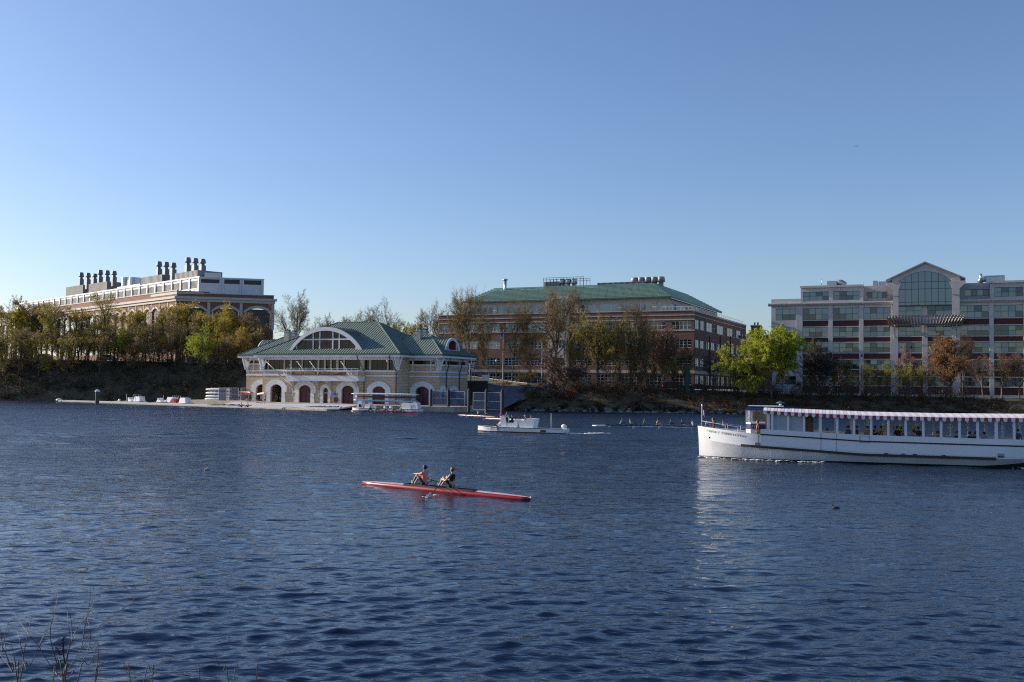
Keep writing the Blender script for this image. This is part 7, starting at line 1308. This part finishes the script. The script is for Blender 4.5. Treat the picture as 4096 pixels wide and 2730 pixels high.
# ---------------------------------------------------------------- poles, lamps, flags, signs
def pole(name, label, px, ytop, d=None, Y=None, rad=.07, mt=GREYM, base=None, cat='pole', head=None):
    if Y is None: x, Y, z = onroad(px, d)
    else: x = PY(px, 1549, Y)[0]; z = gz(x, Y) if base is None else base
    h = PY(px, ytop, Y)[2]-z; r = thing(name, label, cat, T(x, Y, z)); m = MB(); m.tube([(0, 0, -.3), (0, 0, h)], [rad, rad*.7], 8); m.build('shaft', mt, r)
    if head == 'lamp': m = MB(); m.lathe([(.05, 0), (.22, .1), (.28, .45), (.12, .62), (.02, .75)], 10, (0, 0, h-.05)); m.build('lantern', BLACK, r)
    if head == 'globe': m = MB(); m.ell((0, 0, h+.15), (.22, .22, .26)); m.build('globe', TRIM, r, True)
    if head == 'sign': m = MB(); m.box(-.4, .4, -.03, .03, h-1.3, h); m.build('plate', WHITE, r); m = MB(); m.box(-.28, .28, -.036, -.03, h-.55, h-.35); m.box(-.28, .28, -.036, -.03, h-.95, h-.75); m.build('print', BLACK, r)
    if head == 'arm': m = MB(); m.tube([(0, 0, h-.1), (-.8, 0, h+.25), (-1.7, 0, h+.2)], .05, 6); m.box(-2.2, -1.6, -.12, .12, h+.1, h+.25); m.build('arm', mt, r)
    return r
pg = mat('pale green pole', (.36,.42,.36), .5); r = pole('flagpole', 'tall pale green flagpole in front of the brick offices', 2011, 1318, Y=219, rad=.13, mt=pg, cat='flagpole'); xf = PY(2013, 1330, 219); flag('stars and stripes drooping from the pale green flagpole', T(xf[0], 218.9, PY(2013, 1327, 219)[2], math.pi), 2.1, 1.35, FC, wave=.16, hang=.75)
pole('lamp_post', 'brown lamp post left of the pale green flagpole', 1984, 1446, Y=216, rad=.09, mt=WOODB, head='globe', cat='street lamp'); pole('utility_pole', 'slim grey pole between the two left street trees', 2167, 1372, Y=215, rad=.11); pole('utility_pole', 'slim pale green pole near the entrance bay of the brick offices', 2256, 1330, Y=219, rad=.1, mt=pg); pole('street_sign', 'white street sign on a pole behind the boathouse end', 1886, 1455, Y=216, rad=.06, head='sign', cat='sign')
pole('street_lamp', 'curved street lamp above the dark many-stemmed tree', 2476, 1445, d=4, rad=.09, head='arm', cat='street lamp', mt=BLACK); pole('lamp_post', 'black lantern post in front of the left windows of the glass office', 3447, 1428, d=3, rad=.1, mt=BLACK, head='lamp', cat='street lamp'); pole('lamp_post', 'black lantern post in front of the pink blossom tree', 3645, 1395, d=3, rad=.1, mt=BLACK, head='lamp', cat='street lamp')
x = PY(2748, 1600, 207); zt_ = PY(2748, 1463, 207)[2]; zg = gz(x[0], 207); m = MB(); m.box(-.38, .38, -.38, .38, -.5, zt_-zg); gp_ = thing('green_post', 'tall dark green square steel post on the bank near the dark car', 'post', T(x[0], 207, zg)); m.build('shaft', mat('dark green steel', (.012,.035,.03), .5), gp_); m = MB(); m.box(.38, .62, -.2, .2, (zt_-zg)*.45, (zt_-zg)*.8); m.build('signal_box', BLACK, gp_)
r = pole('traffic_signal', 'traffic signal beside the dark bare tree', 2935, 1498, d=3, rad=.07, mt=GREYM, cat='traffic light'); m = MB(); m.box(-.2, .2, -.18, .18, 2.2, 3.2); m.build('signal_head', TRIM, r)
for a, b, lb, t in ((2739, 1545, 'runner in pale top beside the tall green post', (.5,.5,.45)), (3447, 1585, 'walker in tan jacket by the lantern post', (.35,.2,.16)), (3770, 1597, 'walker in pale coat under the orange tree', (.4,.34,.32)), (3838, 1600, 'walker in red top right of the orange tree', (.4,.08,.05)), (2255, 1530, 'walker in pink top behind the crab apple', (.6,.3,.35))):
    x, Y, z = onroad(a, 1.6); person(lb, T(x, Y, z+.14, 0), stand(step=.2), top=t, vox=.05, legs=(.05,.05,.06))
for a, b, c, h, lb in ((2095, 216, (.20,.15,.02), 2.4, 'golden forsythia shrub at the foot of the brick offices'), (2135, 217, (.08,.09,.02), 2.2, 'dark green shrub beside the golden forsythia'), (2000, 218, (.02,.03,.012), .8, 'low clipped dark hedge at the flagpole foot')):
    x = PY(a, 1549, b)[0]; tm, cm, rr = PROTO['dense'][0]; z = gz(x, b); r = thing('shrub', lb, 'shrub', T(x, b, z-.3) @ Matrix.Diagonal((2.6/rr, 2.2/rr, h/8, 1))); link('stems', tm, r); c_ = link('foliage', cm, r); c_.color = (*c, 1)
# ---------------------------------------------------------------- bird on the water, aeroplane in the sky
q_ = W(3342, 2035); r = thing('duck', 'small dark duck swimming on the open water below the tour boat', 'duck', T(q_[0], q_[1], .0, 2.8) @ Matrix.Scale(.65, 4)); m = MB(); m.loft([[(x, y*w2, z*h2+.05) for y, z in ((1, .3), (.7, 1), (-.7, 1), (-1, .3), (-.6, -.6), (.6, -.6))] for x, w2, h2 in ((-.26, .015, .03), (-.2, .06, .05), (-.05, .09, .08), (.1, .08, .08), (.19, .04, .05))]); m.tube([(.13, 0, .1), (.19, 0, .19), (.21, 0, .24)], [.045, .03, .035], 8); m.ell((.22, 0, .25), (.05, .035, .036), 8, 6); m.build('body', mat('duck feathers', (.05,.04,.03), .7, var=.4, scale=20), r, True); m = MB(); m.prismz([(.25, -.015), (.25, .015), (.32, .01), (.32, -.01)], .235, .25); m.build('bill', mat('duck bill', (.5,.4,.2), .5), r)
q_ = W(830, 1881); m = MB(); m.tube([(-.16, 0, .02), (.0, 0, .05), (.16, 0, .02)], [.05, .09, .05], 8); tag(m.build('driftwood', mat('pale driftwood', (.42,.36,.28), .8), M=T(q_[0], q_[1], 0, .4)), 'pale scrap of driftwood floating left of the red shell', 'driftwood')
q_ = PY(3424, 585, 2600); r = thing('aeroplane', 'tiny dark airliner high in the sky above the glass office', 'aeroplane', T(*q_, .1)); m = MB(); m.tube([(-5, 0, 0), (-4, 0, 0), (3.5, 0, 0), (5.5, 0, .5)], [.2, .55, .55, .15], 8); m.build('fuselage', GREYM, r); m = MB(); m.hexa([(-1, 0, -.1), (1.2, 0, -.1), (2.6, 5, .3), (1.8, 5, .3)], [(-1, 0, .1), (1.2, 0, .1), (2.6, 5, .4), (1.8, 5, .4)]); m.hexa([(-1, 0, -.1), (1.2, 0, -.1), (2.6, -5, .3), (1.8, -5, .3)], [(-1, 0, .1), (1.2, 0, .1), (2.6, -5, .4), (1.8, -5, .4)]); m.build('wing', GREYM, r); m = MB(); m.prismy([(3.8, .3), (5.2, .3), (5.8, 1.8), (5.0, 1.8)], -.08, .08); m.build('tail_fin', GREYM, r)
# ---------------------------------------------------------------- bare shrub on the near bank
STEM = mat('grey twig bark', (.085,.07,.06), .8, var=.25, scale=12)
def near_stems(label, Y, stems, seed):
    rng = random.Random(seed); b = PY(stems[0][0][0], 2730, Y); r = thing('bare_shrub', label, 'shrub', T(b[0], Y, 0)); o0 = Vector((b[0], Y, 0))
    for st in stems:
        dyy = [rng.uniform(-.25, .25) for _ in st]; P_ = [Vector(PY(a/3.361, 2330+c/3.361, Y+.12*i*(1 if rng.random() > .5 else -1)+dyy[0])) for i, (a, c) in enumerate(st)]
        if st[0][1] > 1290: dd = (P_[0]-P_[1]); dd = dd/max(.25, abs(dd.z)); P_ = [P_[0]+Vector((max(-.35, min(.35, dd.x*.8)), dd.y*.3, -1.6))]+P_
        k = len(P_); out = []; 
        for i in range(k-1):
            p0, p1, p2, p3 = P_[max(0, i-1)], P_[i], P_[i+1], P_[min(k-1, i+2)]
            for j in range(4): t = j/4; out.append(.5*((2*p1)+(p2-p0)*t+(2*p0-5*p1+4*p2-p3)*t*t+(3*p1-p0-3*p2+p3)*t**3)-o0)
        out.append(P_[-1]-o0); n = len(out); r0 = .0050 if st[0][1] > 1290 else .0036; rad = [r0*(1-.72*i/(n-1))*rng.uniform(.9, 1.15) for i in range(n)]; m = MB(); m.tube(out, rad, 6); m.build('branch', STEM, r, True)
    return r
SA = [[(875,1345),(880,1200),(890,1030),(960,800),(1050,600),(1160,470),(1220,360),(1282,235)], [(885,1200),(930,1150),(1100,890),(1230,700),(1410,530),(1590,400),(1740,290),(1848,170)], [(870,1330),(830,1320),(700,1150),(590,980),(520,860),(380,690),(270,530),(222,400)], [(880,1290),(960,1230),(1170,970),(1290,800),(1370,655)], [(1040,1345),(1200,1110),(1290,890),(1320,820)], [(850,1300),(770,1100),(690,830),(680,600),(735,400),(778,180)], [(900,1060),(940,760),(915,560),(905,380)], [(1095,890),(1150,550),(1200,300),(1222,80)], [(970,800),(965,600),(940,430),(880,310)], [(1275,1345),(1305,1150),(1330,880),(1300,790)], [(715,1345),(780,1280),(855,1190)], [(1170,970),(1210,780),(1215,640),(1170,500)], [(1240,1080),(1310,1030),(1355,960)], [(1285,1340),(1340,1200),(1415,1030)]]
SB = [[(265,1345),(400,1130),(520,870),(590,700),(662,525)], [(235,1345),(170,1210),(90,1080),(0,970)], [(240,1340),(215,1130),(190,1000),(150,820)], [(350,1190),(310,1000),(270,800),(235,660)], [(310,980),(360,770),(405,530)], [(170,1205),(90,990),(40,880),(0,800)], [(80,930),(60,740),(112,545)], [(540,840),(610,700),(650,610)], [(180,1210),(300,1110),(380,1040)], [(30,940),(20,750),(0,600)]]
SC = [[(1755,1345),(1690,1190),(1648,1040)], [(1935,1345),(2050,1230),(2190,1030)], [(2050,1345),(2045,1190)]]
near_stems('tall bare grey shrub with dry seed head on the near bank', 7.6, SA, 1); near_stems('bare dark shrub at the left corner of the near bank', 7.2, SB, 2); near_stems('few thin bare shoots right of the tall grey shrub', 7.9, SC, 3)
near_stems('thin bare shoots low on the near bank further right', 8.2, [[(a*1.4283+2353.4-.0, (b-230/2.353*2.353)*1.4283+0) for a, b in s_] for s_ in []] or [[(3070,1345),(2980,1200),(2880,930)], [(3140,1345),(3210,1180)], [(3444,1345),(3450,1130)], [(2680,1345),(2640,1190)]], 4)
Y = 7.5; m = MB(); rg_ = random.Random(2); o0 = None
for x0, y0, x1, y1, n in ((850, 735, 850, 980, 26), (768, 880, 800, 985, 10)):
    for i in range(n): t = i/n; p_ = PY((x0+(x1-x0)*t)/3.361, 2330+(y0+(y1-y0)*t)/3.361, Y); m.ell((p_[0]+rg_.gauss(0, .006), p_[1]+rg_.gauss(0, .006), p_[2]), (.007, .007, .006), 6, 4)
a, b, c = (PY(q0_/3.361, 2330+q1_/3.361, Y) for q0_, q1_ in ((850, 800), (855, 990), (880, 1100))); m.tube([a, b, c, (c[0]+.01, Y, 1.0)], [.004, .006, .007, .009], 6); tag(m.build('dry_seed_head', mat('dry seed head', (.045,.03,.022), .9)), 'dark dried seed spike standing among the bare grey shrub stems', 'dried plant')
